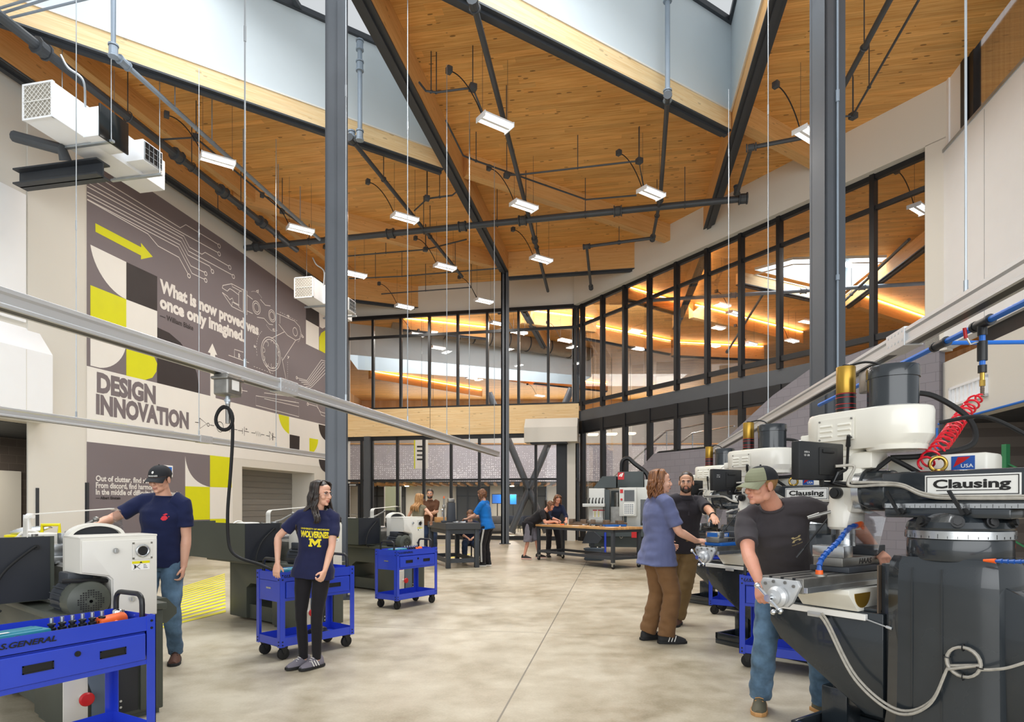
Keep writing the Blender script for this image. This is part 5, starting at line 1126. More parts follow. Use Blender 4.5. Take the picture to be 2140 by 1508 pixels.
# coolant hoses of jointed segments standing on the tables
def coolant(loc, rz, pts, label):
    r = thing('coolant_hose', label, 'hose', loc, rz); mb = MB(); mb.cyl((0, 0, 0), (0, 0, .012), .04, n=16); mb.build('magnet_base', 'steel_worn', r)
    mb = MB(); mb.cyl((0, 0, .012), (0, 0, .035), .021, .019, 12); P = [V(p) for p in pts]; d = (P[-1]-P[-2]).normalized(); mb.cyl(P[-1]-d*.01, P[-1]+d*.035, .018, .015, 12); mb.cyl(P[-1]+d*.03, P[-1]+d*.05+V((0, 0, -.035)), .013, .008, 10); mb.build('nozzle', 'orange', r)
    mb = MB(); loc_line(mb, pts, .0145); mb.build('hose', 'loc_blue', r); return r
coolant(mw(0, (-.46, .50, 1.0115)), MLR, [(0, 0, .03), (.01, .0, .08), (.08, .0, .13), (.16, -.02, .19), (.25, -.03, .26), (.33, -.04, .28)], 'blue jointed coolant hose with orange tip curling up from the nearest mill table')
t = thing('coolant_hose', 'blue jointed hose with orange tip clipped to the rear of the nearest mill column', 'hose', mw(0, (-.25, -.18, 1.16)), MLR)
mb = MB(); pts = [(.10, -.42, .10), (.05, -.36, .05), (-.02, -.28, .01), (-.04, -.18, -.01), (-.035, -.08, -.015)]; loc_line(mb, pts, .010); mb.build('hose', 'loc_blue', t); mb = MB(); mb.cyl((-.035, -.08, -.015), (-.03, -.03, -.016), .012, .006, 10); mb.build('nozzle', 'orange', t); mb = MB(); mb.tube([(.10, -.42, .10), (.12, -.5, .13), (.14, -.7, .24)], .02, 8); mb.build('clip_arm', 'mill_dark', t)
coolant(mw(1, (-.05, .47, 1.60)), MLR, [(0, 0, .03), (.0, .02, .07), (.02, .03, .12), (.03, .03, .17)], 'blue jointed hose with orange foot on the ram of the middle mill')
# machine vises
def vise(loc, rz, label, txt, base):
    r = thing('machine_vise', label, 'vise', loc, rz, 'machine vises')
    mb = MB(); mb.bx(-.16, .20, -.10, .10, 0, .03, .004); mb.build('base', base, r); mb = MB(); mb.bx(-.17, .21, -.075, .075, .03, .075, .004); mb.build('body', 'steel_worn', r)
    j = MB().bx(-.17, -.09, -.08, .08, .075, .135, .004).build('fixed_jaw', 'steel_bright', r); mb = MB(); mb.bx(.10, .20, -.08, .08, .075, .13, .004); mb.cyl((.2, 0, .09), (.25, 0, .09), .02); mb.build('moving_jaw', 'steel_dark', r)
    text_on(txt, 'jaw_lettering', 'sticker_black', (-.03, -.0755, .040), (1, 0, 0), (0, 0, 1), .11, .028, .0008, r, .02, shear=.2)
    return r
v1 = vise(mw(0, (.02, .60, 1.0115)), MLR, 'steel machine vise on the table of the nearest mill', 'HAAS', 'steel_dark')
v1.scale = (1.3, 1.2, 1.15)
v2 = vise(mw(1, (-.42, .58, 1.0115)), MLR, 'machine vise with blue base under the bearded man\'s hand', 'KURT', 'vise_blue')
mb = MB(); mb.bx(-.172, -.168, -.06, .06, .085, .125); mb.bx(-.15, -.02, -.078, -.0755, .085, .125); pl = mb.build('blue_plate', 'vise_blue', v2, False)
text_on('KURT', 'plate_lettering', 'sticker_white', (-.14, -.079, .092), (1, 0, 0), (0, 0, 1), .10, .026, .0005, pl, .02)
vise(mw(2, (-.1, .60, 1.0115)), MLR, 'machine vise on the table of the farthest mill', 'KURT', 'steel_dark')
# ================================================================== AIR LINE AND RED COIL HOSE
PB = lambda d: V((2.43+.174*d, d, 2.625))
ap = thing('air_pipe', 'bright blue compressed air pipe under the right busway with a black drop valve', 'pipe')
mb = MB(); mb.tube([PB(2.6), PB(7.6)], .021, 10); mb.tube([PB(4.68), PB(4.68)+V((3.2, -.15, .0))], .016, 8); mb.build('pipe_run', 'blue_pipe', ap)
mb = MB(); D4 = PB(4.175)
for d in (4.175, 4.72): p = PB(d); t = V((.174, 1, 0)).normalized(); mb.cyl(p-t*.08, p+t*.08, .032, n=12); mb.cyl(p-t*.1, p-t*.07, .037, n=12); mb.cyl(p+t*.07, p+t*.1, .037, n=12)
mb.cyl(D4, D4-V((0, 0, .08)), .028); mb.cyl(D4-V((0, 0, .12)), D4-V((0, 0, .25)), .03, n=12); mb.cyl(D4-V((0, 0, .28)), D4-V((0, 0, .33)), .026); mb.build('fitting', 'black_plastic', ap)
mb = MB(); mb.cyl(D4-V((0, 0, .07)), D4-V((0, 0, .30)), .018, n=10); mb.build('drop_pipe', 'blue_pipe', ap)
mb = MB(); mb.cyl(D4-V((0, 0, .33)), D4-V((0, 0, .38)), .014, n=10); mb.cyl(D4-V((0, 0, .38)), D4-V((0, 0, .42)), .017, n=6); mb.build('coupler', 'brass', ap)
mb = MB(); q_ = D4+V((-.02, 0, -.12)); mb.tube([q_, q_+V((-.06, 0, -.02)), q_+V((-.09, 0, .03))], .007, 6); mb.build('valve_lever', 'steel_bright', ap); mb = MB(); mb.cyl(q_+V((-.09, 0, .02)), q_+V((-.10, 0, .09)), .011); mb.build('lever_sleeve', 'red_paint', ap)
mb = MB()
for d in (3.2, 5.9): p = PB(d); mb.tube([p+V((0, 0, .03)), p+V((-.2, 0, .06))], .012, 6); mb.torus(p, .024, .005, (.174, 1, 0), 14, 5)
mb.build('clamp', 'brass', ap)
hose = thing('coiled_hose', 'red coiled air hose sagging from the black valve down to the nearest mill ram', 'hose')
h0, h1 = D4-V((0, 0, .47)), mw(0, (.0, .18, 1.622)); mb = MB()
base = bez(h0, h0+V((-.25, -.05, -.22)), h1+V((.28, .12, .20)), h1, 40); pts = []; N = 17; T_ = N*16
for i in range(T_+1):
    t = i/T_; k = t*40; j = min(39, int(k)); c = base[j].lerp(base[j+1], k-j); tn = (base[j+1]-base[j]).normalized(); sx = tn.cross(V((0, 1, 0))).normalized(); sy = tn.cross(sx)
    rr = .040*min(1, t*12, (1-t)*16+.4); a = t*N*2*math.pi; pts.append(c+sx*rr*math.cos(a)+sy*rr*math.sin(a))
mb.tube(pts, .0066, 7); mb.build('coil', 'red_hose', hose); mb = MB(); mb.cyl(D4-V((0, 0, .42)), D4-V((0, 0, .48)), .012, .010, 10)
for k in range(5): mb.torus(D4-V((0, 0, .44+k*.012)), .011, .003, (0, 0, 1), 10, 4)
mb.build('strain_relief', 'cast_brown', hose)
pipe('air_pipe', 'thin blue air pipe running along the foot of the cream soffit', [RX0+V((-.1, -.1, 3.13)), RX0-XA*7+V((-.16, 0, 3.13))], .022, 'blue_pipe'); pipe('air_pipe', 'thin blue air pipe dropping down the edge of the block wall', [RX0+V((-.13, -.1, 3.05)), RX0+V((-.13, -.1, .3))], .022, 'blue_pipe')
# pallet rack upright in the dark bay
rk = thing('pallet_rack', 'green and orange pallet rack upright behind the nearest mill', 'rack', (8.3, 9.3, 0), .2)
mb = MB(); mb.bx(-.04, .04, -.04, .04, 0, 2.4); mb.bx(-.04, .04, .9, .98, 0, 2.4)
for z in (.4, 1.0, 1.6): mb.tube([(0, 0, z), (0, .94, z+.5)], .015, 4)
mb.build('upright', mat('rack_green', '2f7a4f', .5), rk, False)
for z in (.75, 1.15): mb = MB(); mb.bx(-.05, 1.8, -.06, .0, z, z+.12); mb.build('shelf_beam', 'orange', rk, False)
# ================================================================== BENCH, GRANITE TABLE, CNC MACHINE
BR = math.radians(-56.6); BC = V((1.77, 14.94, 0))
def bw(p): return Matrix.Translation(BC) @ Matrix.Rotation(BR, 4, 'Z') @ V(p)
b = thing('workbench', 'long wood topped workbench on casters covered with vises and parts', 'workbench', BC, BR)
mb = MB(); mb.bx(-1.45, 1.45, -.45, .45, .86, .91, .004); mb.build('bench_top', 'bench_top', b, False)
for x in (-1.38, 1.38):
    for y in (-.39, .39):
        mb = MB(); mb.bx(x-.035, x+.035, y-.035, y+.035, .14, .86, .004); mb.build('leg', 'steel_dark', b)
        c = thing_part('caster', b, (x, y, 0)); mb = MB(); mb.cyl((0, -.018, .05), (0, .018, .05), .05, n=16, bev=.005); mb.build('wheel', 'black_rubber', c); mb = MB(); mb.bx(-.035, .035, -.035, .035, .12, .14); mb.bx(-.02, .03, -.027, -.022, .05, .12); mb.bx(-.02, .03, .022, .027, .05, .12); mb.build('fork', 'steel_bright', c)
mb = MB(); mb.bx(-1.42, 1.42, -.43, -.38, .80, .86); mb.bx(-1.42, 1.42, .38, .43, .80, .86); mb.bx(-1.42, -1.36, -.4, .4, .80, .86); mb.bx(1.36, 1.42, -.4, .4, .80, .86); mb.build('apron', 'steel_dark', b, False)
mb = MB(); mb.bx(-1.36, 1.36, .36, .42, .2, .26); mb.bx(-1.41, -1.35, -.4, .4, .2, .26); mb.bx(1.35, 1.41, -.4, .4, .2, .26); mb.bx(-1.36, 1.36, -.42, -.36, .2, .26); mb.build('stretcher', 'steel_dark', b, False)
mb = MB(); mb.bx(.1, 1.34, -.36, .36, .245, .25); sh = mb.build('lower_shelf', 'steel_dark', b, False)
def bench_vise(p, rz, label, m, low):
    r = thing('machine_vise', label, 'vise', bw(p), BR+rz, 'vises on the workbench'); mb = MB(); mb.bx(-.25, .25, -.10, .10, 0, .05, .006); mb.build('base', low, r); mb = MB(); mb.bx(-.25, -.14, -.09, .09, .05, .15, .006); mb.build('fixed_jaw', m, r); mb = MB(); mb.bx(.05, .2, -.09, .09, .05, .14, .006); mb.bx(-.14, .05, -.06, .06, .05, .08); mb.cyl((.2, 0, .07), (.3, 0, .07), .022); mb.build('moving_jaw', m, r); return r
bench_vise((-.35, .1, .91), .5, 'brown machine vise at the back of the bench', 'cast_brown', 'cast_brown'); bench_vise((.45, .1, .91), .9, 'brown vise with round handle in the middle of the bench', 'cast_brown', 'steel_dark'); bench_vise((.95, .05, .91), 1.2, 'brown vise on a blue base at the near end of the bench', 'cast_brown', 'vise_blue')
mb = MB(); mb.bx(-.30, .30, -.08, .08, .0, .12, .02); tag(mb.build('steel_block', 'steel_worn', None, loc=bw((-.05, .32, .91)), rz=BR+.4), 'gray steel block between the vises on the bench', 'block')
mb = MB(); mb.bx(-.22, .22, -.15, .15, 0, .30, .02); mb.bx(-.24, .24, -.17, .17, .27, .31, .01); tag(mb.build('storage_tote', 'tote_gray', None, loc=bw((-.55, .75, 0)), rz=BR+.6), 'gray blue plastic tote on the floor behind the bench', 'tote')
t = thing('chip_box', 'dark angular chip collector on a stand under the bench', 'machine', bw((-.75, .85, 0)), BR+.8)
mb = MB(); mb.prism([(-.25, .42), (.15, .42), (.25, .55), (.05, .72), (-.12, .72)], (0, .3, 0), (0, -.15, 0)); mb.build('hopper', 'steel_dark', t, False); mb = MB(); mb.bx(-.05, .05, -.05, .05, 0, .42); mb.bx(-.2, .2, -.12, .12, 0, .04); mb.build('stand', 'steel_dark', t)
for i in range(16):
    x, y = random.uniform(-1.3, 1.3), random.uniform(-.35, .3); k = i % 4; mb = MB()
    if k == 0: mb.cyl((0, 0, 0), (0, 0, .03+.03*random.random()), .03); nm, cl, lb = 'steel_puck', 'steel_worn', 'small round steel part lying on the workbench'
    elif k == 1: mb.bx(-.06, .06, -.02, .02, 0, .03, .003); nm, cl, lb = 'steel_bar', 'steel_bright', 'short bright steel bar lying on the workbench'
    elif k == 2: mb.bx(-.11, .11, -.08, .08, 0, .004); nm, cl, lb = 'paper_sheet', 'sticker_white', 'white paper sheet lying on the workbench'
    else: mb.cyl((-.08, 0, .012), (.08, 0, .012), .012); nm, cl, lb = 'hand_tool', ['orange', 'black_plastic'][i % 8 == 3], ['orange handled tool lying on the workbench', 'black handled tool lying on the workbench'][i % 8 == 3]
    tag(mb.build(nm, cl, None, loc=bw((x, y, .9105)), rz=random.random()*3), lb, nm.split('_')[1], nm.replace('_', ' ')+'s on the workbench')
# granite surface table with gauges
GR = math.atan2(.35, .94); GC = V((-1.44, 13.7, 0))+V((.94, .35, 0))*.37+V((-.35, .94, 0))*.85
def gw(p): return Matrix.Translation(GC) @ Matrix.Rotation(GR, 4, 'Z') @ V(p)
g = thing('granite_table', 'black granite surface table on a dark steel stand behind the farthest lathe', 'table', GC, GR)
mb = MB(); mb.bx(-.40, .40, -.9, .9, .86, 1.0, .006); mb.build('granite_slab', 'granite', g, False)
for x in (-.33, .33):
    for y in (-.82, .82): mb = MB(); mb.bx(x-.05, x+.05, y-.05, y+.05, 0, .86, .005); mb.build('leg', 'steel_dark', g)
mb = MB()
for z in (.12, .76):
    mb.bx(-.33, .33, -.85, -.79, z, z+.09); mb.bx(-.33, .33, .79, .85, z, z+.09); mb.bx(-.36, -.30, -.8, .8, z, z+.09); mb.bx(.30, .36, -.8, .8, z, z+.09)
mb.build('stretcher', 'steel_dark', g, False)
t = thing('angle_plate', 'tall dark angle plate with a gray cap standing on the granite table', 'gauge', gw((-.02, .1, 1.0)), GR); mb = MB(); mb.prism([(-.13, 0), (.13, 0), (.10, .06), (.085, .46), (-.085, .46), (-.10, .06)], (0, .16, 0), (0, -.08, 0), bev=.006); mb.build('plate', 'steel_dark', t); mb = MB(); mb.bx(-.08, .08, -.06, .06, .46, .56, .02); mb.build('cap_block', 'steel_worn', t)
t = thing('height_gauge', 'slim height gauge with a red tip standing on the granite table', 'gauge', gw((-.33, -.45, 1.0)), GR); mb = MB(); mb.bx(-.06, .06, -.05, .05, 0, .05, .01); mb.build('base', 'steel_dark', t); mb = MB(); mb.bx(-.018, .018, -.01, .01, .05, .55); mb.bx(-.035, .035, -.03, .03, .33, .41, .01); mb.build('mast', 'steel_worn', t); mb = MB(); mb.cyl((0, 0, .55), (0, 0, .60), .015); mb.build('tip', 'orange', t)
t = thing('height_gauge', 'bright small stand beside the angle plate on the granite table', 'gauge', gw((-.22, .15, 1.0)), GR); mb = MB(); mb.cyl((0, 0, 0), (0, 0, .04), .06); mb.build('base', 'steel_worn', t); mb = MB(); mb.cyl((0, 0, .04), (0, 0, .28), .02); mb.sph((0, 0, .28), .035); mb.build('mast', 'steel_bright', t)
for i, (x, y) in enumerate(((.1, -.5), (.2, -.3), (.05, -.2), (.25, -.05), (-.1, -.65), (.28, .3))):
    mb = MB(); mb.bx(-.07, .07, -.03, .03, 0, .025, .004); tag(mb.build('gauge_block', ['steel_bright', 'steel_dark'][i % 2], None, loc=gw((x, y, 1.0005)), rz=i*.7), ['bright gauge block lying on the granite table', 'dark gauge block lying on the granite table'][i % 2], 'block', ['bright gauge blocks', 'dark gauge blocks'][i % 2])
mb = MB(); mb.bx(-.14, .10, -.1, .1, 0, .12, .004); tag(mb.build('wooden_box', 'bench_top', None, loc=gw((-.28, .0, 1.0)), rz=GR), 'small wooden box on the left edge of the granite table', 'box')
# CNC machining centre
c = thing('cnc_machine', 'white and gray CNC machining center behind the workbench', 'CNC machine', (2.95, 17.0, 0), math.radians(-14))
mb = MB(); mb.bx(-.85, .95, .0, 1.6, .25, .80, .01); mb.prism([(-.85, .80), (.95, .80), (.8, .55), (-.7, .55)], (0, -.18, 0), (0, 0, 0)); mb.build('base', 'cnc_dark', c)
mb = MB(); mb.bx(-.85, -.42, 0, 1.5, .80, 1.86, .01); mb.bx(.18, .95, 0, 1.5, .80, 1.88, .01); mb.bx(-.85, .95, 1.2, 1.5, .80, 1.86); en = mb.build('enclosure', 'cnc_gray', c)
mb = MB(); mb.bx(-.42, -.28, .0, .06, .80, 1.82, .005); mb.bx(.06, .18, 0, .06, .8, 1.82); mb.bx(-.28, .06, .5, .55, .8, 1.8); mb.build('door_frame', 'cnc_dark', en); mb = MB(); mb.bx(-.28, .06, .3, .34, .9, 1.35); mb.cyl((-.1, .4, 1.35), (-.1, .4, 1.75), .09); mb.build('spindle_head', 'steel_worn', en)
mb = MB(); mb.bx(.55, .9, -.01, 0, .85, 1.55); mb.build('side_window', 'screen_dark', en, False); mb = MB(); mb.tube([(-.44, -.03, 1.0), (-.44, -.06, 1.05), (-.44, -.06, 1.35), (-.44, -.03, 1.4)], .012, 6); mb.build('door_handle', 'black_plastic', en)
mb = MB(); mb.bx(-1.0, -.40, -.22, .1, 1.35, 1.44, .01); mb.build('tool_shelf', 'cnc_gray', c); mb = MB()
for i in range(6): mb.cyl((-.92+i*.09, -.1, 1.44), (-.92+i*.09, -.1, 1.52), .025, .015, 10); mb.cyl((-.92+i*.09, -.1, 1.52), (-.90+i*.09, -.1, 1.60), .014, n=8)
mb.build('tool_holder', 'black_plastic', c); mb = MB(); mb.bx(-.74, -.50, -.004, 0, 1.06, 1.26); mb.build('label_panel', 'sticker_white', c, False); mb = MB(); mb.bx(-.74, -.62, -.006, -.004, 1.24, 1.27); mb.bx(-.60, -.42, -.006, -.002, 1.24, 1.27); mb.build('red_label', 'red_paint', c, False); mb = MB()
for i in range(4): mb.bx(-.70, -.66, -.006, -.004, 1.08+i*.04, 1.10+i*.04); mb.bx(-.60, -.56, -.006, -.004, 1.08+i*.04, 1.10+i*.04)
mb.build('yellow_label', 'yellow_paint', c, False)
pn = MB().bx(.0, .46, -.25, -.13, 1.10, 1.87, .01).build('control_pendant', 'cnc_gray', c); mb = MB(); mb.bx(.13, .40, -.256, -.25, 1.50, 1.80); mb.build('screen', 'screen_dark', pn, False); mb = MB(); mb.bx(.12, .40, -.256, -.25, 1.14, 1.45); mb.build('keypad', 'acrylic_white', pn, False)
mb = MB()
for i in range(5):
    for j in range(6): mb.bx(.14+i*.05, .17+i*.05, -.260, -.256, 1.17+j*.045, 1.195+j*.045)
mb.build('keys', 'tote_gray', pn, False); mb = MB(); mb.bx(.02, .10, -.256, -.25, 1.72, 1.82); mb.cyl((.06, -.25, 1.55), (.06, -.27, 1.55), .03); mb.build('stop_button', 'red_paint', pn, False)
mb = MB(); mb.prism([(-.75, 1.88), (-.12, 1.88), (-.12, 2.2), (-.5, 2.2)], (0, .7, 0), (0, .2, 0)); mb.build('hood', 'cnc_dark', c, False); mb = MB(); mb.bx(-.08, .62, .2, .9, 1.88, 2.32, .01); hc = mb.build('head_cover', 'cnc_dark', c); mb = MB(); mb.bx(-.07, .10, .19, .2, 2.1, 2.3); lg = mb.build('logo_panel', 'red_paint', hc, False); mb = MB(); mb.prism([(-.05, 2.19), (-.01, 2.19), (.03, 2.26), (.0, 2.26)], (0, -.003, 0), (0, .19, 0)); mb.prism([(.0, 2.18), (.04, 2.18), (.08, 2.28), (.04, 2.28)], (0, -.003, 0), (0, .19, 0)); mb.build('logo_mark', 'sticker_white', lg, False)
mb = MB(); P = smooth_path([(.0, .6, 2.3), (.02, .6, 2.62), (.18, .6, 2.72), (.38, .6, 2.55), (.68, .6, 2.3), (.76, .6, 2.05)], 6); mb.tube(P, .06, 6); mb.build('cable_chain', 'black_plastic', c); mb = MB(); mb.bx(.64, .9, .3, .9, 1.88, 2.1, .01); mb.build('rear_box', 'cnc_gray', c)
mb = MB(); mb.tube(smooth_path([(.1, -.15, 1.1), (.12, -.1, .7), (.05, -.12, .5), (-.02, -.1, .62), (.0, -.08, .9)], 6), .012, 6); mb.build('pendant_cable', 'cable_gray', c); mb = MB(); mb.bx(.32, .46, -.19, -.17, .52, .80); mb.build('red_tag', 'red_paint', c, False)
mb = MB(); mb.tube([(-.38, -.2, .0), (-.38, -.2, .95)], .03, 8); mb.build('blue_post', 'cart_blue', c); mb = MB(); mb.sph((.75, -.25, .45), .13, 12); mb.build('foil_duct', 'steel_bright', c)
for x in (-.7, .8):
    for y in (.2, 1.4): mb = MB(); mb.cyl((x, y, 0), (x, y, .26), .05); mb.build('foot', 'steel_dark', c)
# ================================================================== SMALL THINGS ON THE CARTS
def cw(i, p): o = CL[i]; return Matrix.Translation(o.location) @ Matrix.Rotation(o.rotation_euler.z, 4, 'Z') @ V(p)
def crz(i): return CL[i].rotation_euler.z
def case(i, p, label):
    t = thing('tool_case', label, 'case', cw(i, p), crz(i)+.05); mb = MB(); mb.bx(-.13, .13, -.07, .07, 0, .045, .012); mb.build('case_bottom', 'teal_case', t); mb = MB(); mb.bx(-.13, .13, -.07, .07, .047, .085, .012); mb.bx(-.10, .10, -.05, .05, .08, .09, .006); mb.build('case_lid', 'teal_case', t); mb = MB(); mb.cyl((-.02, -.075, .045), (-.02, -.07, .045), .03, n=20); mb.cyl((-.02, -.078, .045), (-.02, -.075, .045), .008); mb.build('latch_disc', 'steel_bright', t); mb = MB(); mb.bx(-.09, -.04, -.052, -.03, .09, .0905); mb.build('case_label', 'sticker_white', t, False); return t
case(0, (-.22, -.10, .72), 'teal plastic tool case in the tray of the cut off blue cart')
case(1, (-.18, .02, .72), 'teal plastic tool case under the woman\'s hand on her cart'); case(2, (-.2, -.02, .72), 'teal plastic tool case in the tray of the far blue cart')
def collets(i, p, label, n=6):
    t = thing('collet_rack', label, 'tool rack', cw(i, p), crz(i)); mb = MB(); mb.bx(-.14, .14, -.04, .04, 0, .05, .003); mb.build('rack', 'black_plastic', t)
    for k in range(n):
        x = -.12+k*.24/(n-1); mb = MB(); mb.lathe([(.015, .05), (.02, .055), (.02, .065), (.012, .07), (.012, .075), (.018, .078), (.018, .086), (.01, .09)], (x, 0, 0), n=14); c_ = mb.build('holder', 'black_plastic', t); mb = MB(); mb.cyl((x, 0, .09), (x, 0, .115), .0095, n=12); mb.build('collet', 'steel_bright', c_)
    return t
collets(0, (.08, -.05, .72), 'black rack of six tool holders with chrome collets on the cut off cart'); collets(2, (.08, .0, .72), 'black rack of tool holders on the far blue cart')
def grip(i, p, label):
    t = thing('t_wrench', label, 'tool', cw(i, p), crz(i)+.3); mb = MB(); mb.cyl((-.085, 0, .045), (.085, 0, .05), .038, n=16, bev=.010); mb.cyl((0, 0, .045), (.0, -.06, .03), .026, .014, 12); mb.build('grip', 'orange', t); mb = MB(); mb.cyl((0, -.06, .02), (0, -.09, .018), .008); mb.build('shank', 'steel_bright', t)
grip(0, (.26, -.02, .72), 'orange T handle tool on the cut off cart'); grip(2, (.24, .02, .72), 'orange T handle tool on the far blue cart')
t = thing('drill_chuck', 'chrome drill chuck at the handle end of the cut off cart', 'chuck', cw(0, (.345, .06, .72)), 0); mb = MB(); mb.lathe([(.012, 0), (.032, .005), (.034, .05), (.030, .052), (.030, .062), (.034, .064), (.030, .09), (.012, .098), (0, .098)], n=24, cap=False); mb.build('chuck_body', 'chrome', t)
mb = MB()
for k in range(12): a = k*30; mb.box((.0345*math.cos(math.radians(a)), .0345*math.sin(math.radians(a)), .025), (.004, .004, .04), rz=math.radians(a))
mb.build('knurling', 'steel_worn', t, False)
for i, lab in ((1, 'the cart by the woman'), (3, 'the cart behind the capped man')):
    t = thing('cordless_drill', 'black and yellow cordless drill on the bottom shelf of '+lab, 'drill', cw(i, (.12, 0, .13)), crz(i)+.2); mb = MB(); mb.cyl((-.1, 0, .04), (.08, 0, .04), .035, n=14, bev=.006); mb.bx(-.03, .02, -.15, 0, .01, .06, .01); mb.build('drill_body', 'black_plastic', t); mb = MB(); mb.cyl((.08, 0, .04), (.11, 0, .04), .028, .018); mb.build('drill_chuck', 'steel_dark', t); mb = MB(); mb.bx(-.07, -.01, -.036, .036, .03, .05); mb.build('band', 'yellow_paint', t)
mb = MB(); mb.bx(-.1, .1, -.05, .05, 0, .06, .008); tag(mb.build('tool_pouch', 'black_rubber', None, loc=cw(4, (.0, 0, .1285)), rz=crz(4)), 'black tool pouch on the bottom shelf of the far right cart', 'pouch')
mb = MB(); mb.bx(-.1, .1, -.03, .03, 0, .05, .006); tag(mb.build('white_box', 'sticker_white', None, loc=cw(2, (-.02, .1, .7185)), rz=crz(2)), 'small white box in the tray of the far blue cart', 'box')
# yellow and steel things left of the nearest lathe
t = thing('yellow_stand', 'yellow tool stand in front of the dark store opening', 'stand', onfloor(95, 1222)+V((0, 0, 0)), .4)
mb = MB(); mb.bx(-.5, .35, -.3, .3, .86, .90, .005); mb.bx(.30, .35, -.05, .05, 0, .86); mb.bx(-.45, -.4, -.05, .05, 0, .86); mb.build('stand_frame', 'yellow_paint', t); mb = MB(); mb.tube([(.0, -.2, .9), (.0, -.2, 1.06), (.25, -.2, 1.06), (.25, -.2, .9)], .03, 8); mb.build('guard_hoop', 'yellow_paint', t); mb = MB(); mb.prism([(-.45, .9), (-.1, .92), (.1, 1.0), (.05, 1.05), (-.3, 1.02), (-.48, .95)], (0, .2, 0), (0, -.15, 0), bev=.01); mb.build('machine_head', 'steel_bright', t)
p = onz(57, 1112, 1.0); t = thing('white_post', 'white vertical pipe post before the dark block wall', 'post', (p.x-.2, p.y+.0, 0)); 
t.location = V(((57-CX)/FPX*9.2, 9.2, 0)); mb = MB(); mb.tube([(0, 0, 0), (0, 0, 1.26)], .05, 10); mb.tube([(0, 0, 1.24), (.09, 0, 1.24)], .04, 8); mb.build('pipe', 'panel_white', t)
# wall screen by the quote
p = wp(346, 984, .03); t = thing('wall_screen', 'small white framed screen on the wall above the cap of the man in navy', 'screen', Matrix.Translation((-12.35, 0, 0)) @ Matrix.Rotation(LROT, 4, 'Z') @ p, LROT); mb = MB(); mb.bx(-.2, .2, -.02, .025, -.15, .15, .005); mb.build('frame', 'panel_white', t); mb = MB(); mb.bx(-.16, .16, -.024, -.02, -.11, .11); mb.build('display', 'screen_blue', t, False)
# white sheet-metal cover over the corner door
t = thing('metal_hood', 'cream sheet metal hood below the corner glazing at the end of the timber band', 'hood', at(1158, 898, 23.9)-V((0, 0, 0)), FROT, kind='thing')
mb = MB(); mb.prism([(0, -.48), (-.75, -.48), (-.75, .08), (-.45, .45), (0, .45)], (2.03, 0, 0), (-1.12, .45, 0), (0, 1, 0)); mb.build('hood_shell', 'wall_cream', t, False); mb = MB(); mb.bx(-.9, .5, -.2, .35, -.53, -.48); mb.build('coil_slot', 'steel_dark', t, False)
mb = MB(); mb.bx(-.16, .16, -.05, .1, 0, 4.2); tag(mb.build('jamb_post', 'wall_cream', None, False, loc=at(1194, 1100, 24.2)*V((1, 1, 0)) if False else V(((1194-CX)/FPX*24.2, 24.2, 0)), rz=FROT), 'cream jamb post beside the corner column', 'post', kind='structure')
# ================================================================== PEOPLE
for nm, c in (('skin_fair', 'e0b096'), ('skin_pink', 'dba188'), ('skin_tan', 'cf9e80')):
    q = NT(nm); c = lin(c); n_ = q.noise(q.obj(), 9, 3)
    q.put(q.b.inputs['Base Color'], q.ramp(n_, [(.3, (c[0]*.93, c[1]*.84, c[2]*.82)), (.7, c)])); q.b.inputs['Roughness'].default_value = .48
    q.b.inputs['Subsurface Weight'].default_value = .12; q.b.inputs['Subsurface Radius'].default_value = (.01, .004, .002); M[nm] = q.m
def cloth(name, col, rough=.85, denim=False):
    q = NT(name); c = lin(col); o = q.obj()
    n1 = q.noise(o, 5, 4, .6); f = q.noise(q.mp(o, (1, 1, .35)), 9, 3)
    lo, hi = (.55, 1.35) if denim else (.90, 1.08)
    col_ = q.ramp(n1, [(.36, tuple(x*lo for x in c)), (.66, tuple(min(1, x*hi) for x in c))])
    q.put(q.b.inputs['Base Color'], col_); q.b.inputs['Roughness'].default_value = rough; q.b.inputs['Sheen Weight'].default_value = .08; q.b.inputs['Specular IOR Level'].default_value = .2
    q.bump(q.math('ADD', f, q.math('MULTIPLY', q.noise(o, 600, 2), .06)), .25, .02); M[name] = q.m
for nm, c, dn in (('navy_tee', '1e2547', 0), ('maize_navy', '232646', 0), ('black_tee', '403c3f', 0), ('blue_gray_tee', '62688c', 0), ('black_polo', '312e33', 0), ('royal_polo', '1668b4', 0), ('brown_polo', '583a28', 0), ('olive_top', '77705c', 0), ('black_cloth', '211f22', 0), ('jeans', '5d7891', 1), ('dark_jeans', '2c3850', 1),
                  ('brown_pants', '7a5a3c', 0), ('khaki', '7d6645', 0), ('leggings', '1f1d20', 0), ('gray_short', '77737c', 0), ('navy_dark', '232a41', 0)): cloth(nm, c, .85, dn)
def hairmat(name, a, b):
    q = NT(name); n_ = q.noise(q.mp(q.obj(), (60, 60, 6)), 1, 3)
    q.put(q.b.inputs['Base Color'], q.ramp(n_, [(.35, lin(a)), (.68, lin(b))])); q.b.inputs['Roughness'].default_value = .42; q.bump(n_, .4, .004); M[name] = q.m
hairmat('hair_black', '17120f', '3a2d26'); hairmat('hair_brown', '4a2d1b', '8a5a36'); hairmat('hair_auburn', '5d3820', '9c6840'); hairmat('hair_blonde', '8a5d33', 'c29660'); hairmat('hair_dark', '1d1612', '3b2a20'); hairmat('hair_fair', '8a6238', 'a97f4d')
mat('lip', 'b5685e', .4, vary=.05); mat('lip_pale', 'b97a6c', .45, vary=.05); mat('eye_white', 'e9e6e2', .2, vary=0); mat('eye_dark', '2a1c14', .15, vary=0)
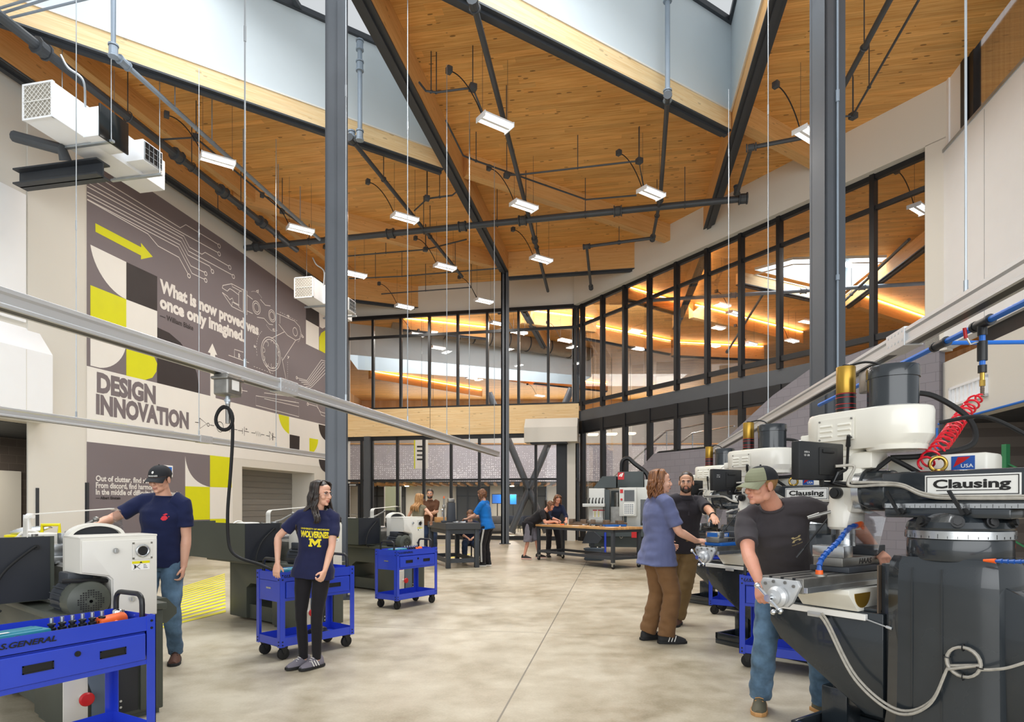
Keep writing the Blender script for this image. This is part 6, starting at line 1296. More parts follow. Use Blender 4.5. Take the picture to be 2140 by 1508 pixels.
mat('suede_brown', '5a3a2c', .7, vary=.1); mat('shoe_gray', '77727c', .7, vary=.08); mat('shoe_olive', '5a5645', .75, vary=.08); mat('gum_sole', 'b98a55', .6, vary=.05); mat('sole_black', '1c1c1d', .7, vary=.05); mat('sole_white', 'dcd9d2', .6, vary=.03); mat('sole_pink', 'e3b5a8', .6, vary=.03)
mat('cap_olive', '8a8c72', .85, vary=.05); mat('cap_black', '1d1f24', .85, vary=.08); mat('print_gold', 'e3cf20', .7, vary=.1); mat('print_red', 'd9263a', .7, vary=.05); mat('print_tan', 'b6a377', .7, vary=.05); mat('print_white', 'e6e4de', .7, vary=.02)
def remesh(bm, voxel, smooth=3, disp=None):
    bmesh.ops.recalc_face_normals(bm, faces=bm.faces[:])
    me = bpy.data.meshes.new('tmp'); bm.to_mesh(me); bm.free()
    o = bpy.data.objects.new('tmp', me); COL.objects.link(o)
    m = o.modifiers.new('r', 'REMESH'); m.mode = 'VOXEL'; m.voxel_size = voxel; m.adaptivity = 0
    s = o.modifiers.new('s', 'SMOOTH'); s.factor = .5; s.iterations = smooth
    dg = bpy.context.evaluated_depsgraph_get(); out = bpy.data.meshes.new_from_object(o.evaluated_get(dg))
    bpy.data.objects.remove(o); bpy.data.meshes.remove(me); out.materials.clear()
    if disp:
        n = len(out.vertices); co = np.empty(n*3); no = np.empty(n*3); out.vertices.foreach_get('co', co); out.vertices.foreach_get('normal', no)
        co = co.reshape(-1, 3); no = no.reshape(-1, 3); amp, fr = disp
        d = np.array([mnoise.noise(V((p[0]*fr[0], p[1]*fr[1], p[2]*fr[2]))) for p in co])
        d = np.sign(d)*np.abs(d)**.8*amp
        out.vertices.foreach_set('co', (co+no*d[:, None]).ravel()); out.update()
    return out
def ik(S, W, l1, l2, pole):
    S, W, pole = V(S), V(W), V(pole); d = W-S; L = d.length
    if L > (l1+l2)*.995: W = S+d.normalized()*(l1+l2)*.995; d = W-S; L = d.length
    a = (l1*l1-l2*l2+L*L)/(2*L); h = math.sqrt(max(0, l1*l1-a*a)); u = d.normalized(); p = (pole-u*pole.dot(u)).normalized()
    return S+u*a+p*h, W
def ering(c, u, v, a, b, n=20, e=2.3):
    out = []
    for i in range(n):
        t = 2*math.pi*i/n; ct, st = math.cos(t), math.sin(t)
        out.append(c+u*(a*math.copysign(abs(ct)**(2/e), ct))+v*(b*math.copysign(abs(st)**(2/e), st)))
    return out
def head_frame(c, yaw, pitch, roll=0, base=None):
    R = (base or Matrix.Identity(3)) @ Matrix.Rotation(math.radians(-yaw), 3, 'Z') @ Matrix.Rotation(math.radians(pitch), 3, 'X') @ Matrix.Rotation(math.radians(roll), 3, 'Y')
    return Matrix.Translation(c) @ R.to_4x4()
def decal(root_obj, body_me, txtme, name, m, o, ux, uy, direction, parent, lift=.003):
    """lay a flat mesh on a garment by casting each point onto it"""
    n = len(body_me.vertices); co = np.empty(n*3); body_me.vertices.foreach_get('co', co); co = co.reshape(-1, 3)
    tree = BVHTree.FromPolygons([tuple(c) for c in co], [tuple(p.vertices) for p in body_me.polygons]); dv = V(direction).normalized()
    for v in txtme.vertices:
        p = V(o)+V(ux)*v.co.x+V(uy)*v.co.y; h = tree.ray_cast(p-dv*.25, dv)
        v.co = (h[0]-dv*lift) if h[0] is not None else p
    return link(name, txtme, m, parent, False)
class Person:
    def __init__(s, label, loc, yaw, h=1.75, voxel=.0045, skin='skin_fair', group=None):
        s.k = h/1.75; s.vx = voxel; s.skin = skin
        s.root = thing('person', label, 'person', loc, math.radians(yaw), group)
    def pose(s, hip=(0, 0, .93), lean=0, side=0, twist=0, hip_turn=0, head=(0, 0), head_off=(0, .02, .0), arms=None, legs=None, female=False, fat=1.0, neck_up=.5):
        k = s.k; s.female, s.fat = female, fat
        s.hip = V(hip)
        s.Rs = Matrix.Rotation(math.radians(-lean), 3, 'X') @ Matrix.Rotation(math.radians(side), 3, 'Y')   # spine
        s.twist, s.hip_turn = math.radians(-twist), math.radians(-hip_turn)
        s.up = s.Rs @ V((0, 0, 1))
        f = lambda t: s.hip+s.up*(t*k)+s.Rs @ V((0, .012*math.sin(t*6), 0))*k
        s.sp = f
        s.nb = f(.55)
        nd = (s.up*(1-neck_up)+V((0, 0, 1))*neck_up).normalized()
        s.hc = s.nb+nd*.165*k+Matrix.Rotation(s.twist, 3, 'Z') @ V(head_off)
        s.nd = nd
        s.HM = head_frame(s.hc, head[0], head[1]) @ Matrix.Scale(k, 4) if False else head_frame(s.hc, head[0], head[1])
        s.arm = {}; s.leg = {}
        sw = (.155 if female else .182)*fat**.5
        for sd, sg in (('L', -1), ('R', 1)):
            a = arms[sd]; sh = f(.49)+s.Rs @ Matrix.Rotation(s.twist, 3, 'Z') @ V((sg*sw*k, 0, 0))
            S_ = sh; E, W = ik(S_, a['w'], .295*k, .255*k, a.get('p', (sg*.5, -1, -.3)))
            d = V(a['d']).normalized() if 'd' in a else (W-E).normalized()
            n = V(a.get('n', (-sg, 0, 0))); n = (n-d*n.dot(d)).normalized()
            s.arm[sd] = (S_, E, W, d, n, a.get('c', 25), a.get('spread', 1.0))
            l = legs[sd]; hj = s.hip+Matrix.Rotation(s.hip_turn, 3, 'Z') @ V((sg*.092*k, 0, -.01*k))
            K, A = ik(hj, l['a'], .435*k, .415*k, l.get('p', (sg*.1, 1, 0)))
            s.leg[sd] = (hj, K, A, math.radians(-l.get('f', sg*12)), l.get('pitch', 0))
        return s
    def torso(s, mb, rows, grow=0.0):
        k = s.k; rs = []
        for t, a, b in rows:
            tw = s.hip_turn+(s.twist-s.hip_turn)*max(0, min(1, t/.45)); R = s.Rs @ Matrix.Rotation(tw, 3, 'Z')
            rs.append(ering(s.sp(t), R @ V((1, 0, 0)), R @ V((0, 1, 0)), (a+grow)*k, (b+grow)*k))
        mb.rings(rs)
    def hand(s, mb, sd, W, d, n, curl, spread):
        k = s.k*(.92 if s.female else 1.0); sg = 1 if sd == 'R' else -1; th = d.cross(n)*sg; n_ = n
        mb.rings([ering(W+d*x*k+n_*z*k, th, n_, a*k, b*k, 14) for x, z, a, b in ((-.03, 0, .026, .021), (0, 0, .028, .019), (.03, 0, .037, .018), (.065, .002, .042, .016), (.092, .003, .040, .013), (.10, .003, .034, .008))])
        for off, L, r in ((.0295, .072, .0085), (.010, .080, .0088), (-.010, .074, .0085), (-.029, .058, .0075)):
            p = W+d*.088*k+th*off*k+n_*.002*k; dd = (d+th*off*2.2*spread).normalized(); pts = [p-dd*.02*k, p]; ang = 0
            for q_, f in ((.45, 1.0), (.30, 1.25), (.25, .9)):
                ang += math.radians(curl*f); dir_ = dd*math.cos(ang)+n_*math.sin(ang); p = p+dir_*L*q_*k; pts.append(p)
            pts.append(pts[-1]+dir_*.004*k); mb.tube(pts, r*k, 10, radii=[r*k, r*1.05*k, r*k, r*.92*k, r*.8*k, r*.45*k])
        t0 = W+d*.025*k+th*.022*k+n_*.006*k; d1 = (d*.62+th*.62+n_*.35).normalized(); d2 = (d*.85+th*.25+n_*.45).normalized()
        mb.tube([t0-d1*.01*k, t0+d1*.022*k, t0+d1*.045*k, t0+d1*.045*k+d2*.022*k, t0+d1*.045*k+d2*.036*k], .01, 10, radii=[.014*k, .0125*k, .0108*k, .010*k, .005*k])
    def body(s):
        k = s.k; mb = MB(); fm, ft = s.female, s.fat
        rows = [(-.10, .10, .085), (-.04, .168, .112), (.04, .168, .112), (.14, .148, .10), (.24, .150, .105), (.34, .163, .114), (.42, .172, .108), (.475, .145, .080), (.52, .085, .058), (.55, .060, .060)]
        if fm: rows = [(t, a*(.82 if .1 < t < .3 else .88 if t > .3 else .95), b*(.85 if t > .1 else .92)) for t, a, b in rows]
        rows = [(t, a*ft, b*ft) if t < .5 else (t, a, b) for t, a, b in rows]
        s.rows = rows; s.torso(mb, rows)
        nr = .049 if fm else .057
        fwd = s.HM.to_3x3() @ V((0, 1, 0))
        mb.tube([s.nb-s.up*.05*k, s.nb, s.nb.lerp(s.hc, .45)+V((0, 0, 0)), s.hc-s.nd*.03*k-fwd*.015*k], nr*k, 18, radii=[nr*1.25*k, nr*1.12*k, nr*k, nr*.98*k])
        am = (.80 if fm else 1.0)
        for sd in 'LR':
            S_, E, W, d, n, c, sp = s.arm[sd]; u = (E-S_); v = (W-E)
            mb.tube([S_-u*.08, S_+u*.12, S_+u*.4, S_+u*.7, E-u*.04, E+v*.06, E+v*.25, E+v*.6, W-v*.06, W+d*.01*k], .05, 16, radii=[x*k*am for x in (.050, .058, .054, .046, .041, .042, .044, .036, .028, .027)])
            s.hand(mb, sd, W, d, n, c, sp)
            hj, K, A, fy, fp = s.leg[sd]; u, v = K-hj, A-K
            mb.tube([hj+V((0, 0, .05*k)), hj+u*.15, hj+u*.5, K-u*.08, K+v*.05, K+v*.28, K+v*.65, A-v*.05, A-V((0, 0, .035*k))], .08, 16, radii=[x*k*(.95 if fm else 1)*(ft if i < 3 else 1) for i, x in enumerate((.082, .080, .064, .047, .045, .050, .038, .034, .034))])
            fd = Matrix.Rotation(fy, 3, 'Z') @ V((0, 1, 0)); fl_ = A-V((0, 0, .045*k)); mb.tube([fl_-fd*.04*k, fl_+fd*.05*k-V((0, 0, .005)), fl_+fd*.13*k-V((0, 0, .012)), fl_+fd*.16*k-V((0, 0, .016))], .03, 12, radii=[.026*k, .028*k, .021*k, .012*k])
        H = s.HM; E_ = lambda c, r, n=18: mb.sph(H @ V(tuple(x*k for x in c)), 1.0, n, tuple(x*k for x in r), H.to_3x3())
        j = .92 if fm else 1.0
        E_((0, -.014, .030), (.074, .095, .086), 24); E_((0, .026, -.028), (.060*j, .062, .078), 20); E_((0, .030, -.074), (.050*j, .052, .040)); E_((0, .070, -.098), (.020*j, .017, .016)); E_((0, .074, .020), (.050, .018, .012)); E_((0, .050, .052), (.052, .033, .035))
        for sg in (-1, 1):
            E_((sg*.037, .060, -.030), (.024, .026, .024)); E_((sg*.0775, -.008, -.010), (.009, .021, .033)); E_((sg*.011, .096, -.034), (.009, .010, .008)); E_((sg*.045*j, .0, -.068), (.016, .030, .03))
        P = [H @ V((0, y*k, z*k)) for y, z in ((.080, .022), (.092, .0), (.106, -.020), (.108, -.032), (.094, -.040))]; mb.tube(P, .01, 10, radii=[.008*k, .0085*k, .0105*k, .0115*k, .008*k])
        E_((0, .086, -.058), (.022, .012, .007)); E_((0, .083, -.072), (.020, .012, .008))
        me = remesh(mb.bm, s.vx, 3); s.body_o = link('body', me, s.skin, s.root, 180)
        return s
    def hp(s, p): return s.HM @ V(tuple(x*s.k for x in p))
    def face(s, brow='hair_dark', lip='lip_pale', glasses=None, beard=None, open_mouth=False):
        k = s.k; R = s.HM.to_3x3()
        for sg in (-1, 1):
            mb = MB(); mb.sph(s.hp((sg*.030, .0775, .002)), 1, 12, (.0135*k, .0065*k, .0062*k), R); e = mb.build('eye', 'eye_white', s.root, 180); mb = MB(); mb.sph(s.hp((sg*.030, .082, .002)), 1, 10, (.0052*k, .003*k, .0055*k), R); mb.build('iris', 'eye_dark', e, 180)
            mb = MB(); mb.tube([s.hp((sg*.014, .0905, .017)), s.hp((sg*.030, .0905, .022)), s.hp((sg*.047, .080, .017))], .0035*k, 6, radii=[.003*k, .004*k, .0025*k]); mb.tube([s.hp((sg*.016, .080, .006)), s.hp((sg*.030, .0845, .0095)), s.hp((sg*.044, .076, .006))], .0016*k, 5); mb.build('eyebrow', brow, s.root, 180)
        mb = MB(); mb.tube([s.hp((-.023, .085, -.066)), s.hp((-.010, .0965, -.063)), s.hp((0, .0975, -.0645)), s.hp((.010, .0965, -.063)), s.hp((.023, .085, -.066))], .004*k, 8, radii=[.0015*k, .0042*k, .004*k, .0042*k, .0015*k]); mb.tube([s.hp((-.020, .084, -.068)), s.hp((0, .0955, -.073 if not open_mouth else -.078)), s.hp((.020, .084, -.068))], .0045*k, 8, radii=[.0015*k, .0055*k, .0015*k]); mb.build('mouth', lip, s.root, 180)
        if glasses:
            mb = MB()
            for sg in (-1, 1):
                pts = [s.hp((sg*.032+.025*math.cos(a)*1.0, .094-.010*abs(math.cos(a)) if False else .094-.25*abs(sg*.032+.025*math.cos(a))**2/.06*.6, .001+.018*math.copysign(abs(math.sin(a))**.7, math.sin(a)))) for a in [i*2*math.pi/20 for i in range(20)]]
                mb.tube(pts, .0014*k, 6, True); mb.tube([s.hp((sg*.058, .086, .006)), s.hp((sg*.078, .05, .008)), s.hp((sg*.082, -.01, .006))], .0016*k, 6)
            mb.tube([s.hp((-.008, .094, .008)), s.hp((0, .098, .010)), s.hp((.008, .094, .008))], .0014*k, 6); g = mb.build('safety_glasses', glasses, s.root, 180)
            mb = MB()
            for sg in (-1, 1):
                c = s.hp((sg*.032, .0925, .001)); mb.face([s.hp((sg*.032+.024*math.cos(a), .0945-.25*abs(sg*.032+.024*math.cos(a))**2/.06*.6, .001+.017*math.copysign(abs(math.sin(a))**.7, math.sin(a)))) for a in [i*2*math.pi/16 for i in range(16)]])
            mb.build('lens', 'lens', g, False)
        if beard:
            mb = MB(); R = s.HM.to_3x3(); E_ = lambda c, r: mb.sph(s.hp(c), 1, 16, tuple(x*k for x in r), R)
            E_((0, .032, -.082), (.055, .057, .040)); E_((0, .075, -.100), (.026, .026, .024)); E_((0, .082, -.049), (.027, .015, .006))
            for sg in (-1, 1): E_((sg*.052, .015, -.062), (.014, .038, .034)); E_((sg*.025, .076, -.066), (.008, .016, .018))
            link('beard', remesh(mb.bm, s.vx*1.0, 2, (.004, (150, 150, 90))), beard, s.root, 180)
        return s
    def hair(s, m, style, length=.3):
        k = s.k; H = s.HM; rnd = random.Random(len(bpy.data.objects)); mb = MB(); R = H.to_3x3()
        if style in ('short', 'buzz', 'bob_up', 'capped'):
            t = .010 if style == 'buzz' else .014 if style == 'capped' else .024
            mb.sph(s.hp((0, -.020, .036)), 1, 28, ((.076+t*.5)*k, (.092+t*.4)*k, (.082+t)*k), R)
            bm = mb.bm; inv = H.inverted()
            dele = []
            for v in bm.verts:
                p = inv @ v.co/1.0; y, z, x = p.y/k, p.z/k, p.x/k
                line = .055 if y > .035 else (.0 + (y-.035)*.9 if y > -.03 else -.055)
                if style == 'capped': line = min(line, .01) if y < .03 else .055
                if style == 'capped' and z > .062: dele.append(v); continue
                if z < line: v.co = v.co+R @ V((0, -.0, 0)); dele.append(v)
            bmesh.ops.delete(bm, geom=dele, context='VERTS')
            me_n = max(.0015, t*.12)
            for v in bm.verts: v.co += (v.co-s.hc).normalized()*mnoise.noise(v.co*70)*me_n*2
            if style == 'short':
                for i in range(160):
                    a = rnd.uniform(0, 2*math.pi); e = rnd.uniform(.1, 1.5); d = V((math.cos(a)*math.cos(e)*.08, math.sin(a)*math.cos(e)*.1-.02, math.sin(e)*.098+.035))
                    if d.y > .04 and d.z < .07: continue
                    p0 = s.hp(tuple(d)); dr = (V((d.x, d.y-.02, .02))).normalized(); mb.tube([p0, p0+R @ (dr*.012+V((rnd.uniform(-.02, .02), -.012, -.006)))*k], .005*k, 5, radii=[.006*k, .001*k])
            mb.build('hair', m, s.root, 180, recalc=True); return s
        # long hair: a cap of locks falling from the parting
        mb.sph(s.hp((0, -.022, .036)), 1, 22, (.083*k, .098*k, .090*k), R)
        bm = mb.bm; inv = H.inverted(); bmesh.ops.delete(bm, geom=[v for v in bm.verts if (inv @ v.co).y/k > .040 and (inv @ v.co).z/k < .058 or (inv @ v.co).z/k < -.035 and (inv @ v.co).y > 0], context='VERTS')
        n = 150
        for i in range(n):
            az = rnd.uniform(-math.pi, math.pi)      # 0 = back of the head
            side = math.sin(az); back = -math.cos(az)
            if back > (.30 if length < .3 else .50): continue
            lay = rnd.uniform(.0, 1.0)
            r1 = V((side*.082, back*.098-.018, .015)); top = V((side*.035, back*.05-.012+.012, .118))
            L = length*(.75+.3*rnd.random())*(1.0 if style != 'wavy' else 1.0)
            wv = .012 if style == 'wavy' else .004
            if back > -.15: L = min(L, .27+.03*lay)
            out = 1.04+.12*lay
            drop = []
            for j in range(1, 8):
                t = j/7; g = V((side*(.085*out+.012*t), (back*.096-.018)*(out*.97)+(.0 if back < .2 else -.02*t), .015-L*t)); drop.append(g)
            pts = [s.hp(tuple(top)), s.hp(tuple((top+r1)*.5+V((side*.030, back*.026, .026)))), s.hp(tuple(r1*1.03))]
            down = V((0, 0, -1))
            base = pts[-1]
            ph = rnd.uniform(0, 6.28)
            for j, g in enumerate(drop):
                w0 = s.hp(tuple(r1*out)); w1 = R @ V((g.x-r1.x*out, g.y-r1.y*out, 0))*k
                p = w0+w1+V((0, 0, -1))*(L*(j+1)/7)*k + V((wv*math.sin(ph+j*1.4), wv*math.cos(ph*1.3+j*1.2), 0))*k
                zz_ = (H.inverted() @ p).z/k
                if zz_ < -.13 and length > .25: p = p+R @ V((side*.05, .10 if back > -.15 else -.12, 0))*min(1, (-.13-zz_)/.10)*k
                pts.append(p)
            rr = rnd.uniform(.008, .013)*k; mb.tube(smooth_path(pts, 2), rr, 6, radii=[rr*(1-.75*max(0, (q_/(len(pts)*2-2)-.55)/.45)) for q_ in range(len(pts)*2-1)])
        mb.build('hair', m, s.root, 180); return s
    def shirt(s, m, name='t_shirt', hem=-.07, sleeve=.62, loose=.020, collar=None, fold=.007, bottom_flare=.01):
        k = s.k; mb = MB(); rows = [r for r in s.rows if r[0] > .0 and r[0] < .54]
        r0 = [r for r in s.rows if abs(r[0]-.04) < .01][0]
        rows = [(hem, r0[1]+bottom_flare, r0[2]+bottom_flare), (hem+.06, r0[1]+bottom_flare*.6, r0[2]+bottom_flare*.6)] + [(t, max(a, .150*s.fat*(.85 if s.female else 1)) if t < .3 else a, b) for t, a, b in rows if t > hem+.08]
        rows = rows[:-1]+[(.505, .108 if not s.female else .094, .080), (.535, .080, .074), (.556, .070, .070)]
        mb_rows = [(t, a+(loose if t < .5 else .007), b+(loose if t < .5 else .007)) for t, a, b in rows]; s.torso(mb, mb_rows)
        am = .84 if s.female else 1.0
        for sd in 'LR':
            S_, E, W, d, n, c, sp = s.arm[sd]; u, v = E-S_, W-E
            pts = [S_-u*.18+(s.sp(.47)-S_)*.45, S_-u*.02, S_+u*.2, S_+u*sleeve*.75, S_+u*min(1, sleeve)]; rad = [.075, .074, .070, .068, .070]
            if sleeve > 1: pts = pts[:-2]+[S_+u*.7, E, E+v*(sleeve-1)]; rad = [.075, .074, .068, .060, .055, .050]
            mb.tube(pts, .07, 18, radii=[x*k*am*(1 if i < 2 else (.92+loose*4)) for i, x in enumerate(rad)])
        me = remesh(mb.bm, max(.008, s.vx*1.6), 4, (fold, (7, 7, 15))); s.shirt_me = me; o = link(name, me, m, s.root, 180)
        tw = Matrix.Rotation(s.twist, 3, 'Z'); R = s.Rs @ tw; mb = MB(); mb.tube(ering(s.sp(.553)+R @ V((0, .006, 0))*k, R @ V((1, 0, 0)), R @ V((0, 1, 0)), .070*k, .070*k, 28, 2.0), .009*k, 8, True); mb.build('neckband', m, o, 180)
        if collar:
            mb = MB(); tw = Matrix.Rotation(s.twist, 3, 'Z'); R = s.Rs @ tw
            for r_, t_, h_ in ((.066, .535, .0), (.070, .555, 0), (.074, .545, 0)): pass
            rs = [ering(s.sp(t)+R @ V((0, y, 0))*k, R @ V((1, 0, 0)), R @ V((0, 1, 0)), a*k, a*.98*k, 24) for t, a, y in ((.525, .070, .0), (.572, .066, -.004), (.574, .070, -.004), (.532, .088, .006), (.528, .086, .006))]
            mb.rings(rs, cap=False); mb.build('collar', collar, o, 60)
            mb = MB(); p = s.sp(.50)+R @ V((0, .098, 0))*k; q_ = s.sp(.36)+R @ V((0, .142, 0))*k; mb.tube([p, q_], .012*k, 6); 
            me2 = mb.build('placket', m, o)
        return s
    def front(s, t, x=0.0): R = s.Rs @ Matrix.Rotation(s.twist, 3, 'Z'); return s.sp(t)+R @ V((x*s.k, 0, 0)), R
    def print_text(s, txt, t, x, width, height, m, name='shirt_print', bold=.02):
        me = text_mesh(txt, 1.0, bold=bold); co = np.empty(len(me.vertices)*3); me.vertices.foreach_get('co', co); co = co.reshape(-1, 3); w0, w1 = co[:, 0].min(), co[:, 0].max()
        co[:, 0] = (co[:, 0]-w0)/(w1-w0)*width-width/2; co[:, 1] *= height/.73; me.vertices.foreach_set('co', co.ravel())
        p, R = s.front(t, x); decal(None, s.shirt_me, me, name, m, p, R @ V((-1, 0, 0)), R @ V((0, 0, 1)), R @ V((0, -1, 0)), s.root)
        return s
    def print_poly(s, polys, t, x, sc, m, name='shirt_print'):
        mb = MB()
        for poly in polys: mb.face([(a*sc, b*sc, 0) for a, b in poly])
        bmesh.ops.subdivide_edges(mb.bm, edges=mb.bm.edges[:], cuts=1); me = bpy.data.meshes.new(name); mb.bm.to_mesh(me); mb.bm.free(); p, R = s.front(t, x)
        decal(None, s.shirt_me, me, name, m, p, R @ V((-1, 0, 0)), R @ V((0, 0, 1)), R @ V((0, -1, 0)), s.root); return s
    def pants(s, m, name='trousers', loose=.014, ankle=.058, end=1.0, fold=.008, knee=.068):
        k = s.k; mb = MB(); r = {round(t, 2): (a, b) for t, a, b in s.rows}
        rows = [(-.10, .11, .095), (-.04, r[-.04][0], r[-.04][1]), (.04, r[.04][0], r[.04][1]), (.11, r[.14][0], r[.14][1]+.004)]; s.torso(mb, [(t, a+loose*.7, b+loose*.7) for t, a, b in rows])
        for sd in 'LR':
            hj, K, A, fy, fp = s.leg[sd]; u, v = K-hj, A-K; ft = s.fat*(.94 if s.female else 1)
            pts = [hj+V((0, 0, .03*k)), hj+u*.14, hj+u*.5, K-u*.05, K+v*.1, K+v*.5*end, K+v*(1.03*end if end > .5 else end)]; rad = [.082*ft, .086*ft, .076*ft, knee-.008, knee-.010, (knee+ankle)/2-.008, ankle-.010]
            mb.tube(pts, .08, 18, radii=[(x+loose)*k for x in rad])
        o = link(name, remesh(mb.bm, max(.008, s.vx*1.6), 4, (fold, (9, 9, 16))), m, s.root, 180); s.pants_o = o; return s
    def shoes(s, m, sole, name='shoe', L=.275, high=.0, stripe=None):
        k = s.k*(.92 if s.female else 1)
        for sd, sg in (('L', -1), ('R', 1)):
            hj, K, A, fy, fp = s.leg[sd]; Rf = Matrix.Rotation(fy, 3, 'Z') @ Matrix.Rotation(math.radians(-fp), 3, 'X'); fd, ft, fu = Rf @ V((0, 1, 0)), Rf @ V((1, 0, 0)), Rf @ V((0, 0, 1))
            z0 = A-fu*.085*s.k; o_ = z0-fd*.075*k; W = lambda y, x, z: o_+fd*y*k+ft*x*k+fu*z*k
            mb = MB(); rs = []
            for y, w, zt, z_ in ((-.004, .022, .09, .02), (.012, .037, .112+high, .02), (.05, .043, .124+high, .02), (.10, .045, .124, .02), (.14, .047, .098, .02), (.19, .051, .078, .02), (.24, .046, .060, .02), (.272, .028, .044, .02)):
                rs.append([W(y, w*math.cos(a)*(1-.25*max(0, math.sin(a))), z_+(zt-z_)*max(0, math.sin(a))) if math.sin(a) > -.01 else W(y, w*math.cos(a), z_-.004) for a in [i*2*math.pi/16 for i in range(16)]])
            mb.rings(rs); sh = mb.build(name, m, s.root, 60)
            mb = MB(); out = [(-.014, -.02), (-.004, -.040), (.06, -.047), (.12, -.047), (.19, -.055), (.25, -.047), (.284, -.020), (.284, .020), (.25, .047), (.19, .055), (.12, .047), (.06, .047), (-.004, .040), (-.014, .02)]
            mb.prism([(x, y) for y, x in out], fu*.026*k, o_, ft*k, fd*k, bev=.003); mb.build('sole', sole, sh)
            mb = MB()
            for i in range(4): y = .10+i*.020; mb.tube([W(y+.01, -.026, .112-.013*i), W(y+.016, 0, .122-.014*i), W(y+.01, .026, .112-.013*i)], .0035*k, 5)
            mb.build('laces', stripe or sole, sh)
            if stripe:
                mb = MB()
                for i in range(3): y = .085+i*.03; mb.tube([W(y, sg*.052, .026), W(y+.012, sg*.047, .055), W(y+.022, sg*.038, .082)], .005*k, 5)
                mb.build('stripe', stripe, sh)
        return s
    def cap(s, m, front, brim, name='cap'):
        k = s.k; H = s.HM; R = H.to_3x3(); mb = MB(); C = V((0, -.014, .040)); rs = []
        for e in [0, 10, 22, 35, 48, 60, 72, 82]:
            a = math.radians(e); cz = .092*math.sin(a); cr = math.cos(a)**.85; rs.append([s.hp((.090*cr*math.cos(t), C.y+.108*cr*math.sin(t), C.z-.010+cz)) for t in [i*2*math.pi/28 for i in range(28)]])
        mb.rings(rs, cap=True); c = mb.build(name, m, s.root, 60); mb = MB(); mb.sph(s.hp((0, C.y, C.z+.084)), .006*k); mb.build('button', m, c)
        if front != m:
            mb = MB(); rs = []
            for e in [0, 10, 22, 35, 48, 60]:
                a = math.radians(e); cz = .092*math.sin(a); cr = math.cos(a)**.85; rs.append([(.0915*cr*math.cos(t), C.y+.1095*cr*math.sin(t), C.z-.010+cz*1.01) for t in [math.radians(20+i*140/14) for i in range(15)]])
            for a, b in zip(rs, rs[1:]):
                for i in range(14): mb.face([s.hp(a[i]), s.hp(a[i+1]), s.hp(b[i+1]), s.hp(b[i])])
            mb.build('front_panel', front, c, 60, recalc=False)
        mb = MB(); top = []; bot = []
        for i in range(13):
            t = math.radians(22+i*136/12); x, y = .089*math.cos(t), C.y+.107*math.sin(t); xo, yo = .088*math.cos(t), C.y+.055+.130*math.sin(t)
            zz = C.z-.012; dz = -.018*(1-abs(math.cos(t)))*0-.030*abs(math.cos(t))**2
            top.append(((x, y, zz), (xo*.98, yo, zz-.020+dz)))
        for (a, b), (c_, d) in zip(top, top[1:]):
            for o_ in (0, .004): mb.face([s.hp((p[0], p[1], p[2]-o_)) for p in (a, c_, d, b)])
        for (a, b), (c_, d) in zip(top, top[1:]): mb.face([s.hp(b), s.hp(d), s.hp((d[0], d[1], d[2]-.004)), s.hp((b[0], b[1], b[2]-.004))])
        mb.build('brim', brim, c, 60); s.cap_o = c; return s
    def cap_text(s, txt, z, w, h, m='print_white', poly=None):
        k = s.k; me = text_mesh(txt, 1.0, bold=.02); co = np.empty(len(me.vertices)*3); me.vertices.foreach_get('co', co); co = co.reshape(-1, 3); a, b = co[:, 0].min(), co[:, 0].max()
        for v in me.vertices:
            x = -((v.co.x-a)/(b-a)-.5)*w; zz = z+v.co.y*h/.73; e = math.asin(min(.98, max(0, (zz-.030)/.092))); cr = math.cos(e)**.85*.0905/.087
            t = math.pi/2-x/(.095*cr); v.co = s.hp((.090*cr*math.cos(t)*1.02, -.014+.108*cr*math.sin(t)*1.02, zz))
        link('cap_print', me, m, s.cap_o, False); return s
# ---------------------------------------------------------------- the man in navy at the nearest lathe
P = Person('person in navy t-shirt and black cap reaching across the nearest lathe', (-3.15, 5.60, 0), -171, 1.76, .0045, 'skin_fair')
P.pose(hip=(0, 0, .93), lean=4, side=-3, twist=10, head=(12, -12), head_off=(.01, .05, -.01), arms={'R': dict(w=(.40, .34, 1.24), p=(.8, -.5, -.4), d=(.35, .7, -.1), n=(0, -.1, -1), c=22), 'L': dict(w=(-.205, .07, .80), p=(-.6, -1, 0), d=(.05, .15, -1), n=(1, .2, 0), c=32)},
       legs={'L': dict(a=(-.12, .02, .085), f=-14), 'R': dict(a=(.12, -.03, .085), f=12)}).body()
P.face('hair_dark', 'lip_pale', 'clear_plastic').hair('hair_dark', 'capped').cap('cap_black', 'cap_black', 'cap_black').cap_text('MARINES', .036, .085, .013).shirt('navy_tee', hem=-.07, sleeve=.66, loose=.022, fold=.009).pants('jeans').shoes('suede_brown', 'sole_black')
P.cap_text('●', .062, .020, .020)
P.print_poly([[(-1, -.6), (-.4, -1), (.3, -.9), (.8, -.3), (.5, .2), (0, .4), (-.7, .1)], [(-.6, .5), (.1, .45), (.7, .8), (.2, 1.0), (-.2, .8)], [(.8, -.1), (1.2, .2), (.9, .3)]], .385, -.088, .032, 'print_red', 'chest_emblem')
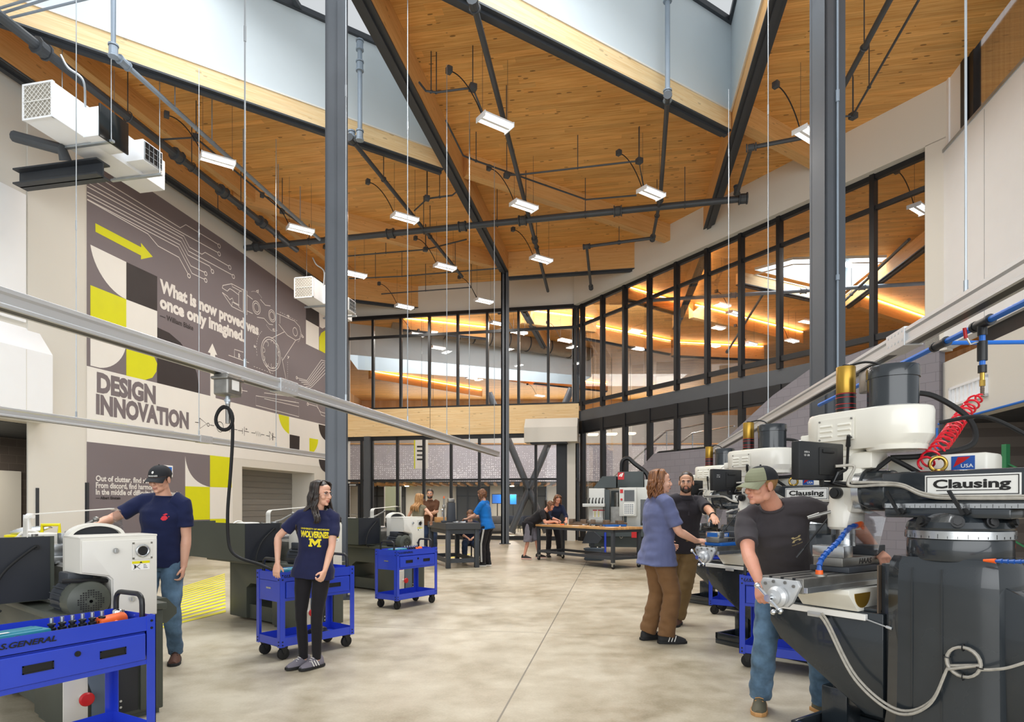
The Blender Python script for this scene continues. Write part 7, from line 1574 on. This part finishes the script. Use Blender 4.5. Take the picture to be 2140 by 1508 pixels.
# ---------------------------------------------------------------- the woman at the cart
P = Person('person with long black hair and navy yellow-lettered t-shirt standing at her blue cart', (-1.76, 5.45, 0), -165, 1.60, .0042, 'skin_fair')
P.pose(hip=(-.02, 0, .855), lean=2, side=-4, twist=4, hip_turn=22, head=(-48, -4), head_off=(-.03, .012, 0), female=True, arms={'R': dict(w=(.275, .02, .905), p=(1, -.6, 0), d=(.12, .10, -.9), n=(-.3, -.95, -.1), c=18), 'L': dict(w=(-.12, .26, .84), p=(-1, -.3, -.2), d=(.30, .42, -.80), n=(.7, -.5, .1), c=50)},
       legs={'L': dict(a=(-.05, .08, .085), f=50, p=(.3, 1, 0)), 'R': dict(a=(.06, .03, .085), f=52, p=(.3, 1, 0))}).body()
P.face('hair_black', 'lip', 'clear_plastic', open_mouth=True).hair('hair_black', 'wavy', .42).shirt('maize_navy', hem=-.095, sleeve=.66, loose=.030, fold=.009, bottom_flare=.022).pants('leggings', 'leggings', loose=.004, ankle=.048, fold=.003, knee=.060).shoes('shoe_gray', 'sole_black', high=.0, stripe='print_white')
P.print_text('UNIVERSITY OF MICHIGAN', .375, -.0, .235, .014, 'print_gold', bold=.03).print_text('WOLVERINES', .305, 0, .235, .052, 'print_gold', bold=.05)
P.print_poly([[(-1.15, .78), (-.45, .78), (0, .2), (.45, .78), (1.15, .78), (1.15, .45), (.95, .45), (.95, -.45), (1.15, -.45), (1.15, -.78), (.45, -.78), (.45, -.45), (.6, -.45), (.6, .15), (0, -.6), (-.6, .15), (-.6, -.45), (-.45, -.45), (-.45, -.78), (-1.15, -.78), (-1.15, -.45), (-.95, -.45), (-.95, .45), (-1.15, .45)]], .255, -.01, .045, 'print_gold', 'block_letter')
# ---------------------------------------------------------------- the man in the cap at the nearest mill
P = Person('person in dark gray t-shirt and olive cap leaning over the nearest mill', (1.87, 4.26, 0), 164, 1.78, .0042, 'skin_pink')
P.pose(hip=(-.02, -.06, .93), lean=31, side=13, twist=-6, head=(54, -6), head_off=(.07, .07, -.02), neck_up=.35, arms={'R': dict(w=(.22, .62, .93), p=(1, -.2, -.2), d=(.02, .55, -.62), n=(-.55, -.4, -.45), c=42), 'L': dict(w=(-.50, .24, 1.12), p=(-1, -.4, 0), d=(-.2, .8, -.35), n=(0, -.3, -1), c=35)},
       legs={'R': dict(a=(.16, -.02, .085), f=8), 'L': dict(a=(-.24, -.02, .085), f=-34, p=(-.3, 1, 0))}).body()
P.face('hair_fair', 'lip_pale', 'clear_plastic').hair('hair_fair', 'capped').cap('cap_black', 'cap_olive', 'cap_olive').shirt('black_tee', hem=-.06, sleeve=.72, loose=.024, fold=.010).pants('jeans', loose=.016, ankle=.066, fold=.010, knee=.074).shoes('shoe_olive', 'gum_sole')
P.print_poly([[(-1, .55), (-.55, .7), (-.3, .35), (.3, .35), (.55, .7), (1, .55), (.65, .12), (-.65, .12)], [(-1, -.55), (-.55, -.7), (-.3, -.35), (.3, -.35), (.55, -.7), (1, -.55), (.65, -.12), (-.65, -.12)]], .36, -.085, .032, 'print_tan', 'chest_emblem'); P.print_text('UNDER ARMOUR', .318, -.085, .07, .006, 'print_tan')
# ---------------------------------------------------------------- the two men at the middle mill
P = Person('person with shoulder-length brown hair and loose blue gray t-shirt, seen from the side', (1.50, 6.42, 0), -78, 1.76, .006, 'skin_fair')
P.pose(hip=(0, 0, .93), lean=1, side=2, twist=0, head=(16, -2), arms={'R': dict(w=(.19, .34, 1.04), p=(.6, -1, -.6), d=(-.05, 1, .02), n=(-.6, 0, -1), c=52), 'L': dict(w=(-.22, .20, .98), p=(-.6, -1, -.3), d=(0, 1, -.3), n=(1, 0, 0), c=35)},
       legs={'R': dict(a=(.10, .05, .085), f=12), 'L': dict(a=(-.10, -.06, .085), f=-10)}).body()
P.face('hair_brown', 'lip_pale').hair('hair_auburn', 'wavy', .19).shirt('blue_gray_tee', hem=-.13, sleeve=.80, loose=.040, fold=.012, bottom_flare=.045).pants('brown_pants', loose=.026, ankle=.068, fold=.012, knee=.076).shoes('sole_black', 'black_rubber', stripe='print_white')
P = Person('person with full dark beard and black polo shirt resting a hand on the blue vise', (2.02, 7.25, 0), 170, 1.80, .006, 'skin_tan')
P.pose(hip=(.02, -.08, .94), lean=8, side=-2, twist=-14, head=(8, -2), arms={'L': dict(w=(-.28, .80, 1.20), p=(-1, -.2, -.5), d=(-.1, .85, -.35), n=(0, -.3, -1), c=10), 'R': dict(w=(.26, .30, 1.22), p=(.8, -.6, -.8), d=(.05, .15, 1), n=(-.2, .95, 0), c=12)},
       legs={'R': dict(a=(.20, -.22, .085), f=25), 'L': dict(a=(.08, -.06, .085), f=18)}).body()
P.face('hair_dark', 'lip_pale', 'clear_plastic', 'hair_dark').hair('hair_dark', 'buzz').shirt('black_polo', name='polo_shirt', hem=-.08, sleeve=.80, loose=.026, collar='black_polo', fold=.008).pants('khaki', loose=.022, ankle=.070, fold=.010, knee=.075).shoes('suede_brown', 'sole_black', high=.01)
mb = MB(); S_, E, W, d, n, c, sp = P.arm['L']; mb.torus(W-(W-E).normalized()*.012, .031, .008, W-E, 18, 8); mb.build('wrist_watch', 'black_plastic', P.root)
# ---------------------------------------------------------------- the two bent over the bench
P = Person('person in black t-shirt with a dark jacket tied at the waist bending over the bench', (.50, 16.05, 0), -105, 1.70, .009, 'skin_pink')
P.pose(hip=(0, -.05, .92), lean=52, twist=0, head=(0, -45), neck_up=.2, fat=1.12, arms={'R': dict(w=(.14, .62, .98), p=(.8, -.6, -.6), d=(0, .8, -.2), n=(0, 0, -1), c=25), 'L': dict(w=(-.14, .62, .98), p=(-.8, -.6, -.6), d=(0, .8, -.2), n=(0, 0, -1), c=25)},
       legs={'R': dict(a=(.12, -.16, .085), f=10), 'L': dict(a=(-.10, .18, .085), f=-8)}).body()
P.face('hair_brown').hair('hair_brown', 'long', .16).shirt('black_cloth', hem=-.05, sleeve=.75, loose=.03, fold=.01).pants('gray_short', 'shorts', loose=.04, ankle=.095, end=.02, knee=.09).shoes('sole_black', 'sole_pink', name='sneaker')
mb = MB(); R = P.Rs; mb.rings([ering(P.sp(t), R @ V((1, 0, 0)), R @ V((0, 1, 0)), a, b) for t, a, b in ((.12, .19, .15), (.04, .22, .17), (-.02, .22, .17))]); mb.prism([(-.2, .02), (.2, .02), (.17, -.42), (-.15, -.5)], (0, -.06, 0), P.hip+V((0, -.10, .04)), (1, 0, 0), (0, -.12, 1)); mb.prism([(-.2, .05), (.1, .02), (.0, -.42), (-.16, -.36)], (.05, 0, 0), P.hip+V((.17, .05, .0)), (0, 1, 0), (.1, 0, 1))
link('tied_jacket', remesh(mb.bm, .015, 4, (.012, (9, 9, 6))), 'black_cloth', P.root, 180)
P = Person('person in black trousers and navy top leaning on the far side of the bench', (1.12, 16.75, 0), -160, 1.72, .009, 'skin_pink')
P.pose(hip=(0, -.1, .93), lean=32, twist=0, head=(0, -35), neck_up=.3, arms={'R': dict(w=(.12, .48, 1.02), p=(.8, -.6, -.6), n=(0, 0, -1)), 'L': dict(w=(-.14, .5, 1.0), p=(-.8, -.6, -.6), n=(0, 0, -1))}, legs={'R': dict(a=(.16, .0, .085)), 'L': dict(a=(-.22, -.1, .085))}).body()
P.face('hair_brown').hair('hair_brown', 'wavy', .16).shirt('navy_dark', hem=-.07, sleeve=1.5, loose=.026).pants('black_cloth', loose=.02).shoes('sole_black', 'sole_black')
# ---------------------------------------------------------------- the group at the granite table
P = Person('person in bright blue polo with white striped trousers writing on the granite table', (-.60, 14.30, 0), 72, 1.74, .009, 'skin_fair')
P.pose(hip=(0, -.04, .93), lean=10, head=(4, -38), neck_up=.3, arms={'R': dict(w=(.10, .40, 1.10), p=(.8, -.7, -.7), d=(-.2, 1, 0), n=(0, 0, -1), c=40), 'L': dict(w=(-.10, .42, 1.08), p=(-.8, -.7, -.7), d=(.2, 1, 0), n=(0, 0, -1), c=30)}, legs={'R': dict(a=(.10, -.02, .085)), 'L': dict(a=(-.10, .04, .085))}).body()
P.face('hair_brown').hair('hair_brown', 'wavy', .15).shirt('royal_polo', name='polo_shirt', hem=-.09, sleeve=.82, loose=.028, collar='royal_polo').pants('black_cloth', loose=.02).shoes('sole_black', 'sole_white', name='sneaker')
hj, K, A, fy, fp = P.leg['L']; mb = MB()
for o_ in (-.014, 0, .014):
    pts = [hj.lerp(K, .15), hj.lerp(K, .5), K.lerp(hj, .05), K.lerp(A, .4), K.lerp(A, .95)]; mb.tube([p+V((-x, o_, 0)) for p, x in zip(pts, (.117, .103, .084, .080, .076))], .0055, 5)
mb.build('side_stripes', 'print_white', P.pants_o)
P = Person('person with brown hair crouching low behind the granite table', (-1.05, 15.55, 0), 185, 1.66, .009, 'skin_fair')
P.pose(hip=(0, -.05, .48), lean=12, head=(0, -25), neck_up=.6, arms={'R': dict(w=(.10, .33, .62), p=(1, -.4, 0), n=(0, 0, -1)), 'L': dict(w=(-.1, .33, .62), p=(-1, -.4, 0), n=(0, 0, -1))}, legs={'R': dict(a=(.14, .30, .085), p=(.1, 1, 1)), 'L': dict(a=(-.16, .02, .085), p=(-.2, 1, .4))}).body()
P.face('hair_brown').hair('hair_brown', 'short').shirt('navy_dark', hem=-.06, sleeve=1.6, loose=.03).pants('dark_jeans', loose=.02).shoes('shoe_gray', 'sole_black')
mb = MB(); mb.cyl((0, 0, .38), (0, 0, .42), .17, n=20); st = thing('shop_stool', 'low dark stool under the crouching person', 'stool', (-1.05+.03, 15.62, 0)); mb.build('seat', 'black_rubber', st); mb = MB()
for a in (0, 90, 180, 270): mb.cyl((.14*math.cos(math.radians(a)), .14*math.sin(math.radians(a)), 0), (.1*math.cos(math.radians(a)), .1*math.sin(math.radians(a)), .38), .012)
mb.build('leg', 'steel_dark', st)
P = Person('person with dark beard and brown polo standing with folded arms behind the table', (-2.16, 16.4, 0), 178, 1.80, .009, 'skin_tan')
P.pose(hip=(0, 0, .95), lean=0, head=(-2, 2), fat=1.06, arms={'R': dict(w=(-.10, .23, 1.20), p=(1, -.3, -.7), d=(-1, .1, .2), n=(0, -1, 0), c=15), 'L': dict(w=(.08, .27, 1.17), p=(-1, -.3, -.7), d=(1, .0, .15), n=(0, -1, 0), c=15)}, legs={'R': dict(a=(.13, 0, .085)), 'L': dict(a=(-.13, 0, .085))}).body()
P.face('hair_dark', 'lip_pale', 'clear_plastic', 'hair_dark').hair('hair_dark', 'short').shirt('brown_polo', name='polo_shirt', hem=-.08, sleeve=.82, loose=.026, collar='brown_polo').pants('dark_jeans', loose=.02).shoes('sole_black', 'sole_black')
P = Person('person with long blonde hair in a sleeveless olive top, back turned, at the granite table', (-2.15, 14.05, 0), -25, 1.60, .009, 'skin_fair')
P.pose(hip=(0, 0, .90), lean=10, head=(20, -12), female=True, arms={'R': dict(w=(.22, .26, 1.03), p=(1, -.6, 0), n=(0, 0, -1)), 'L': dict(w=(-.2, .3, 1.03), p=(-1, -.6, 0), n=(0, 0, -1))}, legs={'R': dict(a=(.10, 0, .085)), 'L': dict(a=(-.10, 0, .085))}).body()
P.face('hair_blonde').hair('hair_blonde', 'long', .38).shirt('olive_top', name='top', hem=-.07, sleeve=.10, loose=.02).pants('black_cloth', loose=.016).shoes('sole_pink', 'sole_white', name='sneaker')
# ================================================================== LOBBY AND GALLERY BEYOND THE GLASS
q = NT('perforated_panel'); s_ = q.n('SeparateXYZ', Vector=q.obj()); v2 = q.n('CombineXYZ', X=s_.outputs[0], Y=s_.outputs[2]).outputs[0]
vo = q.n('TexVoronoi', {'feature': 'F1'}, Vector=v2, Scale=9.0, Randomness=.35); thr = q.math('MULTIPLY', q.noise(v2, .8, 2), q.math('MULTIPLY_ADD', s_.outputs[2], -.28, 1.05))
dot = q.math('LESS_THAN', vo.outputs['Distance'], q.math('MULTIPLY', thr, .62))
q.put(q.b.inputs['Base Color'], q.mix(dot, lin('b3b1bb'), lin('e9e9ef'))); q.b.inputs['Roughness'].default_value = .5; M['perforated_panel'] = q.m
mat('lobby_dark', '44474b', .6, vary=.05); mat('sofa_gray', '6f6e6c', .9, vary=.08); mat('led_warm', 'ffffff', .5, vary=0, emit='ffe2b8', es=9.0); mat('board_green', 'c6d2b4', .5, vary=.02)
mb = MB(); mb.bx(-13, 16, 33, 33.12, 0, 1.95); b_ = mb.build('mezzanine_front', 'perforated_panel', None, False, loc=(0, 0, 2.65)); tag(b_, 'white perforated balustrade of the mezzanine beyond the glass', 'balustrade', kind='structure')
mb = MB(); mb.bx(-13, 16, 32.95, 33.2, 1.95, 2.02); mb.build('top_rail', 'bench_top', b_, False); mb = MB(); mb.bx(-13, 26, 33.15, 46, -.05, .1); mb.build('slab', 'lobby_dark', b_, False)
mb = MB()
for i in range(60): mb.bx(-13+i*.48, -12.85+i*.48, 33.2, 37, -.15, -.05)
mb.build('slat', 'bench_top', b_, False)
mb = MB(); mb.bx(-13, 26, 38.5, 38.7, 0, 2.65); structure(mb.build('wall_lobby', 'wall_cream', None, False))
mb = MB(); mb.bx(-13, 26, 45.8, 46, 2.7, 8.0); structure(mb.build('wall_lobby_upper', 'wall_cream', None, False))
mb = MB(); mb.bx(-13.2, -13, 24, 54, 0, ZC); mb.bx(26, 26.2, 14, 54, 0, ZC); mb.bx(-13, 26, 53.8, 54, 8, ZC); structure(mb.build('wall_lobby_sides', 'plywood', None, False))
mb = MB(); mb.bx(-8.6, -7.55, 28.5, 28.7, 0, 8.8); structure(mb.build('wall_lobby_return', 'wall_cream', None, False))
for i, (x0, x1) in enumerate([(-9.2, -6.6), (-3.4, -1.4), (-.4, 2.1), (3.6, 5.2)]):
    mb = MB(); mb.bx(x0, x1, 38.42, 38.5, .1, 2.5); o_ = structure(mb.build('window_%d' % (6+i), 'lobby_dark', None, False), 'dark interior glazing under the mezzanine'); mb = MB()
    for k in range(4): x = x0+(x1-x0)*k/3; mb.bx(x-.04, x+.04, 38.38, 38.44, 0, 2.6)
    mb.bx(x0, x1, 38.38, 38.44, 1.9, 1.97); mb.build('frame', 'frame_black', o_, False)
# X brace in the lobby
xb = thing('steel_brace', 'gray steel X brace standing in the lobby behind the glass doors', 'brace', kind='structure')
for a, b_ in ((at(1062, 918, 28), at(1142, 1112, 28)), (at(1152, 912, 28), at(1068, 1112, 28))): mb = MB(); mb.cyl(a+(a-b_)*.5, b_, .15, n=14); mb.build('diagonal', 'steel_gray', xb)
# screens, chairs, sofa, boards
for px0, py0, px1, py1, d, lab in ((1029, 1033, 1050, 1051, 36, 'blue screen on the lobby wall left of the slim column'), (1066, 1033, 1079, 1053, 36, 'blue lit screen behind the X brace')):
    a, b_ = at(px0, py0, d), at(px1, py1, d); t = thing('lobby_screen', lab, 'screen', (a+b_)/2); w_, h_ = abs(b_.x-a.x)/2, abs(a.z-b_.z)/2; mb = MB(); mb.bx(-w_-.03, w_+.03, -.03, .03, -h_-.03, h_+.03); mb.build('bezel', 'black_plastic', t, False); mb = MB(); mb.bx(-w_, w_, -.036, -.03, -h_, h_); mb.build('display', 'screen_blue', t, False); mb = MB(); mb.cyl((0, 0, -h_), (0, 0, -((a+b_)/2).z), .03); mb.build('stand', 'black_plastic', t)
a, b_ = at(803, 1016, 31), at(839, 1066, 31); t = thing('white_board', 'pale green board on a stand behind the storefront glass', 'board', ((a+b_).x/2, 31, 0)); mb = MB(); w_ = (b_.x-a.x)/2; mb.bx(-w_, w_, -.02, .02, b_.z, a.z); mb.build('board', 'board_green', t, False); mb = MB(); mb.bx(-w_, -w_+.05, -.03, .03, 0, a.z); mb.bx(w_-.05, w_, -.03, .03, 0, a.z); mb.bx(-w_, w_, -.3, .3, 0, .04); mb.build('stand', 'acrylic_white', t, False)
def chair(p, rz, lab):
    t = thing('lobby_chair', lab, 'chair', p, rz, 'lobby chairs'); mb = MB(); mb.bx(-.24, .24, -.24, .24, .42, .47, .02); mb.build('seat', 'fabric_chair', t); mb = MB(); mb.bx(-.25, .25, .2, .26, .47, .86, .02); mb.build('backrest', 'fabric_chair', t)
    for x in (-.21, .21):
        for y in (-.21, .21): mb = MB(); mb.cyl((x, y, 0), (x, y, .43), .014, n=6); mb.build('leg', 'frame_black', t)
for i, (px, d) in enumerate(((1072, 31.5), (1085, 29.8), (1099, 31.2))): chair(V(((px-CX)/FPX*d, d, 0)), 2.8+i*.4, ['navy chair at the edge of the slim column in the lobby', 'navy chair nearest the glass in front of the X brace', 'navy chair behind the X brace in the lobby'][i])
t = thing('lobby_sofa', 'gray lounge sofa in the lobby left of the slim column', 'sofa', V(((1034-CX)/FPX*30.5, 30.5, 0)), .2); mb = MB(); mb.bx(-.7, .5, -.4, .4, .12, .45, .05); mb.build('seat', 'sofa_gray', t); mb = MB(); mb.bx(-.7, .5, .2, .45, .45, .85, .06); mb.build('backrest', 'sofa_gray', t); mb = MB(); mb.bx(-.6, .4, -.3, .3, 0, .12); mb.build('plinth', 'frame_black', t, False)
a = at(868, 915, 29); t = thing('hanging_banner', 'white banner with black lettering hanging in the lobby', 'banner', (a.x+.25, 29.3, 3.2)); mb = MB(); mb.bx(-.30, .30, -.01, .01, -.1, 1.4); mb.build('banner_sheet', 'sticker_white', t, False); mb = MB()
for k in range(4): mb.bx(-.22, .18-.05*k, -.014, -.01, .3+k*.2, .38+k*.2)
mb.build('banner_print', 'sticker_black', t, False); mb = MB(); mb.bx(-.36, -.30, -.01, .01, -.1, 1.4); mb.build('banner_edge', 'mural_yellow', t, False); mb = MB(); mb.cyl((0, 0, 1.4), (0, 0, 7.2), .008, n=6); mb.build('cord', 'pipe_dark', t)
# round duct, stair rails, mezzanine lamps
du = thing('round_duct', 'big tan round duct with dark seams running under the lobby roof', 'duct'); P = smooth_path([at(820, 668, 31), at(930, 690, 31.8), at(1060, 710, 33), at(1230, 738, 36)], 8); mb = MB(); mb.tube(P, .42, 16); mb.build('duct_run', 'duct', du); mb = MB()
for i in range(2, len(P)-1, 2): mb.torus(P[i], .43, .035, P[i+1]-P[i], 18, 5)
mb.build('seam', 'steel_dark', du); mb = MB()
for i in range(3, len(P), 6): mb.cyl(P[i], (P[i].x, P[i].y, ZC), .01, n=6)
mb.build('hanger_rod', 'pipe_dark', du)
st = thing('stair_rail', 'steel stair handrail rising behind the lower right glazing', 'handrail', kind='thing')
A_, B_, C_ = at(1268, 1008, 24.5), at(1393, 900, 21.5), at(1478, 884, 19.6); mb = MB(); mb.tube([A_, B_, C_], .03, 8); off = V((1.1, .7, 0)); mb.tube([A_+off, B_+off, C_+off], .03, 8); mb.build('rail', 'steel_bright', st); mb = MB()
for t_ in (0, .33, .66, 1.0):
    p = A_.lerp(B_, t_); mb.cyl(p, p-V((0, 0, min(p.z, 1.0+.9*t_))), .022, n=6); mb.cyl(p+off, p+off-V((0, 0, min(p.z, 1.0+.9*t_))), .022, n=6)
mb.cyl(C_, C_-V((0, 0, 1.2)), .022, n=6); mb.build('baluster', 'steel_bright', st)
mb = MB(); fl_ = [A_+V((0, 0, -1.0)), B_+V((0, 0, -1.0))]; d_ = fl_[1]-fl_[0]
n = 12
for i in range(n):
    p = fl_[0]+d_*(i/n); mb.box(p+off*.5, (1.3, .34, .05), rz=math.atan2(off.y, off.x))
mb.build('tread', 'lobby_dark', st, False)
for i, (px, py) in enumerate(((1239, 909), (1278, 908), (1317, 907), (905, 885), (980, 885))):
    d = 37.0; p = at(px, py, d); t = thing('mezzanine_lamp', 'small square lamp under the mezzanine roof beyond the glass', 'light', p, 0, 'square mezzanine lamps'); mb = MB(); mb.bx(-.28, .28, -.28, .28, 0, .08); mb.build('diffuser', 'led_warm', t, False); mb = MB(); mb.cyl((0, 0, .08), (0, 0, ZC-p.z-.02), .012, n=6); mb.build('stem', 'pipe_dark', t)
for x, y in ((-6, 35.5), (0, 35.5), (5, 35.5), (10, 35.5)):
    mb = MB(); mb.cyl((0, 0, 0), (0, 0, .05), .12, n=16); t = tag(mb.build('down_light', 'led_warm', None, loc=(x, y, 2.44)), 'round warm downlight under the mezzanine floor', 'light', 'downlights under the mezzanine')
    l = bpy.data.lights.new('down_light_glow', 'AREA'); l.size = .3; l.energy = 130; l.color = (1, .90, .74); lo = bpy.data.objects.new('down_light_glow', l); COL.objects.link(lo); lo.parent = t; lo.location = (0, 0, -.03)
